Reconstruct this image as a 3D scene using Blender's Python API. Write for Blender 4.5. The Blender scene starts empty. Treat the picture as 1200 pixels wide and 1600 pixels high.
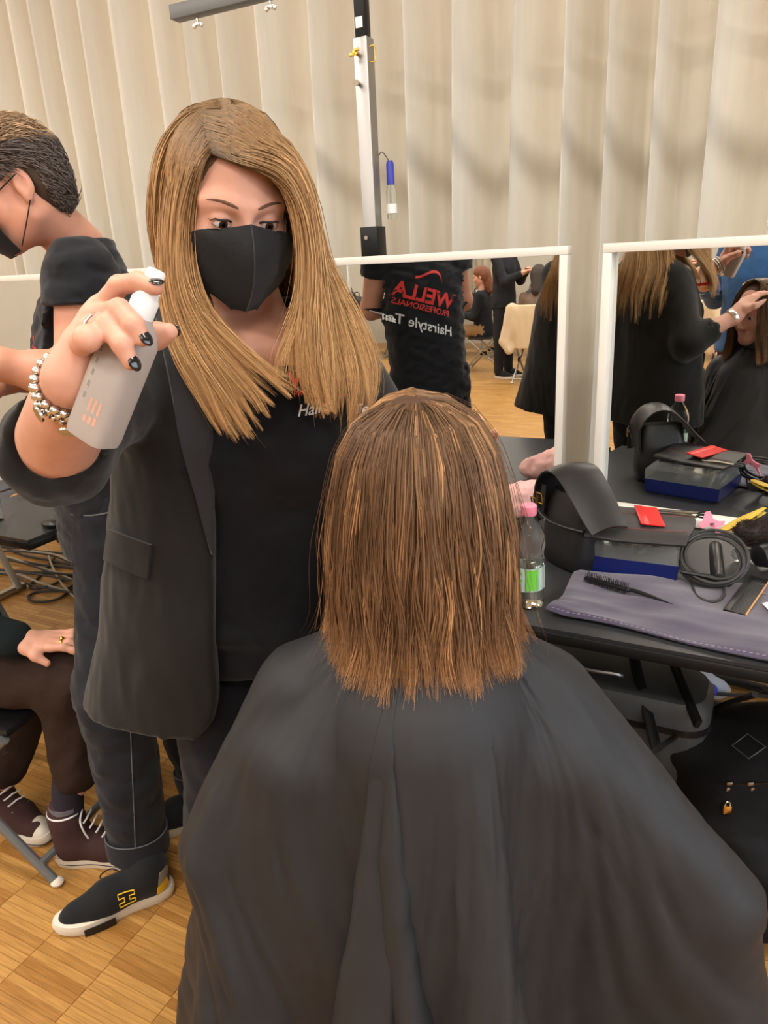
import bpy, bmesh, math, random
import numpy as np
from mathutils import Matrix, Vector
from mathutils.bvhtree import BVHTree

SC = bpy.context.scene
COL = SC.collection
rng = np.random.default_rng(7)
random.seed(7)
PI = math.pi
YAW = math.radians(28.0)          # camera heading, left of the table row's normal
PITCH, ROLL = math.radians(19.0), math.radians(3.0)
FPX, CAMH = 1155.0, 1.5           # focal length in pixels of the 1200x1600 frame, lens height

# ------------------------------------------------------------------ camera
_fw = np.array([0, math.cos(PITCH), -math.sin(PITCH)])
_up0 = np.cross([1.0, 0, 0], _fw)
_rt = np.array([1.0, 0, 0]) * math.cos(ROLL) - _up0 * math.sin(ROLL)
_up = np.cross(_rt, _fw)
CY, SY = math.cos(YAW), math.sin(YAW)
def W(v):
    """view-aligned frame (right, forward, up) -> world"""
    v = np.asarray(v, float)
    return np.stack([v[..., 0]*CY - v[..., 1]*SY, v[..., 0]*SY + v[..., 1]*CY, v[..., 2]], -1)
def U(w):
    """world -> view-aligned frame"""
    w = np.asarray(w, float)
    return np.stack([w[..., 0]*CY + w[..., 1]*SY, -w[..., 0]*SY + w[..., 1]*CY, w[..., 2]], -1)
def ray(px, py):
    return _fw + _rt*(px-600)/FPX - _up*(py-800)/FPX
def P(px, py, f):
    """point at forward distance f (metres) seen at a pixel, view frame"""
    d = ray(px, py); return np.array([0, 0, CAMH]) + d*(f/d[1])
def PZ(px, py, z):
    d = ray(px, py); return np.array([0, 0, CAMH]) + d*((z-CAMH)/d[2])
cam_data = bpy.data.cameras.new('camera')
cam = bpy.data.objects.new('camera', cam_data); COL.objects.link(cam)
cam_data.sensor_fit = 'AUTO'; cam_data.sensor_width = 36.0
cam_data.lens = FPX/1600*36.0
cam_data.clip_start = 0.02
_m = Matrix([list(W(_rt)), list(W(_up)), list(W(-_fw))]).transposed()
cam.matrix_world = Matrix.Translation((0, 0, CAMH)) @ _m.to_4x4()
SC.camera = cam

# ------------------------------------------------------------------ world, light, exposure
wd = bpy.data.worlds.new('world'); SC.world = wd; wd.use_nodes = True
wd.node_tree.nodes['Background'].inputs[0].default_value = (0.75, 0.85, 1.0, 1)
wd.node_tree.nodes['Background'].inputs[1].default_value = 0.6
SC.view_settings.view_transform = 'Standard'
SC.view_settings.look = 'None'
SC.view_settings.gamma = 1.0
SC.view_settings.use_curve_mapping = False
SC.view_settings.exposure = 0.22
ROOM = dict(x0=-7.5, x1=4.2, y0=-8.2, y1=3.35, z=3.9)
LAMP_W = 38.0        # watts of each ceiling lamp
LAMP_C = (1.0, 0.94, 0.86)
DAY_W = 190.0        # daylight through the right-hand window
DAY_C = (0.80, 0.88, 1.0)
def area_light(name, loc, rot, sx, sy, power, color):
    l = bpy.data.lights.new(name, 'AREA'); l.shape = 'RECTANGLE'; l.size = sx; l.size_y = sy
    l.energy = power; l.color = color
    o = bpy.data.objects.new(name, l); COL.objects.link(o); o.location = loc; o.rotation_euler = rot
    return o

# ------------------------------------------------------------------ helpers: objects
def lin(c):
    return tuple(((x/255)/12.92 if x/255 <= 0.04045 else ((x/255+0.055)/1.055)**2.4) for x in c)
def S(r, g, b): return lin((r, g, b)) + (1.0,)

def tag(o, label=None, cat=None, group=None, kind=None):
    if label: o['label'] = label
    if cat: o['category'] = cat
    if group: o['group'] = group
    if kind: o['kind'] = kind
    return o
def empty(name, loc, label=None, cat=None, group=None, kind=None):
    o = bpy.data.objects.new(name, None); COL.objects.link(o); o.location = loc
    o.empty_display_size = 0.05
    return tag(o, label, cat, group, kind)
def rloc(o):
    v = Vector((0, 0, 0))
    while o is not None: v = v + o.location; o = o.parent
    return np.array(v)
def mesh_obj(name, V, F, mat=None, parent=None, smooth=True, fm=None, cols=None, autos=None):
    """V in world coordinates; the object's origin follows its parent"""
    V = np.asarray(V, dtype=np.float64)
    me = bpy.data.meshes.new(name)
    base = rloc(parent) if parent is not None else np.zeros(3)
    if parent is None and len(V):
        base = np.array([(V[:, 0].min()+V[:, 0].max())/2, (V[:, 1].min()+V[:, 1].max())/2, V[:, 2].min()])
    L = V - base
    if isinstance(F, np.ndarray):
        n, k = F.shape
        me.vertices.add(len(L)); me.vertices.foreach_set('co', L.astype(np.float32).ravel())
        me.loops.add(n*k); me.loops.foreach_set('vertex_index', F.astype(np.int32).ravel())
        me.polygons.add(n)
        me.polygons.foreach_set('loop_start', (np.arange(n)*k).astype(np.int32))
        me.update(calc_edges=True)
    else:
        me.from_pydata(L.tolist(), [], [list(map(int, f)) for f in F])
    if fm is not None: me.polygons.foreach_set('material_index', np.asarray(fm, np.int32))
    if smooth: me.polygons.foreach_set('use_smooth', np.ones(len(me.polygons), bool))
    if cols is not None:
        a = me.color_attributes.new('tint', 'FLOAT_COLOR', 'POINT')
        c = np.ones((len(V), 4), np.float32); c[:, :3] = cols
        a.data.foreach_set('color', c.ravel())
    for m in (mat if isinstance(mat, (list, tuple)) else [mat]):
        if m is not None: me.materials.append(m)
    me.update()
    if autos is not None: me.set_sharp_from_angle(angle=math.radians(autos))
    o = bpy.data.objects.new(name, me); COL.objects.link(o)
    if parent is not None: o.parent = parent
    else: o.location = base
    return o

# ------------------------------------------------------------------ helpers: polygon builder
def rotz(a):
    c, s = math.cos(a), math.sin(a); return np.array([[c, -s, 0], [s, c, 0], [0, 0, 1.0]])
def norm(v):
    v = np.asarray(v, float); n = np.linalg.norm(v); return v/n if n > 1e-12 else v
def catmull(pts, n):
    p = np.asarray(pts, float)
    if len(p) < 3:
        t = np.linspace(0, 1, n)[:, None]; return p[0]*(1-t) + p[-1]*t
    q = np.vstack([2*p[0]-p[1], p, 2*p[-1]-p[-2]])
    u = np.linspace(0, len(p)-1-1e-9, n); i = u.astype(int); t = (u-i)[:, None]
    a, b, c, d = q[i], q[i+1], q[i+2], q[i+3]
    return 0.5*((2*b)+(-a+c)*t+(2*a-5*b+4*c-d)*t*t+(-a+3*b-3*c+d)*t**3)
class MB:
    def __init__(s): s.V = []; s.F = []; s.n = 0; s.M = []; s.mi = 0
    def add(s, V, F, R=None, t=None):
        V = np.asarray(V, float)
        if R is not None: V = V @ np.asarray(R).T
        if t is not None: V = V + np.asarray(t)
        s.V.append(V); s.F += [[i+s.n for i in f] for f in F]; s.M += [s.mi]*len(F); s.n += len(V); return s
    def box(s, c, d, R=None, bev=0.0, t=None):
        c = np.asarray(c, float); hx, hy, hz = [x/2 for x in d]
        b = min(bev, hx*.95, hy*.95, hz*.95)
        if b <= 0:
            V = [(x, y, z) for z in (-hz, hz) for y in (-hy, hy) for x in (-hx, hx)]
            F = [(0, 2, 3, 1), (4, 5, 7, 6), (0, 1, 5, 4), (2, 6, 7, 3), (0, 4, 6, 2), (1, 3, 7, 5)]
        else:
            # chamfered box: rounded outline extruded with inset rims
            def ringp(x, y, z, r):
                o = []
                for sx, sy, a0 in ((1, 1, 0), (-1, 1, PI/2), (-1, -1, PI), (1, -1, 1.5*PI)):
                    for k in range(3):
                        a = a0 + k*PI/4
                        o.append((sx*(x-r)+math.cos(a)*r, sy*(y-r)+math.sin(a)*r, z))
                return o
            rings = [ringp(hx-b, hy-b, -hz, b*.01+1e-5), ringp(hx-b*.3, hy-b*.3, -hz+b*.3, b*.7), ringp(hx, hy, -hz+b, b), ringp(hx, hy, hz-b, b), ringp(hx-b*.3, hy-b*.3, hz-b*.3, b*.7), ringp(hx-b, hy-b, hz, b*.01+1e-5)]
            V = [p for r in rings for p in r]; m = 12
            F = [[k*m+i, k*m+(i+1) % m, (k+1)*m+(i+1) % m, (k+1)*m+i] for k in range(5) for i in range(m)]
            F += [list(range(m))[::-1], [5*m+i for i in range(m)]]
        V = np.array(V)
        if R is not None: V = V @ np.asarray(R).T
        return s.add(V+c, F, t=t)
    def tube(s, pts, r, seg=8, cap=True, closed=False, flat=1.0, upv=None):
        p = np.asarray(pts, float); n = len(p)
        r = np.broadcast_to(np.asarray(r, float), (n,))
        tg = np.gradient(p, axis=0) if not closed else (np.roll(p, -1, 0)-np.roll(p, 1, 0))
        tg /= np.linalg.norm(tg, axis=1)[:, None]+1e-12
        u = np.array([0, 0, 1.0]) if upv is None else np.asarray(upv, float)
        if abs(tg[0] @ u) > .95: u = np.array([1.0, 0, 0])
        a = norm(u-(u @ tg[0])*tg[0]); V = []
        for i in range(n):
            a = norm(a-(a @ tg[i])*tg[i]); b = np.cross(tg[i], a)
            for k in range(seg):
                th = 2*PI*k/seg
                V.append(p[i]+r[i]*(math.cos(th)*a*flat+math.sin(th)*b))
        F = []
        for i in range(n if closed else n-1):
            j = (i+1) % n
            for k in range(seg): F.append([i*seg+k, i*seg+(k+1) % seg, j*seg+(k+1) % seg, j*seg+k])
        if cap and not closed: F += [list(range(seg))[::-1], [(n-1)*seg+k for k in range(seg)]]
        return s.add(V, F)
    def lathe(s, prof, seg=24, R=None, t=None, sx=1.0, sy=1.0):
        V = []; m = len(prof)
        for (r, z) in prof:
            for k in range(seg):
                a = 2*PI*k/seg; V.append((r*math.cos(a)*sx, r*math.sin(a)*sy, z))
        F = [[i*seg+k, i*seg+(k+1) % seg, (i+1)*seg+(k+1) % seg, (i+1)*seg+k] for i in range(m-1) for k in range(seg)]
        F += [list(range(seg))[::-1], [(m-1)*seg+k for k in range(seg)]]
        return s.add(V, F, R, t)
    def prism(s, poly, z0, z1, R=None, t=None):
        m = len(poly)
        V = [(x, y, z0) for x, y in poly]+[(x, y, z1) for x, y in poly]
        F = [list(range(m))[::-1], [m+i for i in range(m)]]+[[i, (i+1) % m, m+(i+1) % m, m+i] for i in range(m)]
        return s.add(V, F, R, t)
    def loft(s, rings, cap=True):
        m = len(rings[0]); V = np.concatenate([np.asarray(r, float) for r in rings])
        F = [[k*m+i, k*m+(i+1) % m, (k+1)*m+(i+1) % m, (k+1)*m+i] for k in range(len(rings)-1) for i in range(m)]
        if cap: F += [list(range(m))[::-1], [(len(rings)-1)*m+i for i in range(m)]]
        return s.add(V, F)
    def grid(s, G, thick=0.0):
        """G (n,m,3) grid surface; optional thickness along normals"""
        G = np.asarray(G, float); n, m = G.shape[:2]
        F = [[i*m+j, (i+1)*m+j, (i+1)*m+j+1, i*m+j+1] for i in range(n-1) for j in range(m-1)]
        if thick == 0: return s.add(G.reshape(-1, 3), F)
        N = np.cross(np.gradient(G, axis=0), np.gradient(G, axis=1)); N /= np.linalg.norm(N, axis=2)[..., None]+1e-12
        V = np.concatenate([G.reshape(-1, 3), (G+N*thick).reshape(-1, 3)]); o = n*m
        F2 = [f[::-1] for f in F]+[[i+o for i in f] for f in F]
        rim = [(0, j) for j in range(m-1)]+[(i, m-1) for i in range(n-1)]+[(n-1, j) for j in range(m-1, 0, -1)]+[(i, 0) for i in range(n-1, 0, -1)]
        ids = [i*m+j for i, j in rim]
        F2 += [[ids[k], ids[(k+1) % len(ids)], ids[(k+1) % len(ids)]+o, ids[k]+o] for k in range(len(ids))]
        return s.add(V, F2)
    def ball(s, c, r, nu=12, nv=8, R=None):
        r = np.broadcast_to(np.asarray(r, float), (3,))
        V = [(0, 0, -1)]
        for j in range(1, nv):
            ph = -PI/2+PI*j/nv
            V += [(math.cos(ph)*math.cos(2*PI*k/nu), math.cos(ph)*math.sin(2*PI*k/nu), math.sin(ph)) for k in range(nu)]
        V += [(0, 0, 1)]; last = len(V)-1
        F = [[0, 1+(k+1) % nu, 1+k] for k in range(nu)]
        F += [[1+j*nu+k, 1+j*nu+(k+1) % nu, 1+(j+1)*nu+(k+1) % nu, 1+(j+1)*nu+k] for j in range(nv-2) for k in range(nu)]
        F += [[last, 1+(nv-2)*nu+k, 1+(nv-2)*nu+(k+1) % nu] for k in range(nu)]
        return s.add(np.array(V)*r, F, R, c)
    def arr(s): return np.concatenate(s.V)
    def build(s, name, mat, parent=None, smooth=True, view=False, autos=35):
        V = s.arr()
        if view: V = W(V)
        return mesh_obj(name, V, s.F, mat, parent, smooth, fm=s.M if max(s.M) else None, autos=autos)
def frame3(y, z=(0, 0, 1)):
    """columns: x, y, z axes with y along the given direction"""
    y = norm(y); x = norm(np.cross(y, z)); return np.stack([x, y, np.cross(x, y)], 1)
def frame_z(z, x=(1, 0, 0)):
    z = norm(z); y = norm(np.cross(z, x)); return np.stack([np.cross(y, z), y, z], 1)

# ------------------------------------------------------------------ helpers: materials
def mat(name, color, rough=0.6, metal=0.0, bump=0.0, bscale=200.0, var=0.0, vscale=6.0, spec=0.5, sheen=0.0, trans=0.0, ior=1.45, alpha=1.0, stretch=None, attr=False, coat=0.0, sss=0.0, emit=None):
    m = bpy.data.materials.new(name); m.use_nodes = True
    nt = m.node_tree; b = nt.nodes['Principled BSDF']; L = nt.links.new
    c = color if len(color) == 4 else tuple(color)+(1.0,)
    b.inputs['Base Color'].default_value = c; b.inputs['Roughness'].default_value = rough
    b.inputs['Metallic'].default_value = metal; b.inputs['Specular IOR Level'].default_value = spec
    b.inputs['IOR'].default_value = ior
    if trans: b.inputs['Transmission Weight'].default_value = trans
    if sheen: b.inputs['Sheen Weight'].default_value = sheen; b.inputs['Sheen Roughness'].default_value = .5
    if coat: b.inputs['Coat Weight'].default_value = coat; b.inputs['Coat Roughness'].default_value = .15
    if alpha < 1: b.inputs['Alpha'].default_value = alpha
    if sss:
        b.inputs['Subsurface Weight'].default_value = sss; b.inputs['Subsurface Radius'].default_value = (.012, .005, .003); b.inputs['Subsurface Scale'].default_value = .6
    if emit: b.inputs['Emission Color'].default_value = emit[0]+(1,) if len(emit[0]) == 3 else emit[0]; b.inputs['Emission Strength'].default_value = emit[1]
    tc = nt.nodes.new('ShaderNodeTexCoord'); src = tc.outputs['Object']
    if stretch:
        mp = nt.nodes.new('ShaderNodeMapping'); mp.inputs['Scale'].default_value = stretch; L(src, mp.inputs[0]); src = mp.outputs[0]
    if attr:
        a = nt.nodes.new('ShaderNodeVertexColor'); a.layer_name = 'tint'
        mx = nt.nodes.new('ShaderNodeMix'); mx.data_type = 'RGBA'; mx.blend_type = 'MULTIPLY'; mx.inputs[0].default_value = 1.0
        mx.inputs[6].default_value = c; L(a.outputs[0], mx.inputs[7]); L(mx.outputs[2], b.inputs['Base Color'])
    elif var:
        n = nt.nodes.new('ShaderNodeTexNoise'); n.inputs['Scale'].default_value = vscale; n.inputs['Detail'].default_value = 4; L(src, n.inputs[0])
        r = nt.nodes.new('ShaderNodeValToRGB'); L(n.outputs[0], r.inputs[0])
        r.color_ramp.elements[0].position = .3; r.color_ramp.elements[1].position = .7
        r.color_ramp.elements[0].color = tuple(x*(1-var) for x in c[:3])+(1,)
        r.color_ramp.elements[1].color = tuple(min(1, x*(1+var)) for x in c[:3])+(1,)
        L(r.outputs[0], b.inputs['Base Color'])
    if bump:
        n2 = nt.nodes.new('ShaderNodeTexNoise'); n2.inputs['Scale'].default_value = bscale; n2.inputs['Detail'].default_value = 3; L(src, n2.inputs[0])
        bp = nt.nodes.new('ShaderNodeBump'); bp.inputs['Strength'].default_value = bump; bp.inputs['Distance'].default_value = .002
        L(n2.outputs[0], bp.inputs['Height']); L(bp.outputs[0], b.inputs['Normal'])
    return m
M = {}
M['curtain'] = mat('curtain_cloth', S(224, 217, 203), .92, bump=.25, bscale=60, var=.04, vscale=3, spec=.1, stretch=(8, 8, 1))
M['wall'] = mat('wall_paint', S(190, 184, 172), .85, var=.03, vscale=2)
M['ceiling'] = mat('ceiling_paint', S(225, 222, 215), .9)
M['white'] = mat('white_lacquer', S(226, 222, 214), .35, var=.02)
M['chrome'] = mat('brushed_steel', S(178, 178, 176), .32, 1.0, bump=.05, bscale=300)
M['alu'] = mat('aluminium', S(170, 170, 170), .42, 1.0, bump=.06, bscale=120, stretch=(1, 1, .05))
M['steelgrey'] = mat('grey_painted_steel', S(112, 114, 116), .45, .3)
M['black_metal'] = mat('black_metal', S(26, 27, 29), .42, .4)
M['black_plastic'] = mat('black_plastic', S(22, 22, 24), .38)
M['table'] = mat('table_laminate', S(46, 47, 50), .38, bump=.04, bscale=400, var=.06, vscale=9)
M['table_edge'] = mat('table_edge', S(17, 17, 18), .5)
M['skin'] = mat('skin_fair', S(204, 152, 130), .48, var=.07, vscale=26, bump=.10, bscale=260, spec=.4, sss=.12)
M['skin2'] = mat('skin_rosy', S(208, 150, 126), .48, var=.08, vscale=22, bump=.10, bscale=240, spec=.4, sss=.12)
M['blazer'] = mat('black_wool', S(26, 25, 24), .85, bump=.25, bscale=500, var=.08, vscale=10, spec=.2, sheen=.15)
M['lapel'] = mat('lapel_wool', S(42, 42, 46), .75, bump=.2, bscale=500, spec=.25, sheen=.2)
M['tee'] = mat('black_jersey', S(17, 18, 24), .85, bump=.12, bscale=500, var=.1, vscale=8, spec=.2, sheen=.12)
M['tee2'] = mat('black_jersey_washed', S(28, 30, 36), .85, bump=.12, bscale=500, var=.1, vscale=8, spec=.2, sheen=.15)
M['denim'] = mat('dark_denim', S(31, 34, 42), .85, bump=.3, bscale=420, var=.28, vscale=7, spec=.2, sheen=.1)
M['denim_light'] = mat('denim_seam', S(96, 100, 106), .85, bump=.3, bscale=400)
M['cape'] = mat('black_nylon', S(38, 39, 42), .6, bump=.05, bscale=600, var=.04, vscale=12, spec=.4)
M['mask'] = mat('black_mask', S(22, 23, 26), .8, bump=.35, bscale=420, spec=.3, sheen=.1, stretch=(1, 1, 1.5))
M['red_print'] = mat('red_print', S(214, 52, 44), .6)
M['white_print'] = mat('white_print', S(236, 236, 236), .6)
M['nail'] = mat('black_nail_varnish', S(16, 15, 18), .12, coat=.6)
M['silver'] = mat('silver', S(214, 210, 204), .22, 1.0)
M['gold'] = mat('gold', S(214, 170, 84), .25, 1.0)
M['bottle'] = mat('frosted_bottle', S(188, 178, 172), .42, trans=.25, spec=.5)
M['white_plastic'] = mat('white_plastic', S(232, 232, 232), .4)
M['peach'] = mat('peach_print', S(228, 158, 134), .55)
M['glass_clear'] = mat('clear_plastic', S(240, 246, 246), .06, trans=1.0, ior=1.2)
M['clear_lid'] = mat('clear_lid_plastic', S(196, 200, 200), .14, trans=.8, ior=1.12)
M['mirror'] = mat('mirror_glass', S(236, 238, 236), .0, 1.0)
M['navy'] = mat('navy_plastic', S(24, 36, 104), .35)
M['towel'] = mat('purple_towel', S(70, 62, 84), .95, bump=.6, bscale=900, var=.10, vscale=14, spec=.1, sheen=.5)
M['towel_seam'] = mat('towel_stitch', S(150, 140, 158), .9)
M['leather'] = mat('black_leather', S(34, 33, 34), .38, bump=.25, bscale=300, var=.06)
M['leather_grain'] = mat('ribbed_leather', S(48, 46, 46), .5, bump=.35, bscale=240)
M['red'] = mat('red_plastic', S(222, 40, 36), .35)
M['pink'] = mat('pink_plastic', S(240, 138, 160), .4)
M['yellow'] = mat('yellow_plastic', S(196, 164, 44), .45)
M['green'] = mat('green_label', S(112, 206, 70), .5)
M['label_pale'] = mat('pale_label', S(200, 220, 205), .5, alpha=.85)
M['paper'] = mat('white_card', S(240, 238, 234), .6)
M['bristle'] = mat('dark_bristle', S(34, 30, 28), .6)
M['fur'] = mat('brown_fuzz', S(52, 42, 36), .9, attr=True)
M['wood_handle'] = mat('pale_wood', S(206, 152, 92), .5, var=.12, vscale=30)
M['cable'] = mat('dark_cable', S(52, 52, 52), .55)
M['cable_pale'] = mat('pale_cable', S(158, 150, 136), .55)
M['grey_suitcase'] = mat('grey_suitcase', S(66, 68, 70), .5, bump=.1, bscale=300)
M['backpack'] = mat('black_nylon_pack', S(17, 17, 19), .75, bump=.4, bscale=500, spec=.25)
M['blue'] = mat('blue_plastic', S(60, 66, 170), .4)
M['pale_grey'] = mat('pale_grey_plastic', S(176, 182, 196), .45)
M['brown_trouser'] = mat('brown_cloth', S(52, 40, 35), .9, bump=.25, bscale=500, var=.12, vscale=9, spec=.15)
M['knit'] = mat('dark_green_knit', S(26, 34, 36), .9, bump=.5, bscale=260, spec=.15)
M['shoe_brown'] = mat('maroon_canvas', S(62, 37, 37), .85, bump=.3, bscale=600)
M['rubber_white'] = mat('cream_rubber', S(222, 214, 200), .55)
M['shoe_black'] = mat('black_suede', S(26, 28, 32), .85, bump=.35, bscale=500, spec=.25, sheen=.12)
M['shoe_yellow'] = mat('yellow_panel', S(238, 196, 32), .5)
M['shoe_grey'] = mat('grey_leather', S(140, 138, 132), .6)
M['sock'] = mat('purple_sock', S(36, 32, 46), .9)
M['sock_grey'] = mat('grey_sock', S(104, 102, 112), .9)
M['hair_cap'] = mat('scalp_brown', S(66, 48, 34), .8)
M['hair_w'] = mat('blonde_hair', (1, 1, 1, 1), .52, attr=True, spec=.28)
M['hair_c'] = mat('brown_hair', (1, 1, 1, 1), .48, attr=True, spec=.3)
M['hair_m'] = mat('grey_brown_hair', (1, 1, 1, 1), .5, attr=True, spec=.35)
M['eye_white'] = mat('eye_white', S(214, 204, 198), .2, spec=.5)
M['iris'] = mat('brown_iris', S(62, 40, 28), .15)
M['pupil'] = mat('pupil', S(10, 9, 9), .1)
M['lash'] = mat('lash', S(22, 18, 18), .6)
M['brow'] = mat('brow_hair', S(96, 66, 50), .8)
M['shadow_lid'] = mat('grey_eyeshadow', S(150, 122, 108), .55)
M['beige_knit'] = mat('taupe_knit', S(130, 108, 92), .9, bump=.4, bscale=300)
M['tan'] = mat('tan_trouser', S(150, 116, 78), .9, bump=.2, bscale=400, var=.08)
M['coat'] = mat('cream_coat', S(206, 184, 152), .95, bump=.4, bscale=300, sheen=.3)
M['dark_cloth'] = mat('dark_cloth', S(26, 28, 34), .9, bump=.2, bscale=400)
M['blue_knit'] = mat('blue_sweater', S(38, 84, 136), .9, bump=.4, bscale=260, sheen=.2)
M['burgundy'] = mat('burgundy_cloth', S(82, 28, 52), .9, bump=.2, bscale=400)
M['teal_shoe'] = mat('teal_canvas', S(80, 110, 116), .8)
M['lamp'] = mat('lamp_diffuser', S(255, 244, 226), .6, emit=((1.0, .88, .72), 5.0))
M['zip'] = mat('dull_metal', S(150, 140, 126), .38, 1.0)
# ------------------------------------------------------------------ helpers: signed-distance bodies
def smin(a, b, k):
    if k <= 0: return np.minimum(a, b)
    h = np.clip(.5+.5*(b-a)/k, 0, 1); return b*(1-h)+a*h-k*h*(1-h)
def smax(a, b, k): return -smin(-a, -b, k)
def sd_cone(p, a, b, ra, rb):
    a = np.asarray(a, float); ab = np.asarray(b, float)-a; q = p-a
    t = np.clip((q @ ab)/max(ab @ ab, 1e-12), 0, 1)
    return np.linalg.norm(q-t[..., None]*ab, axis=-1)-(ra+t*(rb-ra))
def sd_ell(p, c, r, R=None):
    q = p-np.asarray(c, float)
    if R is not None: q = q @ R
    r = np.asarray(r, float)
    k0 = np.linalg.norm(q/r, axis=-1); k1 = np.linalg.norm(q/(r*r), axis=-1)+1e-9
    return k0*(k0-1)/k1
def sd_loft(p, o, R, st, e=2.0):
    """stations (z, cx, cy, rx, ry) along the local z of frame R at o"""
    q = (p-np.asarray(o, float)) @ R
    st = np.asarray(st, float); zz = np.linspace(st[0, 0], st[-1, 0], 60)
    cc = [np.interp(zz, st[:, 0], st[:, k]) for k in range(1, 5)]
    ker = np.array([1, 2, 3, 2, 1.])/9
    cc = [np.convolve(np.pad(c, 2, mode='edge'), ker, 'valid') for c in cc]
    z = np.clip(q[..., 2], st[0, 0], st[-1, 0])
    cx, cy, rx, ry = [np.interp(z, zz, c) for c in cc]
    X = np.abs((q[..., 0]-cx)/rx); Yv = np.abs((q[..., 1]-cy)/ry)
    k = (X**e+Yv**e)**(1/e)
    d = (k-1)*np.minimum(rx, ry)
    dz = q[..., 2]-z
    return np.where(dz != 0, np.sqrt(np.maximum(d, 0)**2+dz**2), d)
class Field:
    def __init__(s, lo, hi, h):
        s.lo = np.asarray(lo, float); s.h = h
        s.n = np.ceil((np.asarray(hi)-s.lo)/h).astype(int)+1
        s.D = np.full(s.n, 0.3, np.float32); s.ax = [s.lo[i]+h*np.arange(s.n[i]) for i in range(3)]
    def sub(s, lo, hi):
        i0 = np.clip(np.floor((np.asarray(lo)-s.lo)/s.h).astype(int), 0, s.n); i1 = np.clip(np.ceil((np.asarray(hi)-s.lo)/s.h).astype(int)+1, 0, s.n)
        sl = tuple(slice(a, b) for a, b in zip(i0, i1))
        if any(b <= a for a, b in zip(i0, i1)): return None, None
        g = np.stack(np.meshgrid(*[s.ax[k][sl[k]] for k in range(3)], indexing='ij'), -1)
        return sl, g
    def op(s, fn, lo, hi, k=.02, mode='add', m=.06):
        lo = np.asarray(lo)-m; hi = np.asarray(hi)+m
        sl, g = s.sub(lo, hi)
        if sl is None: return s
        d = fn(g)
        if mode == 'add': s.D[sl] = smin(s.D[sl], d, k)
        elif mode == 'cut': s.D[sl] = smax(s.D[sl], -d, k)
        elif mode == 'disp': s.D[sl] = s.D[sl]+d
        return s
    def cone(s, a, b, ra, rb, k=.02, mode='add'):
        a = np.asarray(a, float); b = np.asarray(b, float); r = max(ra, rb)
        return s.op(lambda p: sd_cone(p, a, b, ra, rb), np.minimum(a, b)-r, np.maximum(a, b)+r, k, mode)
    def chain(s, pts, rad, k=.012):
        for i in range(len(pts)-1): s.cone(pts[i], pts[i+1], rad[i], rad[i+1], k)
        return s
    def ell(s, c, r, R=None, k=.02, mode='add'):
        c = np.asarray(c, float); q = max(r)
        return s.op(lambda p: sd_ell(p, c, r, R), c-q, c+q, k, mode)
    def loft(s, o, R, st, k=.03, e=2.0, mode='add'):
        a = np.asarray(st, float); c = []
        for z, cx, cy, rx, ry in a:
            for sx in (-1, 1):
                for sy in (-1, 1): c.append(np.asarray(o)+R @ np.array([cx+sx*rx, cy+sy*ry, z]))
        c = np.array(c)
        return s.op(lambda p: sd_loft(p, o, R, st, e), c.min(0), c.max(0), k, mode)
    def disp(s, fn): s.D += fn(s.sub(s.lo, s.lo+s.h*s.n)[1]).astype(np.float32); return s
    def mesh(s, smooth=1):
        return nets(s.D, s.lo, s.h, smooth)
def nets(D, lo, h, smooth=1):
    D = D.copy()
    for ax in range(3):
        for e in (0, -1):
            sl = [slice(None)]*3; sl[ax] = e; D[tuple(sl)] = np.maximum(D[tuple(sl)], h*.3)
    ins = D < 0; n = np.array(D.shape)-1
    cnt = np.zeros(n, np.int8)
    off = [(i, j, k) for i in (0, 1) for j in (0, 1) for k in (0, 1)]
    def cor(A, o): return A[o[0]:o[0]+n[0], o[1]:o[1]+n[1], o[2]:o[2]+n[2]]
    for o in off: cnt += cor(ins, o)
    act = (cnt > 0) & (cnt < 8)
    idx = np.full(n, -1, np.int64); ijk = np.argwhere(act); idx[act] = np.arange(len(ijk))
    acc = np.zeros((len(ijk), 3)); num = np.zeros(len(ijk))
    I = ijk.T
    for a in off:
        for ax in range(3):
            if a[ax] == 1: continue
            b = list(a); b[ax] = 1
            da = D[I[0]+a[0], I[1]+a[1], I[2]+a[2]]; db = D[I[0]+b[0], I[1]+b[1], I[2]+b[2]]
            m = (da < 0) != (db < 0); t = np.where(m, da/np.where(m, da-db, 1), 0)
            pt = np.tile(np.array(a, float), (len(ijk), 1)); pt[:, ax] += t
            acc[m] += pt[m]; num[m] += 1
    V = lo+h*(ijk+acc/np.maximum(num, 1)[:, None])
    Q = []
    for ax in range(3):
        u, v = (ax+1) % 3, (ax+2) % 3
        A = [slice(0, D.shape[k]) for k in range(3)]; B = list(A)
        A[ax] = slice(0, D.shape[ax]-1); B[ax] = slice(1, D.shape[ax])
        sa, sb = ins[tuple(A)], ins[tuple(B)]
        e = np.argwhere(sa != sb)
        ok = (e[:, u] > 0) & (e[:, v] > 0) & (e[:, u] < n[u]) & (e[:, v] < n[v]); e = e[ok]
        fl = sa[tuple(e.T)]
        def cell(du, dv):
            c = e.copy(); c[:, u] -= du; c[:, v] -= dv; return idx[tuple(c.T)]
        q = np.stack([cell(1, 1), cell(0, 1), cell(0, 0), cell(1, 0)], 1)
        q[~fl] = q[~fl][:, ::-1]; Q.append(q)
    Fq = np.concatenate(Q); Fq = Fq[(Fq >= 0).all(1)]
    return lap(V, Fq, smooth), Fq
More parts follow.
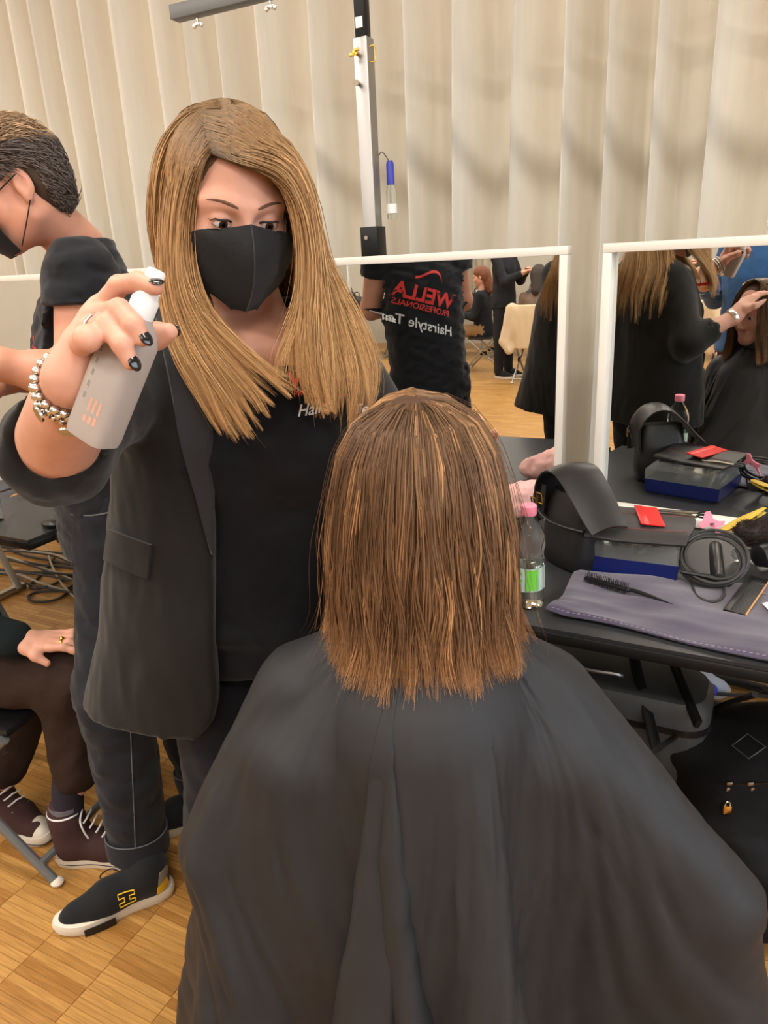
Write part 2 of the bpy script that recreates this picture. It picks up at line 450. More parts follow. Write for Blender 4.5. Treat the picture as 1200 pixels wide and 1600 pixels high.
def lap(V, Fq, it, lam=.6):
    if it <= 0: return V
    k = Fq.shape[1]
    a = np.concatenate([Fq[:, i] for i in range(k)]); b = np.concatenate([Fq[:, (i+1) % k] for i in range(k)])
    s = np.concatenate([a, b]); t = np.concatenate([b, a]); n = len(V)
    c = np.maximum(np.bincount(s, minlength=n), 1)
    for _ in range(it):
        m = np.stack([np.bincount(s, V[t, i], n) for i in range(3)], 1)/c[:, None]
        V = V+lam*(m-V)
    return V
def bvh(V, F): return BVHTree.FromPolygons([Vector(v) for v in V], [list(map(int, f)) for f in F])
def join(parts):
    Vs, Fs, n = [], [], 0
    for V, F in parts: Vs.append(V); Fs.append(F+n); n += len(V)
    return np.concatenate(Vs), np.concatenate(Fs)
def wob(p, s, seed=0):
    """smooth pseudo-noise in [-1,1]"""
    r = np.random.default_rng(seed); o = np.zeros(p.shape[:-1])
    for k in range(5):
        w = norm(r.normal(size=3))*s*(1+.35*k); o = o+np.sin(p @ w+r.uniform(0, 6.28)+1.3*np.sin(p @ (r.normal(size=3)*s*.6)))
    return o/3.2
def patch(bv, A, B, mat_, name, parent, thick=.003, lift=.001, n=14, m=10, view=True, round_=0.0):
    """a cloth patch laid on a surface: A and B are pixel outlines, opposite edges"""
    a = catmull(A, n) if len(A) > 2 else catmull(A, n); b = catmull(B, n)
    G = np.zeros((n, m, 3)); ok = True
    last = 1.0
    for i in range(n):
        for j in range(m):
            t = j/(m-1); q = a[i]*(1-t)+b[i]*t; d = ray(*q); h = bv.ray_cast(Vector((0, 0, CAMH)), Vector(norm(d)))
            if h[0] is None: G[i, j] = np.array([0, 0, CAMH])+norm(d)*last
            else: last = h[3]; G[i, j] = np.array(h[0])+lift*np.array(h[1] if np.dot(h[1], d) < 0 else -h[1])
    mb = MB(); mb.grid(G, -thick if np.dot(np.cross(G[1, 0]-G[0, 0], G[0, 1]-G[0, 0]), ray(*a[0])) > 0 else thick)
    return mb.build(name, mat_, parent, view=view)
def text_mesh(body, size=1.0, shear=0.0, bold=0.0, spacing=1.0):
    cu = bpy.data.curves.new('txt', 'FONT'); cu.body = body; cu.size = size; cu.shear = shear; cu.offset = bold; cu.space_character = spacing
    cu.resolution_u = 3; cu.align_x = 'CENTER'; cu.fill_mode = 'FRONT'
    o = bpy.data.objects.new('txt', cu); COL.objects.link(o)
    dg = bpy.context.evaluated_depsgraph_get(); me = bpy.data.meshes.new_from_object(o.evaluated_get(dg))
    V = np.array([v.co[:] for v in me.vertices]); F = [list(p.vertices) for p in me.polygons]
    bpy.data.objects.remove(o); bpy.data.curves.remove(cu); bpy.data.meshes.remove(me)
    return V, F
def lay_text(bv, body, O, ux, uy, size, mat_, name, parent, dirn=None, lift=.0016, **k):
    """lettering laid on a surface: O centre, ux right, uy up (view frame), cast against dirn"""
    V, F = text_mesh(body, 1.0, **k); V = V*size
    return lay(bv, V, F, O, ux, uy, mat_, name, parent, dirn, lift)
def lay(bv, V, F, O, ux, uy, mat_, name, parent, dirn=None, lift=.0016):
    ux, uy = norm(ux), norm(uy); n = norm(np.cross(ux, uy)) if dirn is None else -norm(dirn)
    # refine long edges so that the print can follow the cloth
    bm = bmesh.new(); vs = [bm.verts.new(v) for v in V]
    for f in F:
        try: bm.faces.new([vs[i] for i in f])
        except ValueError: pass
    out = []
    L = max(1e-6, max(np.ptp(np.asarray(V)[:, 0]), 1e-6))/40
    bmesh.ops.subdivide_edges(bm, edges=[e for e in bm.edges if e.calc_length() > L], cuts=2)
    bm.verts.index_update()
    for v in bm.verts:
        p = np.asarray(O)+ux*v.co.x+uy*v.co.y
        h = bv.ray_cast(Vector(p+n*.15), Vector(-n), .4)
        out.append(np.array(h[0])+n*lift if h[0] is not None else p)
    Fo = [[v.index for v in f.verts] for f in bm.faces]; bm.free()
    return mesh_obj(name, W(np.array(out)), Fo, mat_, parent, smooth=False)
def strands(paths, rad, cols, taper=.35):
    """(N,K,3) strand centre lines -> three-sided tubes; cols (N,K,3)"""
    N, K, _ = paths.shape
    tg = np.gradient(paths, axis=1); tg /= np.linalg.norm(tg, axis=2)[..., None]+1e-9
    ref = np.broadcast_to(np.array([.31, -.77, .22]), tg.shape)
    a = np.cross(tg, ref); a /= np.linalg.norm(a, axis=2)[..., None]+1e-9; b = np.cross(tg, a)
    t = np.linspace(0, 1, K)
    pr = np.clip(np.minimum(1, (1-t)*(1/taper)), .12, 1)
    r = np.asarray(rad).reshape(-1, 1, 1)*pr[None, :, None]
    V = np.stack([paths+r*(math.cos(2*PI*k/3)*a+math.sin(2*PI*k/3)*b) for k in range(3)], 2)
    idx = np.arange(N*K*3).reshape(N, K, 3)
    Fq = np.concatenate([np.stack([idx[:, :-1, k], idx[:, :-1, (k+1) % 3], idx[:, 1:, (k+1) % 3], idx[:, 1:, k]], -1).reshape(-1, 4) for k in range(3)])
    C = np.repeat(cols[:, :, None, :], 3, 2)
    return V.reshape(-1, 3), Fq, C.reshape(-1, 3)
# ================================================================== the room
R0 = ROOM
def wood_mat():
    m = bpy.data.materials.new('oak_parquet'); m.use_nodes = True; nt = m.node_tree; L = nt.links.new; b = nt.nodes['Principled BSDF']
    b.inputs['Roughness'].default_value = .34; b.inputs['Specular IOR Level'].default_value = .5
    tc = nt.nodes.new('ShaderNodeTexCoord')
    br = nt.nodes.new('ShaderNodeTexBrick'); br.offset = .37; br.inputs['Scale'].default_value = 1.0
    br.inputs['Brick Width'].default_value = .19; br.inputs['Row Height'].default_value = .0215; br.inputs['Mortar Size'].default_value = .0004
    br.inputs['Color1'].default_value = S(190, 146, 84); br.inputs['Color2'].default_value = S(158, 112, 56); br.inputs['Mortar'].default_value = S(110, 70, 30)
    L(tc.outputs['Object'], br.inputs['Vector']); L(br.outputs[0], b.inputs['Base Color'])
    return m
def strip_mat():
    m = bpy.data.materials.new('oak_strip'); m.use_nodes = True; nt = m.node_tree; L = nt.links.new; b = nt.nodes['Principled BSDF']
    b.inputs['Roughness'].default_value = .33
    a = nt.nodes.new('ShaderNodeVertexColor'); a.layer_name = 'tint'
    g = nt.nodes.new('ShaderNodeNewGeometry'); mp = nt.nodes.new('ShaderNodeMapping'); mp.inputs['Scale'].default_value = (5, 90, 5)
    n = nt.nodes.new('ShaderNodeTexNoise'); n.inputs['Scale'].default_value = 2.2; n.inputs['Detail'].default_value = 5
    L(g.outputs['Position'], mp.inputs[0]); L(mp.outputs[0], n.inputs[0])
    rp = nt.nodes.new('ShaderNodeValToRGB'); rp.color_ramp.elements[0].color = (.72, .68, .62, 1); rp.color_ramp.elements[1].color = (1.15, 1.13, 1.08, 1)
    rp.color_ramp.elements[0].position = .3; rp.color_ramp.elements[1].position = .7
    L(n.outputs[0], rp.inputs[0])
    mx = nt.nodes.new('ShaderNodeMix'); mx.data_type = 'RGBA'; mx.blend_type = 'MULTIPLY'; mx.inputs[0].default_value = 1
    L(a.outputs[0], mx.inputs[6]); L(rp.outputs[0], mx.inputs[7]); L(mx.outputs[2], b.inputs['Base Color'])
    return m
M['parquet'] = wood_mat(); M['strip'] = strip_mat()
fl = MB(); fl.box(((R0['x0']+R0['x1'])/2, (R0['y0']+R0['y1'])/2, -.052), (R0['x1']-R0['x0'], R0['y1']-R0['y0'], .1))
floor = tag(fl.build('floor', M['parquet'], smooth=False, autos=None), 'oak strip parquet floor', kind='structure')
def strip_tone(r):
    a, b = np.array(lin((190, 146, 84))), np.array(lin((158, 112, 56)))
    return a*r+b*(1-r)
def strip_box(x, y, l, w):
    g = .00035; z0, z1 = -.004, 0.0; c = .0007
    V = [(x+g, y+g, z0), (x+l-g, y+g, z0), (x+l-g, y+w-g, z0), (x+g, y+w-g, z0),
         (x+g+c, y+g+c, z1), (x+l-g-c, y+g+c, z1), (x+l-g-c, y+w-g-c, z1), (x+g+c, y+w-g-c, z1)]
    F = [(4, 5, 6, 7), (0, 1, 5, 4), (1, 2, 6, 5), (2, 3, 7, 6), (3, 0, 4, 7)]
    return V, F
SL, SWd, SN = .19, .0215, 7
variants = []
for k in range(9):
    V, F = strip_box(-SL/2, -SWd/2, SL, SWd); t = strip_tone(k/8)
    me = bpy.data.meshes.new('strip'); me.from_pydata(V, [], F); me.materials.append(M['strip'])
    a = me.color_attributes.new('tint', 'FLOAT_COLOR', 'POINT'); a.data.foreach_set('color', np.concatenate([np.tile(np.append(t, 1), len(V))]).astype(np.float32))
    variants.append(me)
cells = []
for row in range(int(4.2/(SWd*SN))):
    xo = -4.4+(.11*row*1.7) % SL
    for cx in range(int(5.6/SL)):
        for k in range(SN):
            cells.append((xo+cx*SL, -1.0+row*SWd*SN+k*SWd))
cells = np.array(cells)
cen = cells+[SL/2, SWd/2]
# those that show largest: the near corner between the camera and the shoes
vd = []
for c in cen:
    v = U(np.array([c[0], c[1], 0.])); d = v-np.array([0, 0, CAMH]); z = d @ _fw
    px = 600+FPX*(d @ _rt)/max(z, .01); py = 800-FPX*(d @ _up)/max(z, .01)
    hid = (px > 262 and py > 1380) or px > 275 or px < -15 or py > 1620 or z < .2 or (70 < px < 270 and 1235 < py < 1440)
    vd.append(9+z if hid else z)
order = np.argsort(vd); near = set(order[:300].tolist())
stuffV, stuffF, stuffC, nn = [], [], [], 0
for i, (x, y) in enumerate(cells):
    tn = rng.uniform()**.8
    if i in near:
        o = bpy.data.objects.new('strip', variants[int(tn*8.99)]); COL.objects.link(o); o.parent = floor
        o.location = np.array([x+SL/2, y+SWd/2, .0])-rloc(floor)
    else:
        V, F = strip_box(x, y, SL, SWd); stuffV += V; stuffF += [[q+nn for q in f] for f in F]; stuffC += [strip_tone(tn)]*8; nn += 8
st = mesh_obj('parquet_strips', np.array(stuffV), stuffF, M['strip'], floor, smooth=False, cols=np.array(stuffC)); st['kind'] = 'stuff'
def slab(name, c, d, m):
    mb = MB(); mb.box(c, d); return tag(mb.build(name, m, smooth=False, autos=None), kind='structure')
xc, yc = (R0['x0']+R0['x1'])/2, (R0['y0']+R0['y1'])/2; LX, LY, HZ = R0['x1']-R0['x0'], R0['y1']-R0['y0'], R0['z']
slab('ceiling', (xc, yc, HZ+.05), (LX+.2, LY+.2, .1), M['ceiling'])
slab('wall_back', (xc, R0['y1']+.05, HZ/2), (LX, .1, HZ), M['wall'])
slab('wall_front', (xc, R0['y0']-.05, HZ/2), (LX, .1, HZ), M['wall'])
slab('wall_left', (R0['x0']-.05, yc, HZ/2), (.1, LY, HZ), M['wall'])
# right wall with a tall window opening
wy0, wy1, wz0, wz1 = -3.4, 2.2, .9, 3.1
wr = MB(); xw = R0['x1']+.05
wr.box((xw, yc, wz0/2), (.1, LY, wz0)); wr.box((xw, yc, (HZ+wz1)/2), (.1, LY, HZ-wz1))
wr.box((xw, (R0['y0']+wy0)/2, (wz0+wz1)/2), (.1, wy0-R0['y0'], wz1-wz0)); wr.box((xw, (R0['y1']+wy1)/2, (wz0+wz1)/2), (.1, R0['y1']-wy1, wz1-wz0))
tag(wr.build('wall_right', M['wall'], smooth=False, autos=None), kind='structure')
win = MB()
for k in range(5): win.box((xw, wy0+(wy1-wy0)*k/4, (wz0+wz1)/2), (.07, .06, wz1-wz0))
for z in (wz0+.03, wz1-.03): win.box((xw, (wy0+wy1)/2, z), (.07, wy1-wy0, .06))
wo = tag(win.build('window_1', M['white'], smooth=False, autos=None), kind='structure')
for k in range(4):
    g = MB(); w4 = (wy1-wy0)/4; g.box((xw, wy0+w4*(k+.5), (wz0+wz1)/2), (.008, w4-.06, wz1-wz0-.12)); g.build('pane', M['glass_clear'], wo, smooth=False, autos=None)
area_light('daylight', (R0['x1']+.35, (wy0+wy1)/2, (wz0+wz1)/2), (0, math.radians(90), 0), wz1-wz0, wy1-wy0, DAY_W, DAY_C)
# ceiling lamps: long fluorescent housings with lit diffusers
k = 0
ORD = ('first', 'second', 'third', 'fourth', 'fifth', 'sixth', 'seventh', 'eighth', 'ninth')
for ix, lx in enumerate((-6.0, -3.4, -.8, 1.8)):
    for iy, ly in enumerate((-6.6, -4.2, -1.8, .6)):
        lo_ = empty('ceiling_lamp', (lx, ly, HZ-.09), f'ceiling lamp, {ORD[ix]} from the left wall, {ORD[iy]} row from the front wall', 'lamp', 'ceiling lamps in rows')
        a = MB(); a.box((lx, ly, HZ-.03), (1.5, .32, .06), bev=.01); a.build('housing', M['white'], lo_)
        a = MB(); a.box((lx, ly, HZ-.075), (1.42, .26, .03), bev=.01); a.build('diffuser', M['lamp'], lo_)
        area_light('lamp_light', (lx, ly, HZ-.1), (0, 0, 0), 1.42, .26, LAMP_W, LAMP_C)
# curtain: deep irregular pleats hung along the whole back wall
cp = []; x = R0['x0']+.1; s_ = 0
r2 = np.random.default_rng(21)
while x < R0['x1']-.1:
    w = r2.uniform(.10, .24); am = r2.uniform(.09, .13); sh = r2.uniform(.75, 1.25)*w/(2*PI)
    for u in np.arange(0, 1, 1/18):
        cp.append((x+w*u+sh*math.sin(2*PI*u+.5), am*math.cos(2*PI*u)+.010*math.sin(4*PI*u+x), x))
    x += w
cp = np.array(cp); zs = np.linspace(.03, HZ-.02, 15)
G = np.zeros((len(zs), len(cp), 3))
for i, z in enumerate(zs):
    q = z/HZ; sw = 1.05-.35*q
    G[i, :, 0] = cp[:, 0]+.030*np.sin(cp[:, 2]*1.7+1.2*q)*(1-q)+.012*np.sin(cp[:, 2]*7+3*q)
    G[i, :, 1] = R0['y1']-.30+cp[:, 1]*sw+.006*np.sin(cp[:, 2]*11+4*q)
    G[i, :, 2] = z
c = MB(); c.grid(G)
cu = c.build('curtain', M['curtain'], autos=None)
tag(cu, 'tall cream pleated curtain hanging along the whole back wall', 'curtain')

# ------------------------------------------------------------------ tables and mirrors
def table(x0, x1, y0, y1, label, group=None, legm='chrome', z=.74):
    t = empty('folding_table', ((x0+x1)/2, (y0+y1)/2, 0), label, 'table', group)
    a = MB(); a.box(((x0+x1)/2, (y0+y1)/2, z-.004), (x1-x0-.006, y1-y0-.006, .008)); a.build('table_top', M['table'], t, autos=30)
    a = MB(); a.box(((x0+x1)/2, (y0+y1)/2, z-.0215), (x1-x0, y1-y0, .027), bev=.006); a.build('edge_band', M['table_edge'], t)
    for sx, xe in ((1, x0+.06), (-1, x1-.06)):
        for ye in (y0+.48, y1-.16):
            a = MB(); R = frame3(norm((sx*.34, 0, -.68)), (0, 1, 0))
            p = np.array([xe, ye, z-.035]); q = np.array([xe+sx*.30, ye, .015])
            a.box((p+q)/2, (.014, np.linalg.norm(q-p), .036), R=R, bev=.004); a.build('leg', M[legm], t)
        a = MB(); a.box((xe+sx*.29, (y0+y1)/2+.16, .02), (.034, y1-y0-.54, .034), bev=.006); a.build('foot_bar', M[legm], t)
    return t
TY0, TY1 = 1.385, 2.30
table(-.68, 1.04, TY0, TY1, 'black folding table on the right spread with a purple towel')
table(-1.93, -.70, TY0+.05, TY1, 'black folding table behind the standing woman in the blazer')
table(-3.60, -1.95, TY0-.03, TY1, 'black folding table at the left with white bottles and combs on it')
def mirror(cx, cy, rz, label, w=.82, z0=.743, z1=1.505, name='framed_mirror', group=None):
    R = rotz(rz); o = np.array([cx, cy, 0]); h = z1-z0
    t = empty(name, (cx, cy, z0), label, 'mirror', group)
    fw, fd = .024, .055
    def bx(c, d, nm, m):
        a = MB(); a.box(c, d, bev=.002); V = a.arr() @ R.T+o; mesh_obj(nm, V, a.F, m, t, autos=30)
    bx((0, 0, z1-fw/2), (w, fd, fw), 'frame_rail', M['white']); bx((0, 0, z0+fw/2), (w, fd, fw), 'frame_rail', M['white'])
    for s in (-1, 1): bx((s*(w-fw)/2, 0, (z0+z1)/2), (fw, fd, h-2*fw), 'frame_stile', M['white'])
    a = MB(); a.box((0, .008, (z0+z1)/2), (w-2*fw, .004, h-2*fw)); mesh_obj('mirror_glass', a.arr() @ R.T+o, a.F, M['mirror'], t, smooth=False)
    bx((0, .019, (z0+z1)/2), (w-2*fw, .012, h-2*fw), 'backboard', M['black_plastic'])
    return t
def mir_ends(xl, yl, rz, w=.82): return (xl+math.cos(rz)*w/2, yl+math.sin(rz)*w/2)
RZ2, RZ3 = math.radians(1.0), math.radians(-6.5)
_c2 = mir_ends(-1.362, 2.215, RZ2); mirror(_c2[0], _c2[1], RZ2, 'white framed mirror reflecting a black shirt back and seated people')
_c3 = mir_ends(-.429, 2.165, RZ3); mirror(_c3[0], _c3[1], RZ3, 'white framed mirror behind the handbag reflecting the blonde woman')
mirror(-1.87, 2.20, math.radians(1), 'white framed mirror mostly hidden behind the blonde woman')
mirror(-2.90, 2.22, math.radians(-3), 'white framed mirror at the left edge behind the man', w=.98)

# ------------------------------------------------------------------ lighting stand: square post with a cross bar
def PYw(px, py, Yw):
    d = W(ray(px, py)); return np.array([0, 0, CAMH])+d*(Yw/d[1])
SPX, SPY = -1.262, 2.40
st_ = empty('equipment_stand', (SPX, SPY, 0), 'square aluminium post with a grey cross bar behind the middle mirror', 'stand')
a = MB(); a.box((SPX, SPY, 1.13), (.050, .050, 2.06), bev=.003); a.build('post', M['alu'], st_)
a = MB(); a.box((SPX, SPY, 1.545), (.066, .066, .11), bev=.003); br = a.build('bracket', M['black_metal'], st_)
a = MB(); a.lathe([(.007, -.004), (.007, .004)], 12, R=frame_z((0, -1, 0)), t=(SPX-.008, SPY-.034, 1.565)); a.build('bolt', M['silver'], br)
a = MB(); a.box((SPX, SPY, 2.27), (.038, .038, .28), bev=.003); a.build('inner_post', M['black_metal'], st_)
a = MB(); a.box((SPX-.001, SPY-.0205, 2.20), (.024, .002, .03)); a.build('sticker', M['paper'], st_)
for z, nm in ((2.115, 'wing_bolt'), (2.03, 'bolt')):
    a = MB(); Rz = frame_z((0, -1, 0)); a.lathe([(.006, 0), (.006, .012), (.009, .013), (.009, .018)], 10, R=Rz, t=(SPX-.010, SPY-.026, z))
    if nm == 'wing_bolt':
        for s in (-1, 1): a.box((SPX-.010+s*.010, SPY-.045, z+s*.006), (.016, .004, .010), bev=.001)
    a.build(nm, M['gold' if nm == 'wing_bolt' else 'zip'], st_)
a = MB(); a.tube(catmull([(SPX+.026, SPY-.012, 2.13), (SPX+.045, SPY-.012, 2.13), (SPX+.045, SPY-.012, 2.09), (SPX+.026, SPY-.012, 2.09)], 14), .0022, 6); a.build('pin_clip', M['gold'], st_)
b0 = PYw(272, 22, SPY); zb = b0[2]
a = MB(); a.box(((b0[0]+1.2)/2, SPY, zb), (1.2-b0[0], .05, .046), bev=.003); a.build('cross_bar', M['steelgrey'], st_)
a = MB(); a.box((SPX, SPY, (zb+2.38)/2-.01), (.038, .038, max(.05, zb-2.36)), bev=.003); a.build('collar', M['black_metal'], st_)
for dx in (.10, .41):
    a = MB(); cx = b0[0]+dx; a.lathe([(.004, 0), (.004, -.02), (.012, -.021), (.012, -.028)], 10, t=(cx, SPY, zb-.023))
    for s in (-1, 1): a.box((cx+s*.014, SPY, zb-.050), (.018, .005, .016), R=np.array(Matrix.Rotation(s*.5, 3, 'Y')), bev=.002)
    a.build('wing_nut', M['silver'], st_)
for sx in (-1, 1):
    a = MB(); a.box((SPX+sx*.07, SPY, .05), (.14, .04, .04), bev=.004); a.build('foot', M['black_metal'], st_)
for sy in (-1, 1):
    a = MB(); a.box((SPX, SPY+sy*.07, .05), (.04, .14, .04), bev=.004); a.build('foot', M['black_metal'], st_)
# a small bottle with a blue cap hangs behind the post
hb = empty('hanging_bottle', (SPX+.05, SPY+.05, 1.62), 'small clear bottle with a blue cap behind the aluminium post', 'bottle')
a = MB(); a.lathe([(.014, 0), (.017, .01), (.017, .09), (.010, .11)], 14, t=(SPX+.052, SPY+.048, 1.62)); a.build('bottle_body', M['glass_clear'], hb)
a = MB(); a.lathe([(.011, .11), (.013, .112), (.013, .175), (.009, .185)], 12, t=(SPX+.052, SPY+.048, 1.62)); a.build('cap', M['blue'], hb)
a = MB(); a.lathe([(.0178, .02), (.0178, .05)], 14, t=(SPX+.052, SPY+.048, 1.62)); a.build('label', M['paper'], hb)
a = MB(); a.tube(catmull([(SPX+.052, SPY+.048, 1.80), (SPX+.04, SPY+.02, 1.83), (SPX+.02, SPY+.03, 1.82)], 10), .0015, 5); a.build('string', M['black_plastic'], hb)
# ================================================================== people
def bounds(pts, m): a = np.array(pts); return a.min(0)-m, a.max(0)+m
def torso_frame(J):
    z = norm(J['nk']-J['pel']); x = J['shL']-J['shR']; x = norm(x-(x @ z)*z); f = np.cross(x, z)
    return np.stack([x, f, z], 1), np.linalg.norm(J['nk']-J['pel'])
def torso_st(L, g=1.0, off=0.0, z0=-.10, top=True, belly=0.0):
    s = [(z0, 0, 0, .172*g+off, .118*g+off), (.0, 0, 0, .168*g+off, .118*g+off), (.34*L, 0, .006+belly*.6, .142*g+off, .102*g+off+belly), (.66*L, 0, .006, .160*g+off, .112*g+off),
         (.86*L, 0, -.006, .150*g+off, .090*g+off), (.95*L, 0, -.010, .105*g+off, .066*g+off), (L+.01, 0, -.004, .058+off, .058+off)]
    return s
def crease(q, seed):
    """long soft folds with sharper creases between them"""
    a = wob(q, 1.0, seed); b = wob(q*1.9+3.1, 1.0, seed+50); c = wob(q*4.1, 1.0, seed+90)
    return .55*a+.55*(np.sqrt(np.abs(b)+.02)-.6)+.16*c
def fold_fn(R, o, amp, sx, sz, seed):
    def fn(p):
        q = (p-o) @ R; q = q*np.array([sx, sx, sz])*2.3; return (1.35*amp*crease(q, seed)).astype(np.float32)
    return fn
def head_frame(f, u=(0, 0, 1), roll=0.0):
    f = norm(f); x = norm(np.cross(u, f)); z = np.cross(f, x)
    c, s = math.cos(roll), math.sin(roll); x2 = x*c+z*s; z2 = z*c-x*s
    return np.stack([x2, f, z2], 1)
def head_field(o, R, nk, h=.0026, male=False, ears=True, sc=1.0, chest=None):
    """o: point between the eyes' depth centre; columns of R: left, forward, up"""
    T = lambda v: o+R @ (np.array(v, float)*sc)
    pts = [T((sx*.1, sy*.125, sz)) for sx in (-1, 1) for sy in (-1, 1) for sz in (-.14, .135)]+[nk, nk-[0, 0, .03]]
    if chest is not None: pts.append(chest)
    lo, hi = bounds(pts, .02); lo[:2] = np.minimum(lo[:2], nk[:2]-.075); hi[:2] = np.maximum(hi[:2], nk[:2]+.075)
    F = Field(lo, hi, h)
    F.ell(T((0, -.012, .036)), (.0745*sc, .096*sc, .086*sc), R, .0)
    F.ell(T((0, .024, -.030)), (.062*sc, .066*sc, .086*sc), R, .03)
    jw = .050 if male else .044
    for s in (-1, 1):
        F.cone(T((s*jw, .0, -.062)), T((s*.014, .066, -.094)), .022*sc, .018*sc, .03)
        F.ell(T((s*.037, .056, -.032)), (.027*sc, .026*sc, .026*sc), R, .025)
        F.cone(T((s*.013, .083, .021)), T((s*.047, .066, .021)), .011*sc, .010*sc, .018)
    F.ell(T((0, .074, -.092)), (.020*sc, .018*sc, .017*sc), R, .02)
    F.cone(T((0, .086, .012)), T((0, .108, -.036)), .0075*sc, .0105*sc, .014)
    for s in (-1, 1): F.ell(T((s*.011, .098, -.041)), (.009*sc, .011*sc, .008*sc), R, .008)
    F.cone(T((-.018, .082, -.068)), T((.018, .082, -.068)), .008*sc, .008*sc, .01)
    for s in (-1, 1):
        F.ell(T((s*.031, .096, -.001)), (.019*sc, .016*sc, .012*sc), R, .012, 'cut')
        F.ell(T((s*.031, .0725, .0)), (.0150*sc, .0150*sc, .0142*sc), R, .003)
        F.ell(T((s*.0315, .092, -.0025)), (.0142*sc, .016*sc, .0048*sc), R, .0015, 'cut')
    if ears:
        for s in (-1, 1):
            F.ell(T((s*.077, -.014, -.006)), (.0075*sc, .019*sc, .030*sc), R, .006)
            F.cone(T((s*.074, -.008, -.030)), T((s*.074, -.008, -.036)), .008*sc, .008*sc, .008)
            F.ell(T((s*.0865, -.011, -.004)), (.0065*sc, .011*sc, .018*sc), R, .004, 'cut')
    F.cone(T((0, -.022, -.050)), nk, .050*sc, (.062 if male else .052)*sc, .025)
    if chest is not None: F.ell(chest, (.12, .075, .05), None, .03)
    return F
def eyes(o, R, parent, gaze=(0, -.25), sc=1.0, liner=True):
    T = lambda v: o+R @ (np.array(v, float)*sc)
    for s in (-1, 1):
        c = T((s*.031, .0735, -.001)); r = .0126*sc
        g = norm(R @ np.array([gaze[0], 1, gaze[1]])); Rz = frame_z(g)
        b = MB(); b.ball(c, r, 18, 12, R=Rz); e = b.build('eyeball', M['eye_white'], parent, view=True)
        b = MB(); b.lathe([(.0061*sc, .0), (.0061*sc, .0004), (.0052*sc, .0009), (.003*sc, .0012)], 18, R=Rz, t=c+g*r*.885); b.build('iris', M['iris'], e, view=True)
        b = MB(); b.lathe([(.0028*sc, .0), (.0028*sc, .0005), (.001, .0008)], 14, R=Rz, t=c+g*(r*.885+.0009)); b.build('pupil', M['pupil'], e, view=True)
        if liner:
            # upper lash line following the lid edge
            pts = [T((s*.031+s*.0142*math.cos(t)*-1, .0735+.0148*math.sqrt(max(.0, 1-.80*math.cos(t)**2))-.0005, -.0025+.0050*math.sin(t)+(.0022 if (s*-math.cos(t)*s) > .5 else 0))) for t in np.linspace(0, PI, 15)]
            pts.append(T((s*.0475, .0765, .0015)))
            b = MB(); b.tube(pts, [.0004+.0010*math.sin(PI*min(1, i/15+.12)) for i in range(16)], 6); b.build('lash_line', M['lash'], parent, view=True)
            pts2 = [T((s*.031-s*.0135*math.cos(t), .0735+.0146*math.sqrt(1-.75*math.cos(t)**2), -.0025-.0047*math.sin(t))) for t in np.linspace(.2, PI-.1, 11)]
            b = MB(); b.tube(pts2, .0004, 5); b.build('lash_line', M['lash'], parent, view=True)
def brow(o, R, parent, surf, sc=1.0):
    T = lambda v: o+R @ (np.array(v, float)*sc)
    for s in (-1, 1):
        xs = np.linspace(.013, .051, 9); zs = .0195+.0065*np.sin((xs-.013)/.038*PI*.72)
        top, pts = [], []
        for x, z in zip(xs, zs):
            p = T((s*x, .14, z)); h = surf.ray_cast(Vector(p), Vector(-R[:, 1]))
            pts.append(np.array(h[0])+R[:, 1]*.0004 if h[0] is not None else T((s*x, .08, z)))
        b = MB(); b.tube(pts, [.0018*sc*k for k in (.5, 1, 1.15, 1.15, 1.05, .95, .8, .55, .2)], 6); b.build('eyebrow', M['brow'], parent, view=True)
def relaxed_hand(F, w, d, n, side, curl=.5, sc=1.0, spread=.0):
    """add a hand to a field: wrist w, pointing d, palm normal n, side +1 if the thumb leaves towards cross(d, n)"""
    d = norm(d); n = norm(n-(n @ d)*d); t = np.cross(d, n)*side
    F.cone(w-d*.02, w+d*.03, .026*sc, .030*sc, .02)
    pc = w+d*.055*sc
    Rm = np.stack([t, d, n], 1); F.ell(pc, (.041*sc, .048*sc, .0165*sc), Rm, .015)
    tips = []
    for i, (off, ln) in enumerate(((.029, .074), (.010, .082), (-.010, .076), (-.028, .060))):
        b = w+d*(.092-.006*abs(i-1))*sc+t*off*sc; ang = curl*(.6+.08*i); dd = norm(d+t*off*spread*8); p = [b-dd*.02]; r = [.0095*sc, .009*sc, .0083*sc, .0070*sc]
        q = b
        for k, fr in enumerate((.42, .32, .26)):
            p.append(q); dd = norm(dd*math.cos(ang)+n*math.sin(ang)) if k or curl > .2 else dd; q = q+dd*ln*fr*sc; ang *= 1.0
        p.append(q); F.chain(p, [.0095*sc, .0098*sc, .0088*sc, .0080*sc, .0068*sc], .006); tips.append((q, dd))
    b = w+d*.028*sc+t*.028*sc; k1 = b+norm(d*.7+t*.75+n*.25)*.036*sc; k2 = k1+norm(d*.9+t*.35+n*.35)*.030*sc; k3 = k2+norm(d+n*.35)*.020*sc
    F.chain([b-t*.015, b, k1, k2, k3], [.014*sc, .0145*sc, .0115*sc, .0095*sc, .0075*sc], .010)
    return tips
def nail(c, along, out, parent, sc=1.0, m='nail'):
    R = np.stack([norm(np.cross(along, out)), norm(along), norm(out-(np.dot(out, norm(along)))*norm(along))], 1)
    b = MB(); b.ball(c, (.0062*sc, .0080*sc, .0022*sc), 12, 8, R=R); return b.build('fingernail', M[m], parent, view=True)
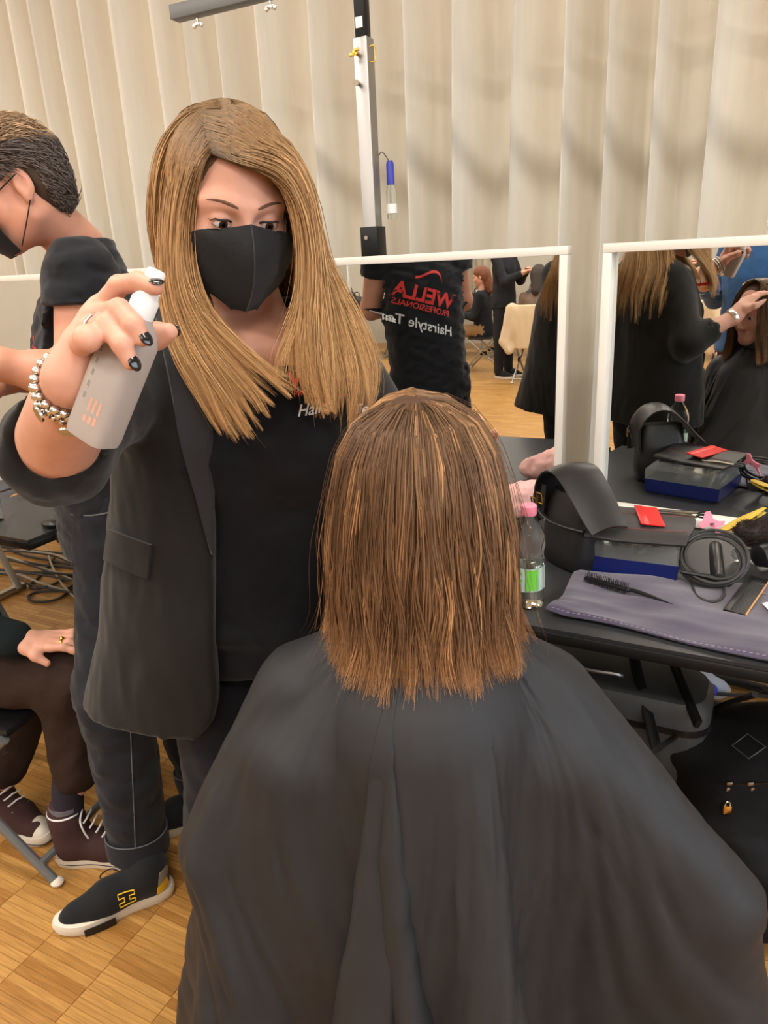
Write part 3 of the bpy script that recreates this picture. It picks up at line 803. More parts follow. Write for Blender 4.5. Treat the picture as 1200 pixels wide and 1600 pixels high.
def sleeve(F, a, b, c, r0, r1, r2, frac, k=.03):
    """shoulder a, elbow b, wrist c; frac 0..2 how far the sleeve runs"""
    e = a+(b-a)*min(1, frac); F.cone(a, e, r0, r0+(r1-r0)*min(1, frac), k)
    if frac > 1: e2 = b+(c-b)*(frac-1); F.cone(b, e2, r1, r1+(r2-r1)*(frac-1), k)
def mk(name, fld, m, parent, smooth=2, keep=False):
    V, F = fld.mesh(smooth); o = mesh_obj(name, W(V), F, m, parent)
    return (o, V, F) if keep else o
def sneaker(parent, heel, toe, m_up, m_sole, name='shoe', h=.004, ln=None, hi=0.0, sub=True):
    """a low or high sneaker as upper and sole; heel and toe points on the floor (view frame)"""
    heel, toe = np.asarray(heel, float), np.asarray(toe, float); d = norm((toe-heel)*[1, 1, 0]); L = ln or np.linalg.norm(toe-heel)
    R = np.stack([np.cross(d, [0, 0, 1.0]), d, [0, 0, 1.0]], 1); T = lambda v: heel+R @ np.array(v, float)
    pr = [(-.012, .0), (-.028, .012), (-.034, .05), (-.031, .11), (-.040, .17), (-.044, .21), (-.036, .25), (-.014, .283), (.008, .290), (.030, .278), (.044, .24), (.047, .20), (.040, .16), (.033, .11), (.034, .05), (.028, .012), (.012, .0)]
    k = L/.29; out = catmull([(x*k, y*k, 0) for x, y in pr]+[(pr[0][0]*k, pr[0][1]*k, 0)], 40)[:-1]
    rings = []
    for z, s in ((.0, .95), (.004, 1.0), (.020, 1.03), (.030, 1.0), (.031, .9)):
        c = np.array([.0, .14*k, 0]); rings.append(np.array([T((c+(q-c)*s)+np.array([0, 0, z+.006*max(0, (q[1]/k-.22)/.07)**2])) for q in out]))
    sh = MB(); sh.loft(rings); so = None
    F = Field(*bounds([T((-.06, -.02, 0)), T((.06, L+.02, .14+hi)), T((-.06, L+.02, .14+hi)), T((.06, -.02, 0))], .01), h)
    F.cone(T((0, .045*k, .045)), T((0, .16*k, .045)), .032, .036, .0); F.cone(T((0, .16*k, .045)), T((.004, .235*k, .036)), .037, .026, .03)
    F.cone(T((0, .20*k, .030)), T((.004, .255*k, .026)), .036, .024, .02)
    F.cone(T((0, .045*k, .05)), T((0, .05*k, .085+hi*.6)), .034, .036, .02)
    F.cone(T((0, .09*k, .07)), T((0, .155*k, .058)), .034, .030, .03)
    if hi: F.cone(T((0, .055*k, .08)), T((0, .048*k, .09+hi)), .042, .042, .03)
    F.op(lambda p: p[..., 2]-.026, F.lo, F.lo+F.h*F.n, .004, 'cut')
    up = mk(name+'_upper', F, M[m_up], parent, 1); s = sh.build('sole', M[m_sole], up if sub else parent, view=True, autos=40)
    return up, T, k
def trousers(F, J, g=1.0, th=.088, kn=.066, an=.058, hemL=1.0, waist=True):
    R, L = torso_frame(J)
    for s in 'LR':
        h, kk, a = J['hp'+s], J['kn'+s], J['an'+s]; e = kk+(a-kk)*hemL
        F.cone(h, kk, th*g, kn*g, .05); F.cone(kk, e, kn*g, an*g, .035)
    F.loft(J['pel'], R, [(-.06, 0, 0, .165*g, .118*g), (.04, 0, 0, .170*g, .118*g), (.10, 0, 0, .160*g, .112*g)], .05)
def leg_bounds(J, m=.13): return bounds([J[k] for k in ('pel', 'hpL', 'hpR', 'knL', 'knR', 'anL', 'anR')], m)
def bg_person(J, label, top, bottom, hairc, skin='skin', sl=1.9, h=.011, g=1.0, shoe_m='shoe_black', hair_long=.0, name='person', headless=False, hem=-.10):
    """a figure seen small: continuous skin, top, trousers, shoes and hair"""
    base = W((J['anL']+J['anR'])/2*np.array([1, 1, 0])); root = empty(name, base, label, 'person')
    R, L = torso_frame(J); HR = head_frame(J['hf'])
    skin_parts = [head_field(J['hc'], HR, J['nk'], .005).mesh(1)]
    pts = [J[k] for k in ('shL', 'elL', 'wrL', 'shR', 'elR', 'wrR')]
    for s, sg in (('L', 1), ('R', -1)):
        a, b, c = J['sh'+s], J['el'+s], J['wr'+s]; d = norm(J.get('hd'+s, c-b))
        F = Field(*bounds([a, b, c, c+d*.2], .06), .006)
        F.cone(a, b, .040, .034, .02); F.cone(b, c, .034, .024, .02)
        relaxed_hand(F, c, d, J.get('hn'+s, np.array([0, 0, -1.0])), sg*-1, .45); skin_parts.append(F.mesh(1))
    V, Fq = join(skin_parts); mesh_obj('body', W(V), Fq, M[skin], root)
    F = Field(*bounds([J['pel'], J['nk']]+pts, .22), h)
    F.loft(J['pel'], R, torso_st(L, g, .012, hem), .02, 2.2)
    for s in 'LR': sleeve(F, J['sh'+s], J['el'+s], J['wr'+s], .060*g, .052*g, .042*g, sl)
    F.disp(fold_fn(R, J['pel'], .005, 26, 34, len(label))); mk('top', F, M[top], root)
    F = Field(*leg_bounds(J), h); trousers(F, J, g); F.disp(fold_fn(R, J['pel'], .004, 22, 30, 3)); mk('trousers', F, M[bottom], root)
    for s in 'LR':
        a = J['an'+s]; d = norm(J['ft'+s]*np.array([1, 1, 0])); hl = a*np.array([1, 1, 0])-d*.05; sneaker(root, hl, hl+d*.27, shoe_m, 'rubber_white', h=.007, sub=True)
    T = lambda v: J['hc']+HR @ np.array(v, float)
    F = Field(*bounds([T((0, 0, .15)), T((.12, -.14, -.12-hair_long)), T((-.12, .1, 0)), T((0, -.14, -.12-hair_long))], .03), .006)
    F.ell(T((0, -.016, .042)), (.084, .103, .088), HR, 0); F.ell(T((0, -.045, -.01)), (.078, .065, .075), HR, .03)
    if hair_long: F.cone(T((0, -.065, 0)), T((0, -.085, -.08-hair_long)), .075, .055, .03)
    F.ell(T((0, .115, -.035)), (.075, .075, .098), HR, .012, 'cut')
    F.disp(lambda p: (.003*wob(((p-J['hc']) @ HR)*np.array([160, 160, 20]), 1.0, 5)).astype(np.float32))
    mk('hair', F, hairc, root)
    return root

# ------------------------------------------------------------------ the woman in the blazer
def build_woman():
    eyem = P(381, 345, 1.062)
    HR = head_frame((.36, -.90, -.27), roll=math.radians(-4)); o = eyem-HR @ np.array([0, .0735, 0])
    nk = np.array([-.185, 1.205, 1.405])
    sR, sL = np.array([-.360, 1.20, 1.375]), np.array([-.075, 1.225, 1.36])
    elR, wrR = P(88, 706, .90), P(112, 592, .742)
    elL, wrL = np.array([.06, 1.25, 1.115]), np.array([.10, 1.06, 1.215])
    anR, anL = np.array([-.355, 1.17, .08]), np.array([-.11, 1.22, .08])
    root = empty('person', W(np.array([-.22, 1.2, 0])), 'standing woman with long blonde hair, black mask and black blazer holding a spray bottle', 'person')
    hd = head_field(o, HR, nk, .0022, chest=np.array([-.185, 1.165, 1.375])).mesh(1)
    # right forearm and hand gripping the bottle
    F = Field(*bounds([P(20, 760, .92), P(20, 560, .7), P(290, 420, .69), P(290, 600, .79), wrR], .02), .0022)
    F.cone(elR, wrR, .044, .0255, .0)
    F.cone(elR+(wrR-elR)*.25, elR+(wrR-elR)*.6, .045, .036, .02)
    mcp = [P(158, 482, .757), P(147, 496, .752), P(138, 513, .746), P(132, 537, .738)]
    F.cone(wrR, (wrR+mcp[1])/2, .025, .022, .015)
    palm = (wrR*.35+(mcp[0]+mcp[3])/2*.65)
    F.ell(palm+np.array([.004, .004, 0]), (.019, .015, .038), frame_z((mcp[1]+mcp[2])/2-wrR), .012)
    F.chain([wrR+(mcp[3]-wrR)*.2, mcp[3]], [.018, .0115], .012); F.chain([wrR+(mcp[0]-wrR)*.2, mcp[0]], [.018, .012], .012); F.chain(mcp, [.0112, .0112, .0108, .0104], .008)
    idx = [mcp[0], P(186, 446, .744), P(216, 440, .722), P(243, 449, .712)]
    mid = [mcp[1], P(186, 484, .706), P(209, 508, .691), P(222, 529, .690)]
    rin = [mcp[2], P(166, 508, .700), P(190, 538, .686), P(204, 566, .686)]
    pin = [mcp[3], P(128, 536, .712), P(136, 528, .690), P(139, 531, .686)]
    thb = [wrR+np.array([.014, .010, .008]), P(170, 566, .762), P(214, 540, .764), P(244, 525, .752), P(264, 519, .745)]
    F.chain(idx, [.0112, .0098, .0090, .0076], .0035); F.chain(mid, [.0110, .0104, .0096, .0078], .0035)
    F.chain(rin, [.0106, .0102, .0094, .0076], .0035); F.chain(pin, [.0108, .0110, .0114, .0112], .005)
    F.chain(thb, [.020, .0155, .0125, .0112, .0088], .012)
    hand = F.mesh(1)
    # left forearm and hand reaching to the client's hair
    F = Field(*bounds([elL, wrL, wrL+np.array([-.05, -.16, .16])], .06), .004); F.cone(elL, wrL, .042, .026, .0)
    relaxed_hand(F, wrL, np.array([-.02, -.6, .55]), np.array([.1, -.6, -.7]), 1, .55); lh = F.mesh(1)
    # torso, upper arms and legs beneath the clothes
    J = dict(pel=np.array([-.22, 1.21, .93]), nk=nk, shL=sL, shR=sR, hpL=np.array([-.13, 1.21, .90]), hpR=np.array([-.31, 1.21, .90]), knL=np.array([-.11, 1.19, .50]), knR=np.array([-.335, 1.16, .50]), anL=anL, anR=anR)
    R, L = torso_frame(J)
    F = Field(*bounds([sL, sR, elL, elR, anL, anR, nk], .10), .012); F.loft(J['pel'], R, torso_st(L, .95, -.012), .03)
    for s in 'LR': F.cone(J['hp'+s], J['kn'+s], .07, .05, .03); F.cone(J['kn'+s], J['an'+s], .05, .035, .03)
    F.cone(sR, elR, .042, .040, .03); F.cone(sL, elL, .042, .038, .03); under = F.mesh(1)
    V, Fq = join([hd, hand, lh, under]); body = mesh_obj('body', W(V), Fq, M['skin'], root)
    hb = bvh(*hd)
    eyes(o, HR, body, gaze=(.12, -.28)); brow(o, HR, body, hb)
    for tip, prev, outv, sc in ((idx[3], idx[2], np.array([.1, -.35, .95]), 1.0), (mid[3], mid[2], np.array([.75, -.55, -.1]), 1.0), (rin[3], rin[2], np.array([.75, -.6, -.1]), 1.0), (thb[4], thb[3], np.array([.0, 1.0, -.1]), 1.0)):
        al = norm(tip-prev); ou = norm(outv-(outv @ al)*al); nail(tip+ou*.0062+al*.002, al, ou, body, sc)
    # mask with a vertical fold
    T = lambda v: o+HR @ np.array(v, float)
    rid = catmull([T(v) for v in ((0, .112, .004), (0, .129, -.020), (0, .1365, -.050), (0, .124, -.085), (0, .096, -.116))], 13)
    mk_ = MB()
    for s in (-1, 1):
        edge = catmull([T(v) for v in ((s*.040, .094, -.008), (s*.069, .066, -.018), (s*.077, .044, -.050), (s*.065, .050, -.084), (s*.018, .086, -.115))], 13)
        G = np.zeros((13, 12, 3))
        for i in range(13):
            for j in range(12):
                t = j/11; q = rid[i]*(1-t)+edge[i]*t
                bul = math.sin(PI*t)*.0075*math.sin(PI*min(1, (i+1.2)/13)); out = norm(HR @ np.array([s*.75, .6, 0])); G[i, j] = q+out*bul+out*.0012*math.sin(i*2.2+j*1.1)*t
        mk_.grid(G, .0018*(1 if s < 0 else -1))
    mo = mk_.build('face_mask', M['mask'], root, view=True, autos=50)
    b = MB(); b.tube(rid+HR[:, 1]*.0012, .0011, 6); b.build('mask_seam', M['lapel'], mo, view=True)
    for s in (-1, 1):
        for z0, z1 in ((-.022, .004), (-.080, -.034)):
            b = MB(); b.tube(catmull([T((s*.068, .058, z0)), T((s*.076, .028, (z0+z1)/2-.004)), T((s*.080, -.010, z1))], 9), .0013, 6); b.build('ear_loop', M['mask'], mo, view=True)
    # tee
    F = Field((-.44, 1.0, .82), (.08, 1.38, 1.46), .006); ID = np.eye(3)
    F.loft((0, 0, 0), ID, [(.85, -.225, 1.205, .180, .138), (.92, -.222, 1.203, .182, .146), (1.02, -.212, 1.205, .176, .145), (1.10, -.205, 1.205, .170, .134), (1.22, -.203, 1.205, .172, .128), (1.32, -.205, 1.205, .160, .108), (1.385, -.187, 1.205, .115, .080), (1.425, -.187, 1.205, .060, .062)], .02, 2.3)
    for s in (-1, 1): F.ell((-.192+s*.078, 1.105, 1.215), (.070, .055, .066), None, .06)
    F.ell((-.187, 1.12, 1.445), (.062, .085, .052), None, .01, 'cut')
    def tf(p): return (.0062*crease((p-[-.2, 1.2, 1.1])*np.array([22, 22, 46]), 11)+.004*np.sin(p[..., 2]*95+9*p[..., 0])*np.exp(-((p[..., 2]-.91)/.045)**2)).astype(np.float32)
    F.disp(tf); to, tV, tF = mk('tee_shirt', F, M['tee'], root, 2, keep=True)
    # jeans
    F = Field(*leg_bounds(J), .008); trousers(F, J, 1.0, .096, .072, .068, .97); F.disp(fold_fn(ID, J['pel'], .004, 20, 40, 8)); jo, jV, jF = mk('jeans', F, M['denim'], root, 2, keep=True)
    for a_, d_ in ((anR, (-.18, -.98, 0)), (anL, (.05, -1.0, 0))):
        d_ = norm(d_); hl = a_*np.array([1, 1, 0])-d_*.05; sneaker(root, hl, hl+d_*.25, 'shoe_black', 'rubber_white', h=.006)
    # blazer, worn open
    F = Field((-.64, .84, .68), (.26, 1.42, 1.47), .006)
    F.loft((0, 0, 0), ID, [(.765, -.250, 1.20, .318, .170), (.90, -.232, 1.20, .282, .165), (1.10, -.222, 1.20, .240, .155), (1.25, -.220, 1.20, .212, .150), (1.345, -.212, 1.20, .182, .122), (1.40, -.192, 1.205, .130, .092), (1.445, -.187, 1.215, .082, .074)], .02, 2.5)
    wr_ = elR+(wrR-elR)*.36
    F.cone(sR, elR, .073, .059, .05); F.cone(elR, wr_, .059, .055, .03)
    F.cone(sL, elL, .058, .060, .05); F.cone(elL, elL+(wrL-elL)*.45, .058, .050, .03)
    F.cone(elR+(wrR-elR)*.2, elR+(wrR-elR)*.75, .0475, .0475, .003, 'cut')
    F.cone(elL+(wrL-elL)*.35, elL+(wrL-elL)*.8, .042, .042, .003, 'cut')
    le = np.array([P(*q) for q in ((296, 1170, 1.04), (312, 1146, 1.04), (330, 1128, 1.04), (338, 1095, 1.045), (334, 1000, 1.045), (333, 860, 1.05), (333, 740, 1.055), (325, 640, 1.06), (300, 560, 1.07), (262, 470, 1.12), (250, 440, 1.15))])
    def front(p):
        z = p[..., 2]; lft = np.interp(z, le[:, 2], le[:, 0]); rgt = np.interp(z, [.70, 1.0, 1.25, 1.36, 1.46], [-.06, -.085, -.08, -.055, -.03])
        return np.maximum(np.maximum(lft-p[..., 0], p[..., 0]-rgt), p[..., 1]-1.205)
    F.op(front, (-.42, .8, .66), (0.02, 1.21, 1.5), .006, 'cut', .0)
    def inner(p): return sd_loft(p, (0, 0, 0), ID, [(.60, -.235, 1.205, .262, .130), (.95, -.226, 1.203, .222, .132), (1.0, -.22, 1.203, .17, .12)], 2.4)
    F.op(inner, (-.60, 1.0, .60), (.12, 1.4, 1.0), .01, 'cut', .02)
    def bf(p): return (.0042*crease((p-[-.2, 1.2, 1.1])*np.array([26, 26, 10]), 4)+.0075*crease(p*58.0, 6)*np.exp(-(np.linalg.norm(p-elR, axis=-1)/.11)**2)).astype(np.float32)
    F.disp(bf); bo, bV, bF = mk('blazer', F, M['blazer'], root, 2, keep=True); bb = bvh(bV, bF)
    patch(bb, [(243, 500), (262, 590), (285, 700), (310, 790), (329, 866)], [(262, 470), (300, 560), (325, 640), (331, 740), (333, 868)], M['lapel'], 'lapel', bo, .004, .001, 22, 10)
    patch(bb, [(174, 826), (206, 838), (239, 850)], [(167, 874), (200, 890), (234, 904)], M['blazer'], 'pocket_flap', bo, .006, .001, 12, 8)
    # pocket flap on the left hip, seen in the mirror
    G = np.zeros((8, 5, 3))
    for i in range(8):
        for j in range(5):
            q = np.array([.035+.02*0, 1.17+.15*i/7-.06, .96-.06*j/4-.012*i/7]); h = bb.ray_cast(Vector(q+[.4, 0, 0]), Vector((-1, 0, 0))); G[i, j] = (np.array(h[0]) if h[0] is not None else q)+np.array([.002, 0, 0])
    b = MB(); b.grid(G, .004); b.build('pocket_flap', M['blazer'], bo, view=True)
    # print on the shirt
    tb = bvh(tV, tF); cxy = P(500, 602, 1.08); cxy[1] = 1.07
    ux, uy = np.array([1, 0, .02]), np.array([0, .12, 1.0]); dr = np.array([0, 1.0, 0])
    lay_text(tb, 'WELLA', cxy+uy*-.004, ux, uy, .030, M['red_print'], 'shirt_print', to, dr, bold=.035)
    lay_text(tb, 'PROFESSIONALS', cxy+uy*-.017, ux, uy, .0115, M['red_print'], 'shirt_print', to, dr, bold=.01)
    lay_text(tb, 'Hairstyle Team', cxy+uy*-.043+ux*.028, ux, uy, .021, M['white_print'], 'shirt_print', to, dr, shear=.25, bold=.012)
    wv = [(math.sin(t)*.03-.01, .024+.008*math.sin(2*t)) for t in np.linspace(-1.3, 1.3, 14)]; wv2 = [(x+.004, y+.004) for x, y in wv[::-1]]
    lay(tb, [(x, y, 0) for x, y in wv+wv2], [[i, i+1, 26-i, 27-i] for i in range(13)], cxy, ux, uy, M['red_print'], 'shirt_print', to, dr)
    # bracelets and ring
    ax = norm(wrR-elR); A = norm(np.cross(ax, [0, 0, 1.0])); B = np.cross(ax, A)
    br = MB(); r3 = np.random.default_rng(3); cB = wrR-ax*.022
    for row in range(3):
        for k in range(22):
            t = 2*PI*(k+.5*row)/22; q = cB+ax*(-.010+.010*row)+(A*math.cos(t)+B*math.sin(t))*(.0325+.001*r3.uniform())
            br.ball(q, r3.uniform(.0042, .0054), 8, 6)
    bo2 = br.build('bracelet', M['silver'], root, view=True)
    for k in range(7):
        t = 2*PI*(k/7)+.3; q = cB+(A*math.cos(t)+B*math.sin(t))*.036-np.array([0, 0, .012]); c = MB(); c.lathe([(.002, -.0012), (.0085, -.0012), (.0085, .0012), (.002, .0012)], 12, R=frame_z(A*math.cos(t)+B*math.sin(t)), t=q); c.build('charm', M['silver'], bo2, view=True)
    c = MB(); q = rin[0]*.45+rin[1]*.55; ax2 = norm(rin[1]-rin[0]); A2 = norm(np.cross(ax2, [0, 0, 1.0])); B2 = np.cross(ax2, A2)
    c.tube([q+(A2*math.cos(t)+B2*math.sin(t))*.0118 for t in np.linspace(0, 2*PI, 20)[:-1]], .0014, 6, closed=True); c.build('ring', M['silver'], root, view=True)
    # wrist watch on the left arm
    ax = norm(wrL-elL); A = norm(np.cross(ax, [0, 0, 1.0])); B = np.cross(ax, A); c = MB()
    for k in range(18):
        t = 2*PI*k/18; c.box(wrL-ax*.02+(A*math.cos(t)+B*math.sin(t))*.0315, (.011, .004, .020), R=np.stack([-A*math.sin(t)+B*math.cos(t), A*math.cos(t)+B*math.sin(t), ax], 1), bev=.001)
    wo_ = c.build('wrist_watch', M['silver'], root, view=True)
    c = MB(); c.lathe([(.016, 0), (.017, .004), (.015, .008)], 18, R=frame_z(A), t=wrL-ax*.02+A*.032); c.build('watch_case', M['silver'], wo_, view=True)
    # scalp cap below the hair
    F = Field(*bounds([T((.11, .11, .15)), T((-.11, -.13, -.12)), T((.11, -.13, .15)), T((-.11, .11, -.12))], .02), .004)
    F.ell(T((0, -.015, .040)), (.0785, .0995, .0865), HR, 0); F.ell(T((0, -.04, -.03)), (.072, .06, .09), HR, .03)
    F.ell(T((.002, .100, -.020)), (.070, .080, .118), HR, .01, 'cut')
    hair = mk('hair', F, mat('blonde_scalp', S(88, 66, 42), .85), root, 1)
    return dict(root=root, o=o, HR=HR, T=T, hair=hair, blazer=bb, tee=tb)
WM = build_woman()

# ------------------------------------------------------------------ long hair laid over guide curves
def guide_hair(guides, n, K, seed, spread, layer, wave, clump=40, tipj=.06):
    """guides: list over u of polylines (view frame) already resampled to K points"""
    r = np.random.default_rng(seed); G = np.array(guides); m = len(G)
    u = r.beta(1.0, 1.0, n)*(m-1); i = np.minimum(u.astype(int), m-2); t = u-i
    def cr(a, b, c, d, t): return .5*((2*b)+(-a+c)*t+(2*a-5*b+4*c-d)*t*t+(-a+3*b-3*c+d)*t**3)
    ext = np.concatenate([(2*G[0]-G[1])[None], G, (2*G[-1]-G[-2])[None]]); tt = t[:, None, None]
    Pp = cr(ext[i], ext[i+1], ext[i+2], ext[i+3], tt)
    s = np.linspace(0, 1, K)
    # clumps: strands share a wander and draw together at the tips
    nc = max(6, n//clump); cid = np.minimum((u/(m-1)*nc*.999).astype(int)+r.integers(-1, 2, n), nc-1).clip(0)
    ph = r.uniform(0, 6.28, (nc, 3)); cw = r.normal(0, 1, (nc, 3)); fr = r.uniform(3.5, 7, (nc, 1))
    wv = np.sin(fr[cid][:, None]*s[None, :, None]*1.7+ph[cid][:, None, :])*wave*(s[None, :, None]**1.1)
    off = r.normal(0, 1, (n, 1, 3))*spread*(0.18+.82*np.minimum(1, s*1.6))[None, :, None]*(1-.45*s[None, :, None]**3)
    lay_ = cw[cid][:, None, :]*spread*.9*s[None, :, None]
    out = Pp+wv+off+lay_
    mean = np.zeros((nc, K, 3)); cnt = np.bincount(cid, minlength=nc).clip(1)
    np.add.at(mean, cid, out); mean /= cnt[:, None, None]
    w = (.55*s**1.7)[None, :, None]
    # only strands close to their clump's centre line draw in
    dd = np.linalg.norm((out-mean[cid])[:, -1], axis=-1)[:, None, None]
    out = out+(mean[cid]-out)*w*np.exp(-(dd/.03)**2)
    return out, u/(m-1), cid, r
def trim(paths, frac):
    """shorten each strand to a fraction of its length"""
    N, K, _ = paths.shape; x = np.linspace(0, 1, K)[None]*frac[:, None]*(K-1); i = np.minimum(x.astype(int), K-2); t = (x-i)[..., None]
    a = np.take_along_axis(paths, i[..., None].repeat(3, 2), 1); b = np.take_along_axis(paths, (i+1)[..., None].repeat(3, 2), 1); return a*(1-t)+b*t
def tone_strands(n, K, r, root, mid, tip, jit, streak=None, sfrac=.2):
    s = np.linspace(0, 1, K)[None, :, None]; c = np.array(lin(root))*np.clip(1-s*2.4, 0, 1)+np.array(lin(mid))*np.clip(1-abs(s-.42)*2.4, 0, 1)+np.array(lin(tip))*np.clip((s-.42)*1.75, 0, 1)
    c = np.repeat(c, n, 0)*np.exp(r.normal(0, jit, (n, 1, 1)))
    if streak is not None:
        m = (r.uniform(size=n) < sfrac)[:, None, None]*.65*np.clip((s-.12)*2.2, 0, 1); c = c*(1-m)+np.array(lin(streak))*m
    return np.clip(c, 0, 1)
def woman_hair():
    K = 20; T = WM['T']
    g = lambda pts: catmull([P(*p) if len(p) == 3 else np.array(p[:3]) for p in pts], K)
    def V4(x, y, z): return (x, y, z, 1)
    left = [g([(336, 243, 1.052), (318, 256, 1.040), (303, 300, 1.048), (294, 360, 1.055), (300, 425, 1.055), (322, 480, 1.045), (375, 535, 1.035), (425, 572, 1.03), (470, 596, 1.025)]),
            g([(333, 232, 1.07), (306, 250, 1.05), (288, 310, 1.055), (282, 380, 1.06), (288, 445, 1.055), (312, 510, 1.04), (352, 560, 1.03), (392, 605, 1.02), (420, 640, 1.015)]),
            g([(330, 214, 1.10), (292, 232, 1.08), (270, 300, 1.08), (265, 390, 1.075), (275, 470, 1.06), (302, 545, 1.035), (335, 600, 1.02), (355, 640, 1.015), (378, 680, 1.01)]),
            g([(326, 200, 1.14), (284, 211, 1.14), (256, 285, 1.14), (252, 395, 1.125), (258, 470, 1.10), (272, 540, 1.06), (300, 595, 1.04), (325, 630, 1.03), (348, 668, 1.025)])]
    right = [g([(338, 246, 1.050), (385, 258, 1.024), (432, 279, 1.036), (462, 325, 1.055), (474, 395, 1.06), (468, 460, 1.052), (450, 512, 1.045), (436, 545, 1.04), (432, 585, 1.035)]),
             g([(336, 236, 1.065), (392, 243, 1.035), (446, 268, 1.045), (474, 330, 1.06), (483, 405, 1.06), (482, 480, 1.05), (478, 540, 1.035), (482, 590, 1.03), (490, 635, 1.025)]),
             g([(333, 217, 1.10), (395, 217, 1.07), (455, 252, 1.075), (483, 325, 1.085), (494, 412, 1.08), (502, 490, 1.06), (512, 560, 1.04), (516, 610, 1.03), (520, 648, 1.025)]),
             g([(329, 201, 1.14), (388, 194, 1.13), (446, 228, 1.14), (482, 310, 1.145), (498, 405, 1.13), (528, 480, 1.10), (552, 550, 1.07), (560, 610, 1.05), (552, 660, 1.045)]),
             g([(326, 196, 1.17), (384, 190, 1.18), (448, 230, 1.20), (486, 312, 1.21), (505, 405, 1.19), (545, 480, 1.15), (578, 550, 1.11), (583, 605, 1.09), (574, 645, 1.08)])]
    oc = WM['o']
    b3 = lambda dx, f2: catmull([oc+WM['HR'] @ np.array([-.008+dx*.1, -.03, .124]), oc+WM['HR'] @ np.array([dx*.6, -.085, .10]), oc+WM['HR'] @ np.array([dx*.85, -.128, .02]), oc+WM['HR'] @ np.array([dx*.9, -.130, -.07]), np.array([-.185+dx, f2, 1.40]), np.array([-.185+dx*1.1, f2+.03, 1.30]), np.array([-.185+dx*1.15, f2+.035, 1.20])], K)
    back = [catmull([oc+WM['HR'] @ np.array([-.02, .02, .124]), oc+WM['HR'] @ np.array([-.056, -.01, .108]), oc+WM['HR'] @ np.array([-.090, -.025, .05]), oc+WM['HR'] @ np.array([-.096, -.03, -.06]), np.array([-.315, 1.27, 1.40]), np.array([-.33, 1.32, 1.31]), np.array([-.33, 1.34, 1.23])], K),
            b3(-.075, 1.34), b3(0, 1.35), b3(.075, 1.34),
            catmull([oc+WM['HR'] @ np.array([0, .01, .124]), oc+WM['HR'] @ np.array([.05, -.02, .112]), oc+WM['HR'] @ np.array([.100, -.045, .05]), oc+WM['HR'] @ np.array([.106, -.05, -.06]), np.array([-.06, 1.25, 1.40]), np.array([-.03, 1.30, 1.30]), np.array([-.03, 1.31, 1.22])], K)]
    Vs, Fs, Cs, nn = [], [], [], 0
    for gd, n, seed, sp in ((left, 3000, 1, .0050), (right, 4200, 2, .0052), (back, 2600, 3, .0075)):
        pth, u, cid, r = guide_hair(gd, n, K, seed, sp, 0, .0052, 30)
        pth = trim(pth, np.clip(r.normal(.88, .085, cid.max()+1)[cid]+r.normal(0, .06, n), .45, 1.0))
        for _ in range(3):
            c = oc+WM['HR'] @ np.array([0, -.015, .040]); rr = np.array([.0785, .0995, .0865])+.0035
            q = (pth-c) @ WM['HR']; k = np.linalg.norm(q/rr, axis=-1); lim = 1+.055*r.uniform(size=(n, 1))*np.ones(K)[None]
            sc_ = np.where((k < lim) & (q[..., 2] > -.02), lim/np.maximum(k, .3), 1.0)
            pth = c+(q*sc_[..., None]) @ WM['HR'].T
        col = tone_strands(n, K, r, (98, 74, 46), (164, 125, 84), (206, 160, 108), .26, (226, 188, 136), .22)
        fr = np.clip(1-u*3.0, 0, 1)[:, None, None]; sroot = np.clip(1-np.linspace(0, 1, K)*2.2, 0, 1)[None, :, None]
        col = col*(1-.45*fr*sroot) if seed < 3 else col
        wisp = r.uniform(size=n) < .05; pth[wisp] += (r.normal(0, .010, (wisp.sum(), 1, 3))*(np.linspace(0, 1, K)**1.8)[None, :, None])
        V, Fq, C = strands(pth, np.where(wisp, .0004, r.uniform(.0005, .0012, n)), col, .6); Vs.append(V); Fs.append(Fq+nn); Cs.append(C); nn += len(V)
    mesh_obj('hair_strands', W(np.concatenate(Vs)), np.concatenate(Fs), M['hair_w'], WM['hair'], cols=np.concatenate(Cs))['kind'] = 'stuff'
woman_hair()
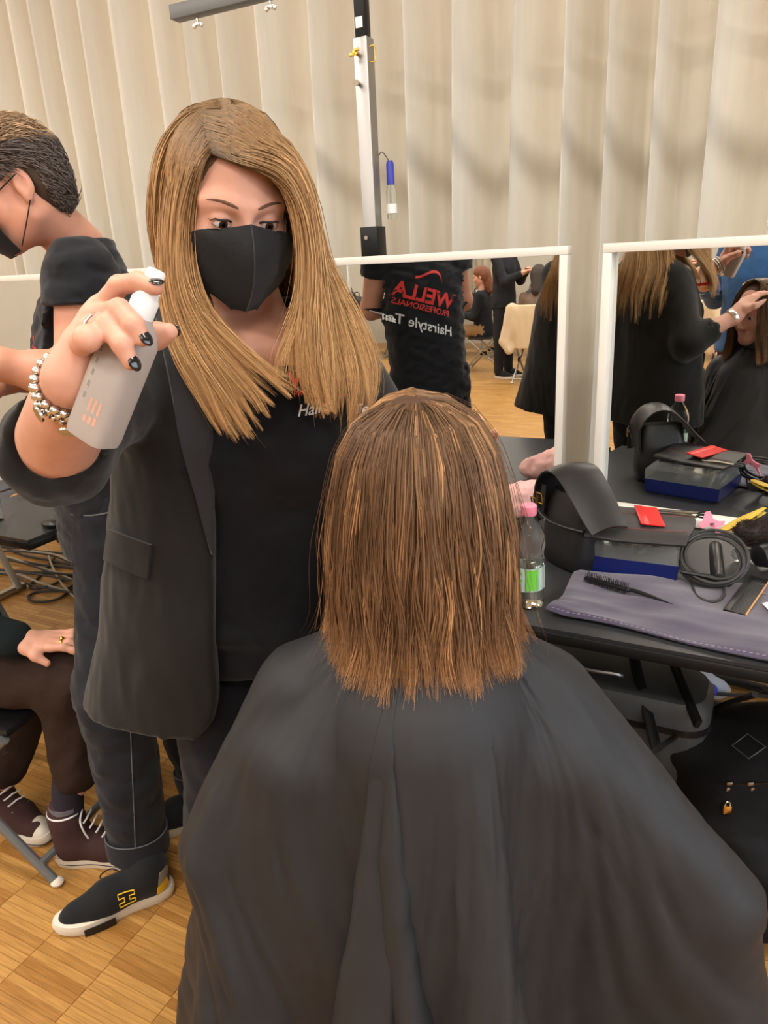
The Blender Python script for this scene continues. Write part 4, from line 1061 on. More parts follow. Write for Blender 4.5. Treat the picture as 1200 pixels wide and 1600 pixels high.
# the spray bottle in her hand
def spray_bottle():
    b0, b1 = P(143, 688, .722), P(220, 488, .722); ax = norm(b1-b0); L = np.linalg.norm(b1-b0)
    side = norm(np.cross(ax, [0, 1.0, 0])); dep = np.cross(side, ax); a_ = math.radians(24)
    X = side*math.cos(a_)+dep*math.sin(a_); Yv = np.cross(ax, X); R = np.stack([X, Yv, ax], 1)
    root = empty('spray_bottle', W(b0), 'frosted pump spray bottle gripped in the standing woman\'s raised hand', 'bottle')
    def ring(hx, hy, z, r=.010):
        o = []
        for cx, cy, a0 in ((1, 1, 0), (-1, 1, PI/2), (-1, -1, PI), (1, -1, 1.5*PI)):
            for k in range(5): a = a0+k*PI/8; o.append(b0+R @ np.array([cx*(hx-r)+r*math.cos(a), cy*(hy-r)+r*math.sin(a), z]))
        return np.array(o)
    m = MB(); m.loft([ring(.017, .013, 0, .008), ring(.0225, .0185, .003), ring(.0235, .0195, .010), ring(.0235, .0195, L*.80), ring(.021, .017, L*.88, .012), ring(.014, .013, L*.95, .0115), ring(.0115, .0115, L, .0113)])
    bo = m.build('bottle_body', M['bottle'], root, view=True, autos=50)
    t = b0+ax*L; c = MB(); c.lathe([(.0128, -.004), (.0128, .012), (.0118, .014), (.0105, .016), (.0105, .022), (.0088, .024)], 20, R=R, t=t); c.build('collar', M['white_plastic'], root, view=True)
    c = MB(); c.lathe([(.0075, .022), (.0088, .024), (.0088, .040), (.0075, .042)], 18, R=R, t=t); pu = c.build('pump_head', M['white_plastic'], root, view=True)
    c = MB(); c.lathe([(.0016, 0), (.0016, .002)], 8, R=frame_z(side), t=t+ax*.033+side*.0085); c.build('nozzle', M['black_plastic'], pu, view=True)
    # faded peach lettering and a row of grey marks
    fv = -Yv if Yv[1] > 0 else Yv
    def mark(x0, x1, z0, z1, mm):
        q = b0+fv*.0197; c = MB(); c.grid(np.array([[q+X*x+ax*z for z in (z0, z1)] for x in (x0, x1)])); c.build('lettering', M[mm], bo, view=True, smooth=False, autos=None)
    sg = 1 if X[0] > 0 else -1
    for k in range(3): mark(sg*(.012-.006*k), sg*(.0085-.006*k), .022, .030-.001*k, 'peach'); mark(sg*(.012-.006*k), sg*(.0095-.006*k), .033, .046, 'peach')
    for k in range(5): mark(sg*-.0125, sg*-.0095, .042+.012*k, .048+.012*k, 'shoe_grey')
    mark(sg*-.0125, sg*-.0085, .105, .113, 'peach')
spray_bottle()
# ------------------------------------------------------------------ the man at the left, seen in profile
def print_block(bv, O, ux, uy, dr, sc, parent):
    ux, uy = norm(ux), norm(uy)
    lay_text(bv, 'WELLA', O, ux, uy, .105*sc, M['red_print'], 'shirt_print', parent, dr, bold=.03)
    lay_text(bv, 'PROFESSIONALS', O-uy*.042*sc, ux, uy, .043*sc, M['red_print'], 'shirt_print', parent, dr, bold=.008)
    lay_text(bv, 'Hairstyle Team', O-uy*.135*sc+ux*.01*sc, ux, uy+ux*-.0, .070*sc, M['white_print'], 'shirt_print', parent, dr, shear=.25, bold=.012)
    wv = [(math.sin(t)*.075*sc, (.115+.030*math.cos(1.5*t)-.018*math.sin(2.4*t))*sc) for t in np.linspace(-1.4, 1.4, 22)]; wv2 = [(x*.96, y+.014*sc) for x, y in wv[::-1]]; n = len(wv)
    lay(bv, [(x, y, 0) for x, y in wv+wv2], [[i, i+1, 2*n-2-i, 2*n-1-i] for i in range(n-1)], O, ux, uy, M['red_print'], 'shirt_print', parent, dr)
def build_man():
    f = norm((-.93, -.36, 0)); lv = np.cross([0, 0, 1.0], f)
    HR = head_frame((-.86, -.36, -.36)); o = P(34, 286, 1.615)-HR @ np.array([.072, -.012, -.004])
    sL = P(128, 428, 1.615); sR = sL-lv*.36; nk = (sL+sR)/2+np.array([-.005, 0, .055])+f*-.01
    pel = np.array([-.655, 1.735, .955])
    elL, wrL = P(122, 592, 1.555), P(-22, 566, 1.480); elR, wrR = sR+np.array([-.10, -.02, -.22]), P(-30, 605, 1.660)
    J = dict(pel=pel, nk=nk, shL=sL, shR=sR, hpL=pel+lv*.085-[0, 0, .03], hpR=pel-lv*.085-[0, 0, .03], knL=P(178, 1080, 1.545), knR=np.array([-.60, 1.77, .50]), anL=P(222, 1345, 1.51), anR=np.array([-.54, 1.74, .09]))
    root = empty('person', W(np.array([-.65, 1.68, 0])), 'man in profile with short grey-brown hair, black mask, black t-shirt and dark jeans', 'person')
    R, L = torso_frame(J)
    hd = head_field(o, HR, nk, .0026, male=True, sc=.97).mesh(1)
    parts = [hd]
    for s, sg, d_, n_ in (('L', 1, np.array([-.95, -.1, .05]), np.array([.1, .5, -.85])), ('R', -1, np.array([-.9, -.35, .1]), np.array([.1, -.5, -.85]))):
        a, b, c = J['sh'+s], dict(L=elL, R=elR)[s], dict(L=wrL, R=wrR)[s]
        F = Field(*bounds([a, b, c, c+norm(d_)*.2], .07), .0045); F.cone(a, b, .054, .046, 0); F.cone(b, c, .046, .030, .02); F.cone(b, b+(c-b)*.4, .047, .043, .02)
        relaxed_hand(F, c, d_, n_, -sg, .6, 1.08); parts.append(F.mesh(1))
    F = Field(*bounds([sL, sR, J['anL'], J['anR'], nk], .12), .014); F.loft(pel, R, torso_st(L, 1.0, -.012), .03)
    for s in 'LR': F.cone(J['hp'+s], J['kn'+s], .075, .052, .03); F.cone(J['kn'+s], J['an'+s], .052, .038, .03)
    parts.append(F.mesh(1)); V, Fq = join(parts); body = mesh_obj('body', W(V), Fq, M['skin2'], root)
    eyes(o, HR, body, liner=False)
    # t-shirt
    F = Field(*bounds([pel-[0, 0, .14], nk, sL, sR, elL, elR], .19), .0065)
    F.loft(pel, R, [(-.10, 0, 0, .178, .140), (.02, 0, .0, .180, .138), (.18, 0, .01, .182, .140), (.34, 0, .005, .188, .138), (.46, 0, -.008, .182, .118), (.55, 0, -.012, .120, .086), (L+.012, 0, -.004, .070, .070)], .02, 2.3)
    for s, e_ in (('L', elL), ('R', elR)):
        a = J['sh'+s]; F.cone(a, a+(e_-a)*.75, .074, .072, .05); dd = norm(e_-a); hm = a+(e_-a)*.30
        def cutf(p, a=a, dd=dd, hm=hm, e_=e_): return np.maximum(-((p-hm) @ dd), sd_cone(p, a, e_+dd*.1, .085, .085))
        F.op(cutf, hm-.12, e_+.12, .003, 'cut', .02)
    F.disp(fold_fn(R, pel, .0065, 17, 26, 5))
    to, tV, tF = mk('tee_shirt', F, M['tee2'], root, 2, keep=True); tb = bvh(tV, tF)
    up = np.array([0, 0, 1.0])
    O = pel+R @ np.array([-.035, -.2, .36]); print_block(tb, O, -lv+up*.30, up+lv*.30, f, .84, to)
    # shirt print on the chest, small
    O = pel+R @ np.array([.07, .2, .34]); print_block(tb, O, lv, up, -f, .42, to)
    # jeans with turn-ups, stitching and pocket
    F = Field(*leg_bounds(J, .15), .0075); trousers(F, J, 1.06, .098, .082, .066, .90); F.disp(fold_fn(np.eye(3), pel, .006, 18, 26, 9))
    jo, jV, jF = mk('jeans', F, M['denim'], root, 2, keep=True); jb = bvh(jV, jF)
    for s in 'LR':
        k, a = J['kn'+s], J['an'+s]; d = norm(a-k); e = k+(a-k)*.90; c = MB(); A_ = norm(np.cross(d, [0, 1.0, 0])); B_ = np.cross(d, A_)
        def rg(t, r, wv=0): return np.array([e+d*t+(A_*math.cos(q)+B_*math.sin(q))*(r+wv*math.sin(3*q)) for q in np.linspace(0, 2*PI, 28)[:-1]])
        c.loft([rg(-.045, .070, .001), rg(-.047, .076, .002), rg(-.02, .0775, .003), rg(.008, .076, .003), rg(.010, .069, .002)], cap=False); cf = c.build('turn_up', M['denim'], jo, view=True, autos=60)
        c = MB(); c.tube(rg(-.047, .0755, .002), .0016, 5, closed=True); c.build('frayed_edge', M['denim_light'], cf, view=True)
    c = MB(); pts = []
    for px, py in zip(np.linspace(203, 212, 14), np.linspace(1125, 1330, 14)):
        h = jb.ray_cast(Vector((0, 0, CAMH)), Vector(norm(ray(px, py)))); 
        if h[0] is not None: pts.append(np.array(h[0])+np.array(h[1])*.0008)
    if len(pts) > 3: c.tube(pts, .0014, 5); c.build('seam', M['denim_light'], jo, view=True)
    c = MB(); pts = []
    for px, py in catmull([(100, 772, 0), (104, 800, 0), (140, 806, 0), (172, 800, 0), (178, 795, 0)], 16)[:, :2]:
        h = jb.ray_cast(Vector((0, 0, CAMH)), Vector(norm(ray(px, py))))
        if h[0] is not None: pts.append(np.array(h[0])+np.array(h[1])*.0012)
    if len(pts) > 3: c.tube(pts, .0018, 5); c.build('pocket_edge', M['denim_light'], jo, view=True)
    # mask
    T = lambda v: o+HR @ (np.array(v, float)*.97); mk_ = MB(); G = np.zeros((12, 23, 3))
    for i in range(12):
        t = i/11; z = .0-.115*t; half = .066-.012*t
        for j in range(23):
            u = -1+2*j/22; ang = u*1.25; rad = .122-.010*abs(t-.4)-(.030*max(0, t-.6)/.4)
            G[i, j] = T((half*math.sin(ang)/math.sin(1.25)*1.06, .040+(rad-.040)*math.cos(ang)**.8, z-.004*math.cos(ang)+.0010*math.sin(i*2.6)))
    mk_.grid(G, .0016); mo = mk_.build('face_mask', M['mask'], root, view=True, autos=60)
    for s in (-1, 1):
        for z0, z1 in ((-.006, .014), (-.108, -.038)):
            b = MB(); b.tube(catmull([T((s*.069, .052, z0)), T((s*.077, .020, (z0+z1)/2)), T((s*.082, -.010, z1))], 8), .0014, 6); b.build('ear_loop', M['mask'], mo, view=True)
    # short hair: cap plus combed strands
    F = Field(*bounds([T((.12, .12, .16)), T((-.12, -.14, -.12)), T((.12, -.14, .16)), T((-.12, .12, -.12))], .02), .0035)
    F.ell(T((0, -.012, .040)), (.077, .0985, .0865), HR, 0); F.ell(T((0, -.055, -.014)), (.065, .054, .066), HR, .03)
    F.ell(T((0, .110, -.044)), (.095, .070, .105), HR, .01, 'cut')
    for s in (-1, 1): F.ell(T((s*.082, -.002, -.030)), (.032, .034, .050), HR, .008, 'cut')
    F.disp(lambda p: (.0016*wob(((p-o) @ HR)*np.array([120, 40, 140]), 1.0, 15)).astype(np.float32))
    hair, hV, hF = mk('hair', F, M['hair_cap'], root, 1, keep=True)
    r = np.random.default_rng(9); idx = r.integers(0, len(hV), 9000); q = (hV[idx]-o) @ HR; idx = idx[(q[:, 2] > .028) | (q[:, 1] < -.045)][:4200]; rt = hV[idx]; q = (rt-o) @ HR; NS = len(rt)
    c0 = o+HR @ np.array([0, -.012, .03]); outn = norm(np.ones(3)) if False else (rt-c0)/np.linalg.norm(rt-c0, axis=1)[:, None]
    back_ = -HR[:, 1]+0*HR[:, 2]; K = 7; ln = r.uniform(.018, .040, NS)[:, None]
    tg = back_[None]*.8-HR[:, 2][None]*np.clip(.9-q[:, 2:3]*9, .05, 1.2)+r.normal(0, .22, (NS, 3)); tg -= (tg*outn).sum(1)[:, None]*outn; tg /= np.linalg.norm(tg, axis=1)[:, None]
    ss = np.linspace(0, 1, K)[None, :, None]; pth = rt[:, None]+tg[:, None]*ln[:, None]*ss+outn[:, None]*(.006*np.sin(ss*2.6)+.0015)*r.uniform(.5, 1.5, (NS, 1, 1))
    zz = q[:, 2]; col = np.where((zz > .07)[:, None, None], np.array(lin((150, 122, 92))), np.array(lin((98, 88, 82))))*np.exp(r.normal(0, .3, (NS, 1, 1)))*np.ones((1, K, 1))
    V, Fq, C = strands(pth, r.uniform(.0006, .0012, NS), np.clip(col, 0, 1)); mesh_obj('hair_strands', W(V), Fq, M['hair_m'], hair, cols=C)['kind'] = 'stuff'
    # near shoe: black trainer with outlined emblem
    up_, T2, k = sneaker(root, np.array([-.590, 1.488, 0]), np.array([-.842, 1.366, 0]), 'shoe_black', 'rubber_white', h=.0035, hi=.01)
    V = np.array([W(np.array(v.co)) if False else np.array(v.co)+rloc(root) for v in up_.data.vertices]); Vv = U(V); ub = bvh(Vv, [list(p.vertices) for p in up_.data.polygons])
    dF = norm(T2((0, 1, 0))-T2((0, 0, 0))); side = norm(T2((-1, 0, 0))-T2((0, 0, 0))); side = side if side[1] < 0 else -side
    e = .0085; hs = [(-2.6, -2.2), (2.6, -2.2), (2.6, -.75), (.85, -.75), (.85, .75), (2.6, .75), (2.6, 2.2), (-2.6, 2.2), (-2.6, .75), (-.85, .75), (-.85, -.75), (-2.6, -.75)]
    O = T2((0, .115*k, .060)); c = MB(); pts = []
    loop = hs+[hs[0]]; ux_, uy_ = -dF, np.array([0, 0, 1.0])
    fine = [np.array(loop[i])*(1-t)+np.array(loop[i+1])*t for i in range(len(hs)) for t in (0, .5)]
    for x, y in fine:
        p = O+ux_*x*e*.85+uy_*y*e*.9; h = ub.ray_cast(Vector(p+side*.12), Vector(-side), .3); pts.append(np.array(h[0])+side*.001 if h[0] is not None else p+side*.03)
    c.tube(pts, .0016, 5, closed=True); c.build('emblem', M['shoe_yellow'], up_, view=True)
    def sidepatch(quad, m, nm, n=6):
        G = np.zeros((n, n, 3))
        for i in range(n):
            for j in range(n):
                a_, b_ = i/(n-1), j/(n-1); q = (np.array(quad[0])*(1-a_)+np.array(quad[1])*a_)*(1-b_)+(np.array(quad[3])*(1-a_)+np.array(quad[2])*a_)*b_
                p = T2((0, q[0]*k, q[1])); h = ub.ray_cast(Vector(p+side*.12), Vector(-side), .3); G[i, j] = (np.array(h[0]) if h[0] is not None else p+side*.03)+side*.0012
        c = MB(); c.grid(G, .0012); c.build(nm, M[m], up_, view=True)
    sidepatch([(.008, .034), (.045, .034), (.040, .060), (.012, .070)], 'shoe_yellow', 'heel_panel'); sidepatch([(.004, .072), (.038, .063), (.030, .10), (.006, .10)], 'shoe_grey', 'heel_counter')
    c = MB(); so = [T2((x*k, y*k, z)) for x, y, z in ((-.046, .13, .001), (-.051, .20, .001), (-.050, .20, .022), (-.040, .13, .018))]
    # dark front block of the sole
    sgn = -1 if side @ (T2((-1, 0, 0))-T2((0, 0, 0))) > 0 else 1
    G = np.array([[T2((sgn*(.0335+.013*math.sin(PI*(y-.10)/.2)+.0035)*k, y*k, z)) for z in (.0015, .012, .021)] for y in np.linspace(.150, .225, 8)]); c = MB(); c.grid(G, .002); c.build('sole_block', M['black_plastic'], up_, view=True)
    for t in np.linspace(.12, .19, 5):
        c = MB(); c.tube([T2((x, t*k+.004*math.sin(x*60), .078-.35*abs(t-.10)-.10*abs(x))) for x in np.linspace(-.024, .024, 7)], .0024, 6); c.build('lace', M['black_plastic'], up_, view=True)
    c = MB(); c.tube(catmull([T2(v) for v in ((.0, .10, .085), (.03, .13, .10), (.05, .16, .075), (.03, .15, .07), (.0, .115, .078))], 18), .0018, 6); c.build('lace', M['black_plastic'], up_, view=True)
    sneaker(root, J['anR']*[1, 1, 0]-f*.05, J['anR']*[1, 1, 0]+f*.22, 'shoe_black', 'rubber_white', h=.007)
    c = MB(); a = J['anL']; d = norm(J['knL']-a); c.tube([a-d*.03, a+d*.10], .052, 20); c.build('sock', M['navy'], root, view=True)
build_man()

def folding_chair(oc, fw, label, group=None, lm='steelgrey', sm='black_plastic'):
    """oc: view-frame point on the floor below the seat's middle; fw: facing"""
    fw = norm(fw); lv = np.cross([0, 0, 1.0], fw); oc = np.asarray(oc, float)
    ch = empty('folding_chair', W(oc), label, 'chair', group)
    Rc = np.stack([lv, fw, [0, 0, 1.0]], 1); Q = lambda v: oc+Rc @ np.array(v, float)
    c = MB(); c.box((0, 0, 0), (.40, .42, .026), bev=.012); V = np.array([Q(v+np.array([0, 0, .437])) for v in c.arr()]); mesh_obj('seat', W(V), c.F, M[sm], ch, autos=40)
    for s in (-1, 1):
        x = s*.215
        c = MB(); c.tube([Q((x, .27, .012)), Q((x, -.17, .47)), Q((x, -.225, .60)), Q((x, -.27, .86))], .0125, 10); c.build('leg', M[lm], ch, view=True)
        c = MB(); c.tube([Q((x*.93, -.28, .012)), Q((x*.93, .20, .425))], .0125, 10); c.build('leg', M[lm], ch, view=True)
        for yy in (.275, -.285): c = MB(); c.ball(Q((x*(1 if yy > 0 else .93), yy, .012)), (.017, .017, .012), 10, 6); c.build('foot_cap', M['rubber_white'], ch, view=True)
        c = MB(); c.box((0, 0, 0), (.006, .09, .05), bev=.002); V = np.array([Q(v+np.array([x*.965, -.01, .25])) for v in c.arr()]); mesh_obj('hinge_plate', W(V), c.F, M['black_metal'], ch)
    c = MB(); c.tube([Q((-.2, -.235, .05)), Q((.2, -.235, .05))], .011, 8); c.build('stretcher', M[lm], ch, view=True)
    c = MB(); c.tube([Q((-.215, .235, .06)), Q((.215, .235, .06))], .011, 8); c.build('stretcher', M[lm], ch, view=True)
    c = MB(); G = np.array([[Q((x, -.262+.03*(x/.2)**2-.10*(z-.80), z)) for z in np.linspace(.72, .86, 4)] for x in np.linspace(-.21, .21, 9)]); c.grid(G, .012); c.build('backrest', M[sm], ch, view=True)
    return ch
# ------------------------------------------------------------------ the seated person at the left edge
def build_sitter():
    fw = norm((.90, -.28, 0)); lv = np.cross([0, 0, 1.0], fw)
    pel = np.array([-1.25, 1.83, .545]); nk = pel+np.array([-.02, 0, .50]); sL = nk+lv*.18-[0, 0, .05]; sR = nk-lv*.18-[0, 0, .05]
    J = dict(pel=pel, nk=nk, shL=sL, shR=sR, hpL=pel+lv*.07-[0, 0, .04], hpR=pel-lv*.09, knR=P(112, 1060, 1.62), knL=np.array([-1.00, 1.82, .46]), anR=P(119, 1225, 1.615), anL=np.array([-1.14, 1.775, .13]))
    root = empty('person', W(np.array([-1.1, 1.75, 0])), 'seated person in brown trousers and maroon high-top trainers, hand with gold ring on knee', 'person')
    HR = head_frame(fw); o = nk+np.array([0.03, 0, .19])
    wrR, wrL = P(28, 1003, 1.60), np.array([-1.36, 1.95, .58]); elR = np.array([-1.20, 1.60, .80]); elL = np.array([-1.46, 2.03, .80])
    hd = head_field(o, HR, nk, .004).mesh(1); parts = [hd]
    F = Field(*bounds([elR, wrR, P(140, 960, 1.55), P(140, 1040, 1.7)], .05), .0026); F.cone(elR, wrR, .040, .026, 0)
    dirs = P(125, 1000, 1.60)-wrR; d = norm(dirs); n = norm(np.array([.15, .1, -1.0])-0); n = norm(n-(n @ d)*d); t = norm(np.cross(n, d))
    t = t if t[1] < 0 else -t      # towards the camera
    F.cone(wrR-d*.01, wrR+d*.03, .025, .028, .02); F.ell(wrR+d*.055, (.040, .048, .0165), np.stack([t, d, n], 1), .014)
    fing = []
    for off, ln in ((-.029, .066), (-.010, .080), (.010, .082), (.029, .072)):
        b = wrR+d*.090+t*off; q1 = b+norm(d+t*off*3-n*.06)*ln*.45; q2 = q1+norm(d+t*off*2.4+n*.42)*ln*.32; q3 = q2+norm(d+t*off*2.4+n*.60)*ln*.26
        F.chain([b-d*.03, b, q1, q2, q3], [.010, .0098, .0090, .0081, .0068], .006); fing.append((b, q1, q2, q3))
    b = wrR+d*.03+t*.028; F.chain([b-t*.012, b, b+norm(d*.8+t*.5+n*.3)*.036, b+norm(d*.9+t*.4+n*.45)*.066], [.014, .0135, .011, .0085], .01)
    parts.append(F.mesh(1))
    F = Field(*bounds([elL, wrL, wrL+np.array([.18, 0, 0])], .06), .006); F.cone(elL, wrL, .038, .026, 0); relaxed_hand(F, wrL, np.array([1, -.1, -.1]), np.array([0, 0, -1.0]), 1, .3); parts.append(F.mesh(1))
    R, L = torso_frame(J)
    F = Field(*bounds([pel, nk, J['knL'], J['knR'], J['anL'], J['anR']], .17), .014); F.loft(pel, R, torso_st(L, .95, -.012), .03)
    for s in 'LR': F.cone(J['hp'+s], J['kn'+s], .07, .05, .03); F.cone(J['kn'+s], J['an'+s], .05, .036, .03)
    parts.append(F.mesh(1)); V, Fq = join(parts); body = mesh_obj('body', W(V), Fq, M['skin'], root); eyes(o, HR, body, liner=False)
    q = fing[2]; c = MB(); ax = norm(q[1]-q[0]); A = norm(np.cross(ax, [0, 0, 1.0])); B = np.cross(ax, A); cc = q[0]*.4+q[1]*.6
    c.tube([cc+(A*math.cos(t_)+B*math.sin(t_))*.0112 for t_ in np.linspace(0, 2*PI, 18)[:-1]], .0030, 7, closed=True); c.ball(cc+np.array([0, 0, .012]), (.006, .006, .004), 10, 6); c.build('ring', M['gold'], root, view=True)
    F = Field(*bounds([pel-[0, 0, .1], nk, elL, elR, wrR, wrL], .18), .009); F.loft(pel, R, torso_st(L, 1.0, .02), .02, 2.2)
    sleeve(F, sR, elR, wrR, .070, .062, .046, 1.96); sleeve(F, sL, elL, wrL, .070, .062, .046, 1.9); F.disp(fold_fn(R, pel, .005, 26, 30, 2)); kn = mk('jumper', F, M['knit'], root)
    dw = norm(wrR-elR); A = norm(np.cross(dw, [0, 0, 1.0])); B = np.cross(dw, A); c = MB()
    for k in range(26):
        t_ = 2*PI*k/26; c.tube([wrR-dw*.035+(A*math.cos(t_)+B*math.sin(t_))*.042, wrR-dw*.004+(A*math.cos(t_)+B*math.sin(t_))*.036], .0042, 5)
    c.build('cuff', M['knit'], kn, view=True)
    F = Field(*leg_bounds(J, .15), .0075); trousers(F, J, 1.0, .098, .080, .060, .86); F.disp(fold_fn(np.eye(3), pel, .005, 18, 24, 19)); mk('trousers', F, M['brown_trouser'], root)
    # high-top trainers
    fs = [(np.array([-.925, 1.60, 0]), norm((.99, -.03, 0)), J['anR']), (np.array([-1.205, 1.80, 0]), norm((.86, -.50, 0)), J['anL'])]
    for hl, d_, an in fs:
        up, T2, k = sneaker(root, hl, hl+d_*.265, 'shoe_brown', 'rubber_white', name='high_top', h=.004, hi=.078)
        c = MB(); c.loft([np.array([T2((.048*sx*.8*math.cos(t_)+0, .13*k+.0*1+(.118*k)*math.sin(t_), z)) for t_ in np.linspace(0, 2*PI, 40)[:-1] for sx in (1,)]) for z in (.016, .019)], cap=True)
        pr = [(-.034, .05), (-.031, .11), (-.040, .17), (-.044, .21), (-.036, .25), (-.014, .283), (.008, .290), (.030, .278), (.044, .24), (.047, .20), (.040, .16), (.033, .11), (.034, .05), (.02, .005), (-.02, .005)]
        ot = catmull([(x*k*1.035, (y-.14)*k*1.035+.14*k, 0) for x, y in pr+[pr[0]]], 44)[:-1]; c = MB(); c.tube([T2((x, y, .0145)) for x, y, _ in ot], .0014, 5, closed=True); c.build('foxing_stripe', M['black_plastic'], up, view=True)
        F = Field(*bounds([T2((-.05, .2*k, 0)), T2((.05, .3*k, .07)), T2((-.05, .3*k, 0)), T2((.05, .2*k, .0))], .02), .004); F.cone(T2((0, .235*k, .030)), T2((.004, .258*k, .028)), .036, .027, .02); F.op(lambda p: p[..., 2]-.027, F.lo, F.lo+F.h*F.n, .003, 'cut'); mk('toe_cap', F, M['rubber_white'], up, 1)
        c = MB(); c.tube([T2((.0425*math.cos(t_), .050*k+.0435*math.sin(t_), .170)) for t_ in np.linspace(0, 2*PI, 24)[:-1]], .0026, 6, closed=True); c.build('ankle_band', M['white_plastic'], up, view=True)
        for j, t_ in enumerate(np.linspace(0, 1, 6)):
            y = (.105+.075*t_)*k; z = .148-.078*t_
            c = MB(); c.tube([T2((x, y+.010*math.cos(x*40), z+.004-abs(x)*.25)) for x in np.linspace(-.026, .026, 7)], .0026, 6); c.build('lace', M['white_plastic'], up, view=True)
        c = MB(); c.tube(catmull([T2(v) for v in ((.0, .100*k, .168), (.03, .105*k, .155), (.034, .112*k, .125), (.030, .118*k, .100))], 14), .0024, 6); c.build('lace', M['white_plastic'], up, view=True)
        c = MB(); c.tube([T2((-.0395+.004*t_, .020*k+.010*t_, .033+.128*t_)) for t_ in np.linspace(0, 1, 6)], .0013, 5); c.build('stitching', M['shoe_grey'], up, view=True)
        a = np.array([hl[0], hl[1], .15])+d_*.050; c = MB(); c.tube([a, a+(an-a)*.4+[0, 0, .05], an+np.array([0, 0, .08])], [.040, .039, .042], 18); sk = c.build('sock', M['sock'], root, view=True)
        c = MB(); c.tube([a+[0, 0, .030], a+[0, 0, .042]], .0412, 18); c.build('sock_stripe', M['sock_grey'], sk, view=True)
    F = Field(*bounds([o+[0, 0, .15], o-[.13, .13, .25], o+[.13, .13, 0]], .03), .006); T = lambda v: o+HR @ np.array(v, float)
    F.ell(T((0, -.016, .042)), (.084, .103, .088), HR, 0); F.cone(T((0, -.06, 0)), T((0, -.08, -.16)), .075, .06, .03); F.ell(T((0, .115, -.035)), (.075, .075, .098), HR, .012, 'cut'); mk('hair', F, M['hair_cap'], root)
build_sitter()
folding_chair(np.array([-1.085, 1.81, 0]), (.94, -.33, 0), 'grey tube folding chair with black seat under the person in brown trousers')
# ------------------------------------------------------------------ the client seen from behind, under a cutting cape
def cloth_sim(rest_r, nth, center, body, seed=1, steps=110, iters=7, z0=1.075, rim=None):
    """drape a ring of cloth hung from the neck over capsules; returns the grid (nr, nth, 3)"""
    nr = len(rest_r); th = 2*PI*np.arange(nth)/nth; r = np.random.default_rng(seed)
    X = np.zeros((nr, nth, 3)); X[..., 0] = center[0]+rest_r[:, None]*np.cos(th); X[..., 1] = center[1]+rest_r[:, None]*np.sin(th)
    X[..., 2] = z0+.02-.10*(rest_r[:, None]-rest_r[0])+r.normal(0, .004, (nr, nth))
    if rim is not None:
        X[..., 0] = center[0]+(rest_r[:, None]*rim[None])*np.cos(th); X[..., 1] = center[1]+(rest_r[:, None]*rim[None])*np.sin(th)
        X[0, :, 0] = center[0]+rest_r[0]*np.cos(th); X[0, :, 1] = center[1]+rest_r[0]*np.sin(th)
    pin = X[0].copy(); pin[:, 2] = z0
    d1 = np.linalg.norm(X[1:]-X[:-1], axis=2); d2 = np.linalg.norm(np.roll(X, -1, 1)-X, axis=2)
    ds1 = np.linalg.norm(np.roll(X, -1, 1)[1:]-X[:-1], axis=2); ds2 = np.linalg.norm(np.roll(X, 1, 1)[1:]-X[:-1], axis=2)
    b1 = np.linalg.norm(X[2:]-X[:-2], axis=2); b2 = np.linalg.norm(np.roll(X, -2, 1)-X, axis=2)
    full = 1+.09*np.clip((rest_r-.16)/.25, 0, 1)[:, None]; d2 = d2*full; b2 = b2*full; b4 = np.linalg.norm(np.roll(X, -4, 1)-X, axis=2)*full
    Vv = np.zeros_like(X); dt = 1/60.
    def sat(A, B, L, k):
        d = B-A; l = np.linalg.norm(d, axis=2); c = (k*.5*(l-L)/np.maximum(l, 1e-6))[..., None]*d; return c
    for st in range(steps):
        Vv[..., 2] -= 9.8*dt; Vv *= .975; old = X.copy(); X = X+Vv*dt
        for it in range(iters):
            for p in (0, 1):
                a = slice(p, nr-1, 2); b = slice(p+1, nr, 2); c = sat(X[a], X[b], d1[a], 1.0); X[a] += c; X[b] -= c
                a = np.arange(p, nth, 2); b = (a+1) % nth; c = sat(X[:, a], X[:, b], d2[:, a], 1.0); X[:, a] += c; X[:, b] -= c
            for sh, L in ((-1, ds1), (1, ds2)):
                for p in (0, 1):
                    a = slice(p, nr-1, 2); b = slice(p+1, nr, 2); Bv = np.roll(X, sh, 1)
                    c = sat(X[a], Bv[b], L[a], .5); X[a] += c; X[b] -= np.roll(c, -sh, 1)
            if it % 3 == 0:
                c = sat(X[:-2], X[2:], b1, .10); X[:-2] += c; X[2:] -= c
                Bv = np.roll(X, -2, 1); c = sat(X, Bv, b2, .12); X += c; X -= np.roll(c, 2, 1)
                Bv = np.roll(X, -4, 1); c = sat(X, Bv, b4, .16); c = np.where((np.linalg.norm(Bv-X, axis=2) < b4)[..., None], c, 0); X += c; X -= np.roll(c, 4, 1)
            X[0] = pin
            for (a, b, ra, rb) in body:
                ab = b-a; q = X-a; t = np.clip((q @ ab)/max(ab @ ab, 1e-9), 0, 1); n = q-t[..., None]*ab; l = np.linalg.norm(n, axis=2); rr = ra+t*(rb-ra)+.006
                m = l < rr
                if m.any(): X[m] += (n[m]/np.maximum(l[m], 1e-6)[:, None])*(rr[m]-l[m])[:, None]
            X[..., 2] = np.maximum(X[..., 2], .01)
        Vv = (X-old)/dt
        for (a, b, ra, rb) in body:       # friction on the body
            ab = b-a; q = X-a; t = np.clip((q @ ab)/max(ab @ ab, 1e-9), 0, 1); l = np.linalg.norm(q-t[..., None]*ab, axis=2); m = l < ra+t*(rb-ra)+.010; Vv[m] *= .55
    return X
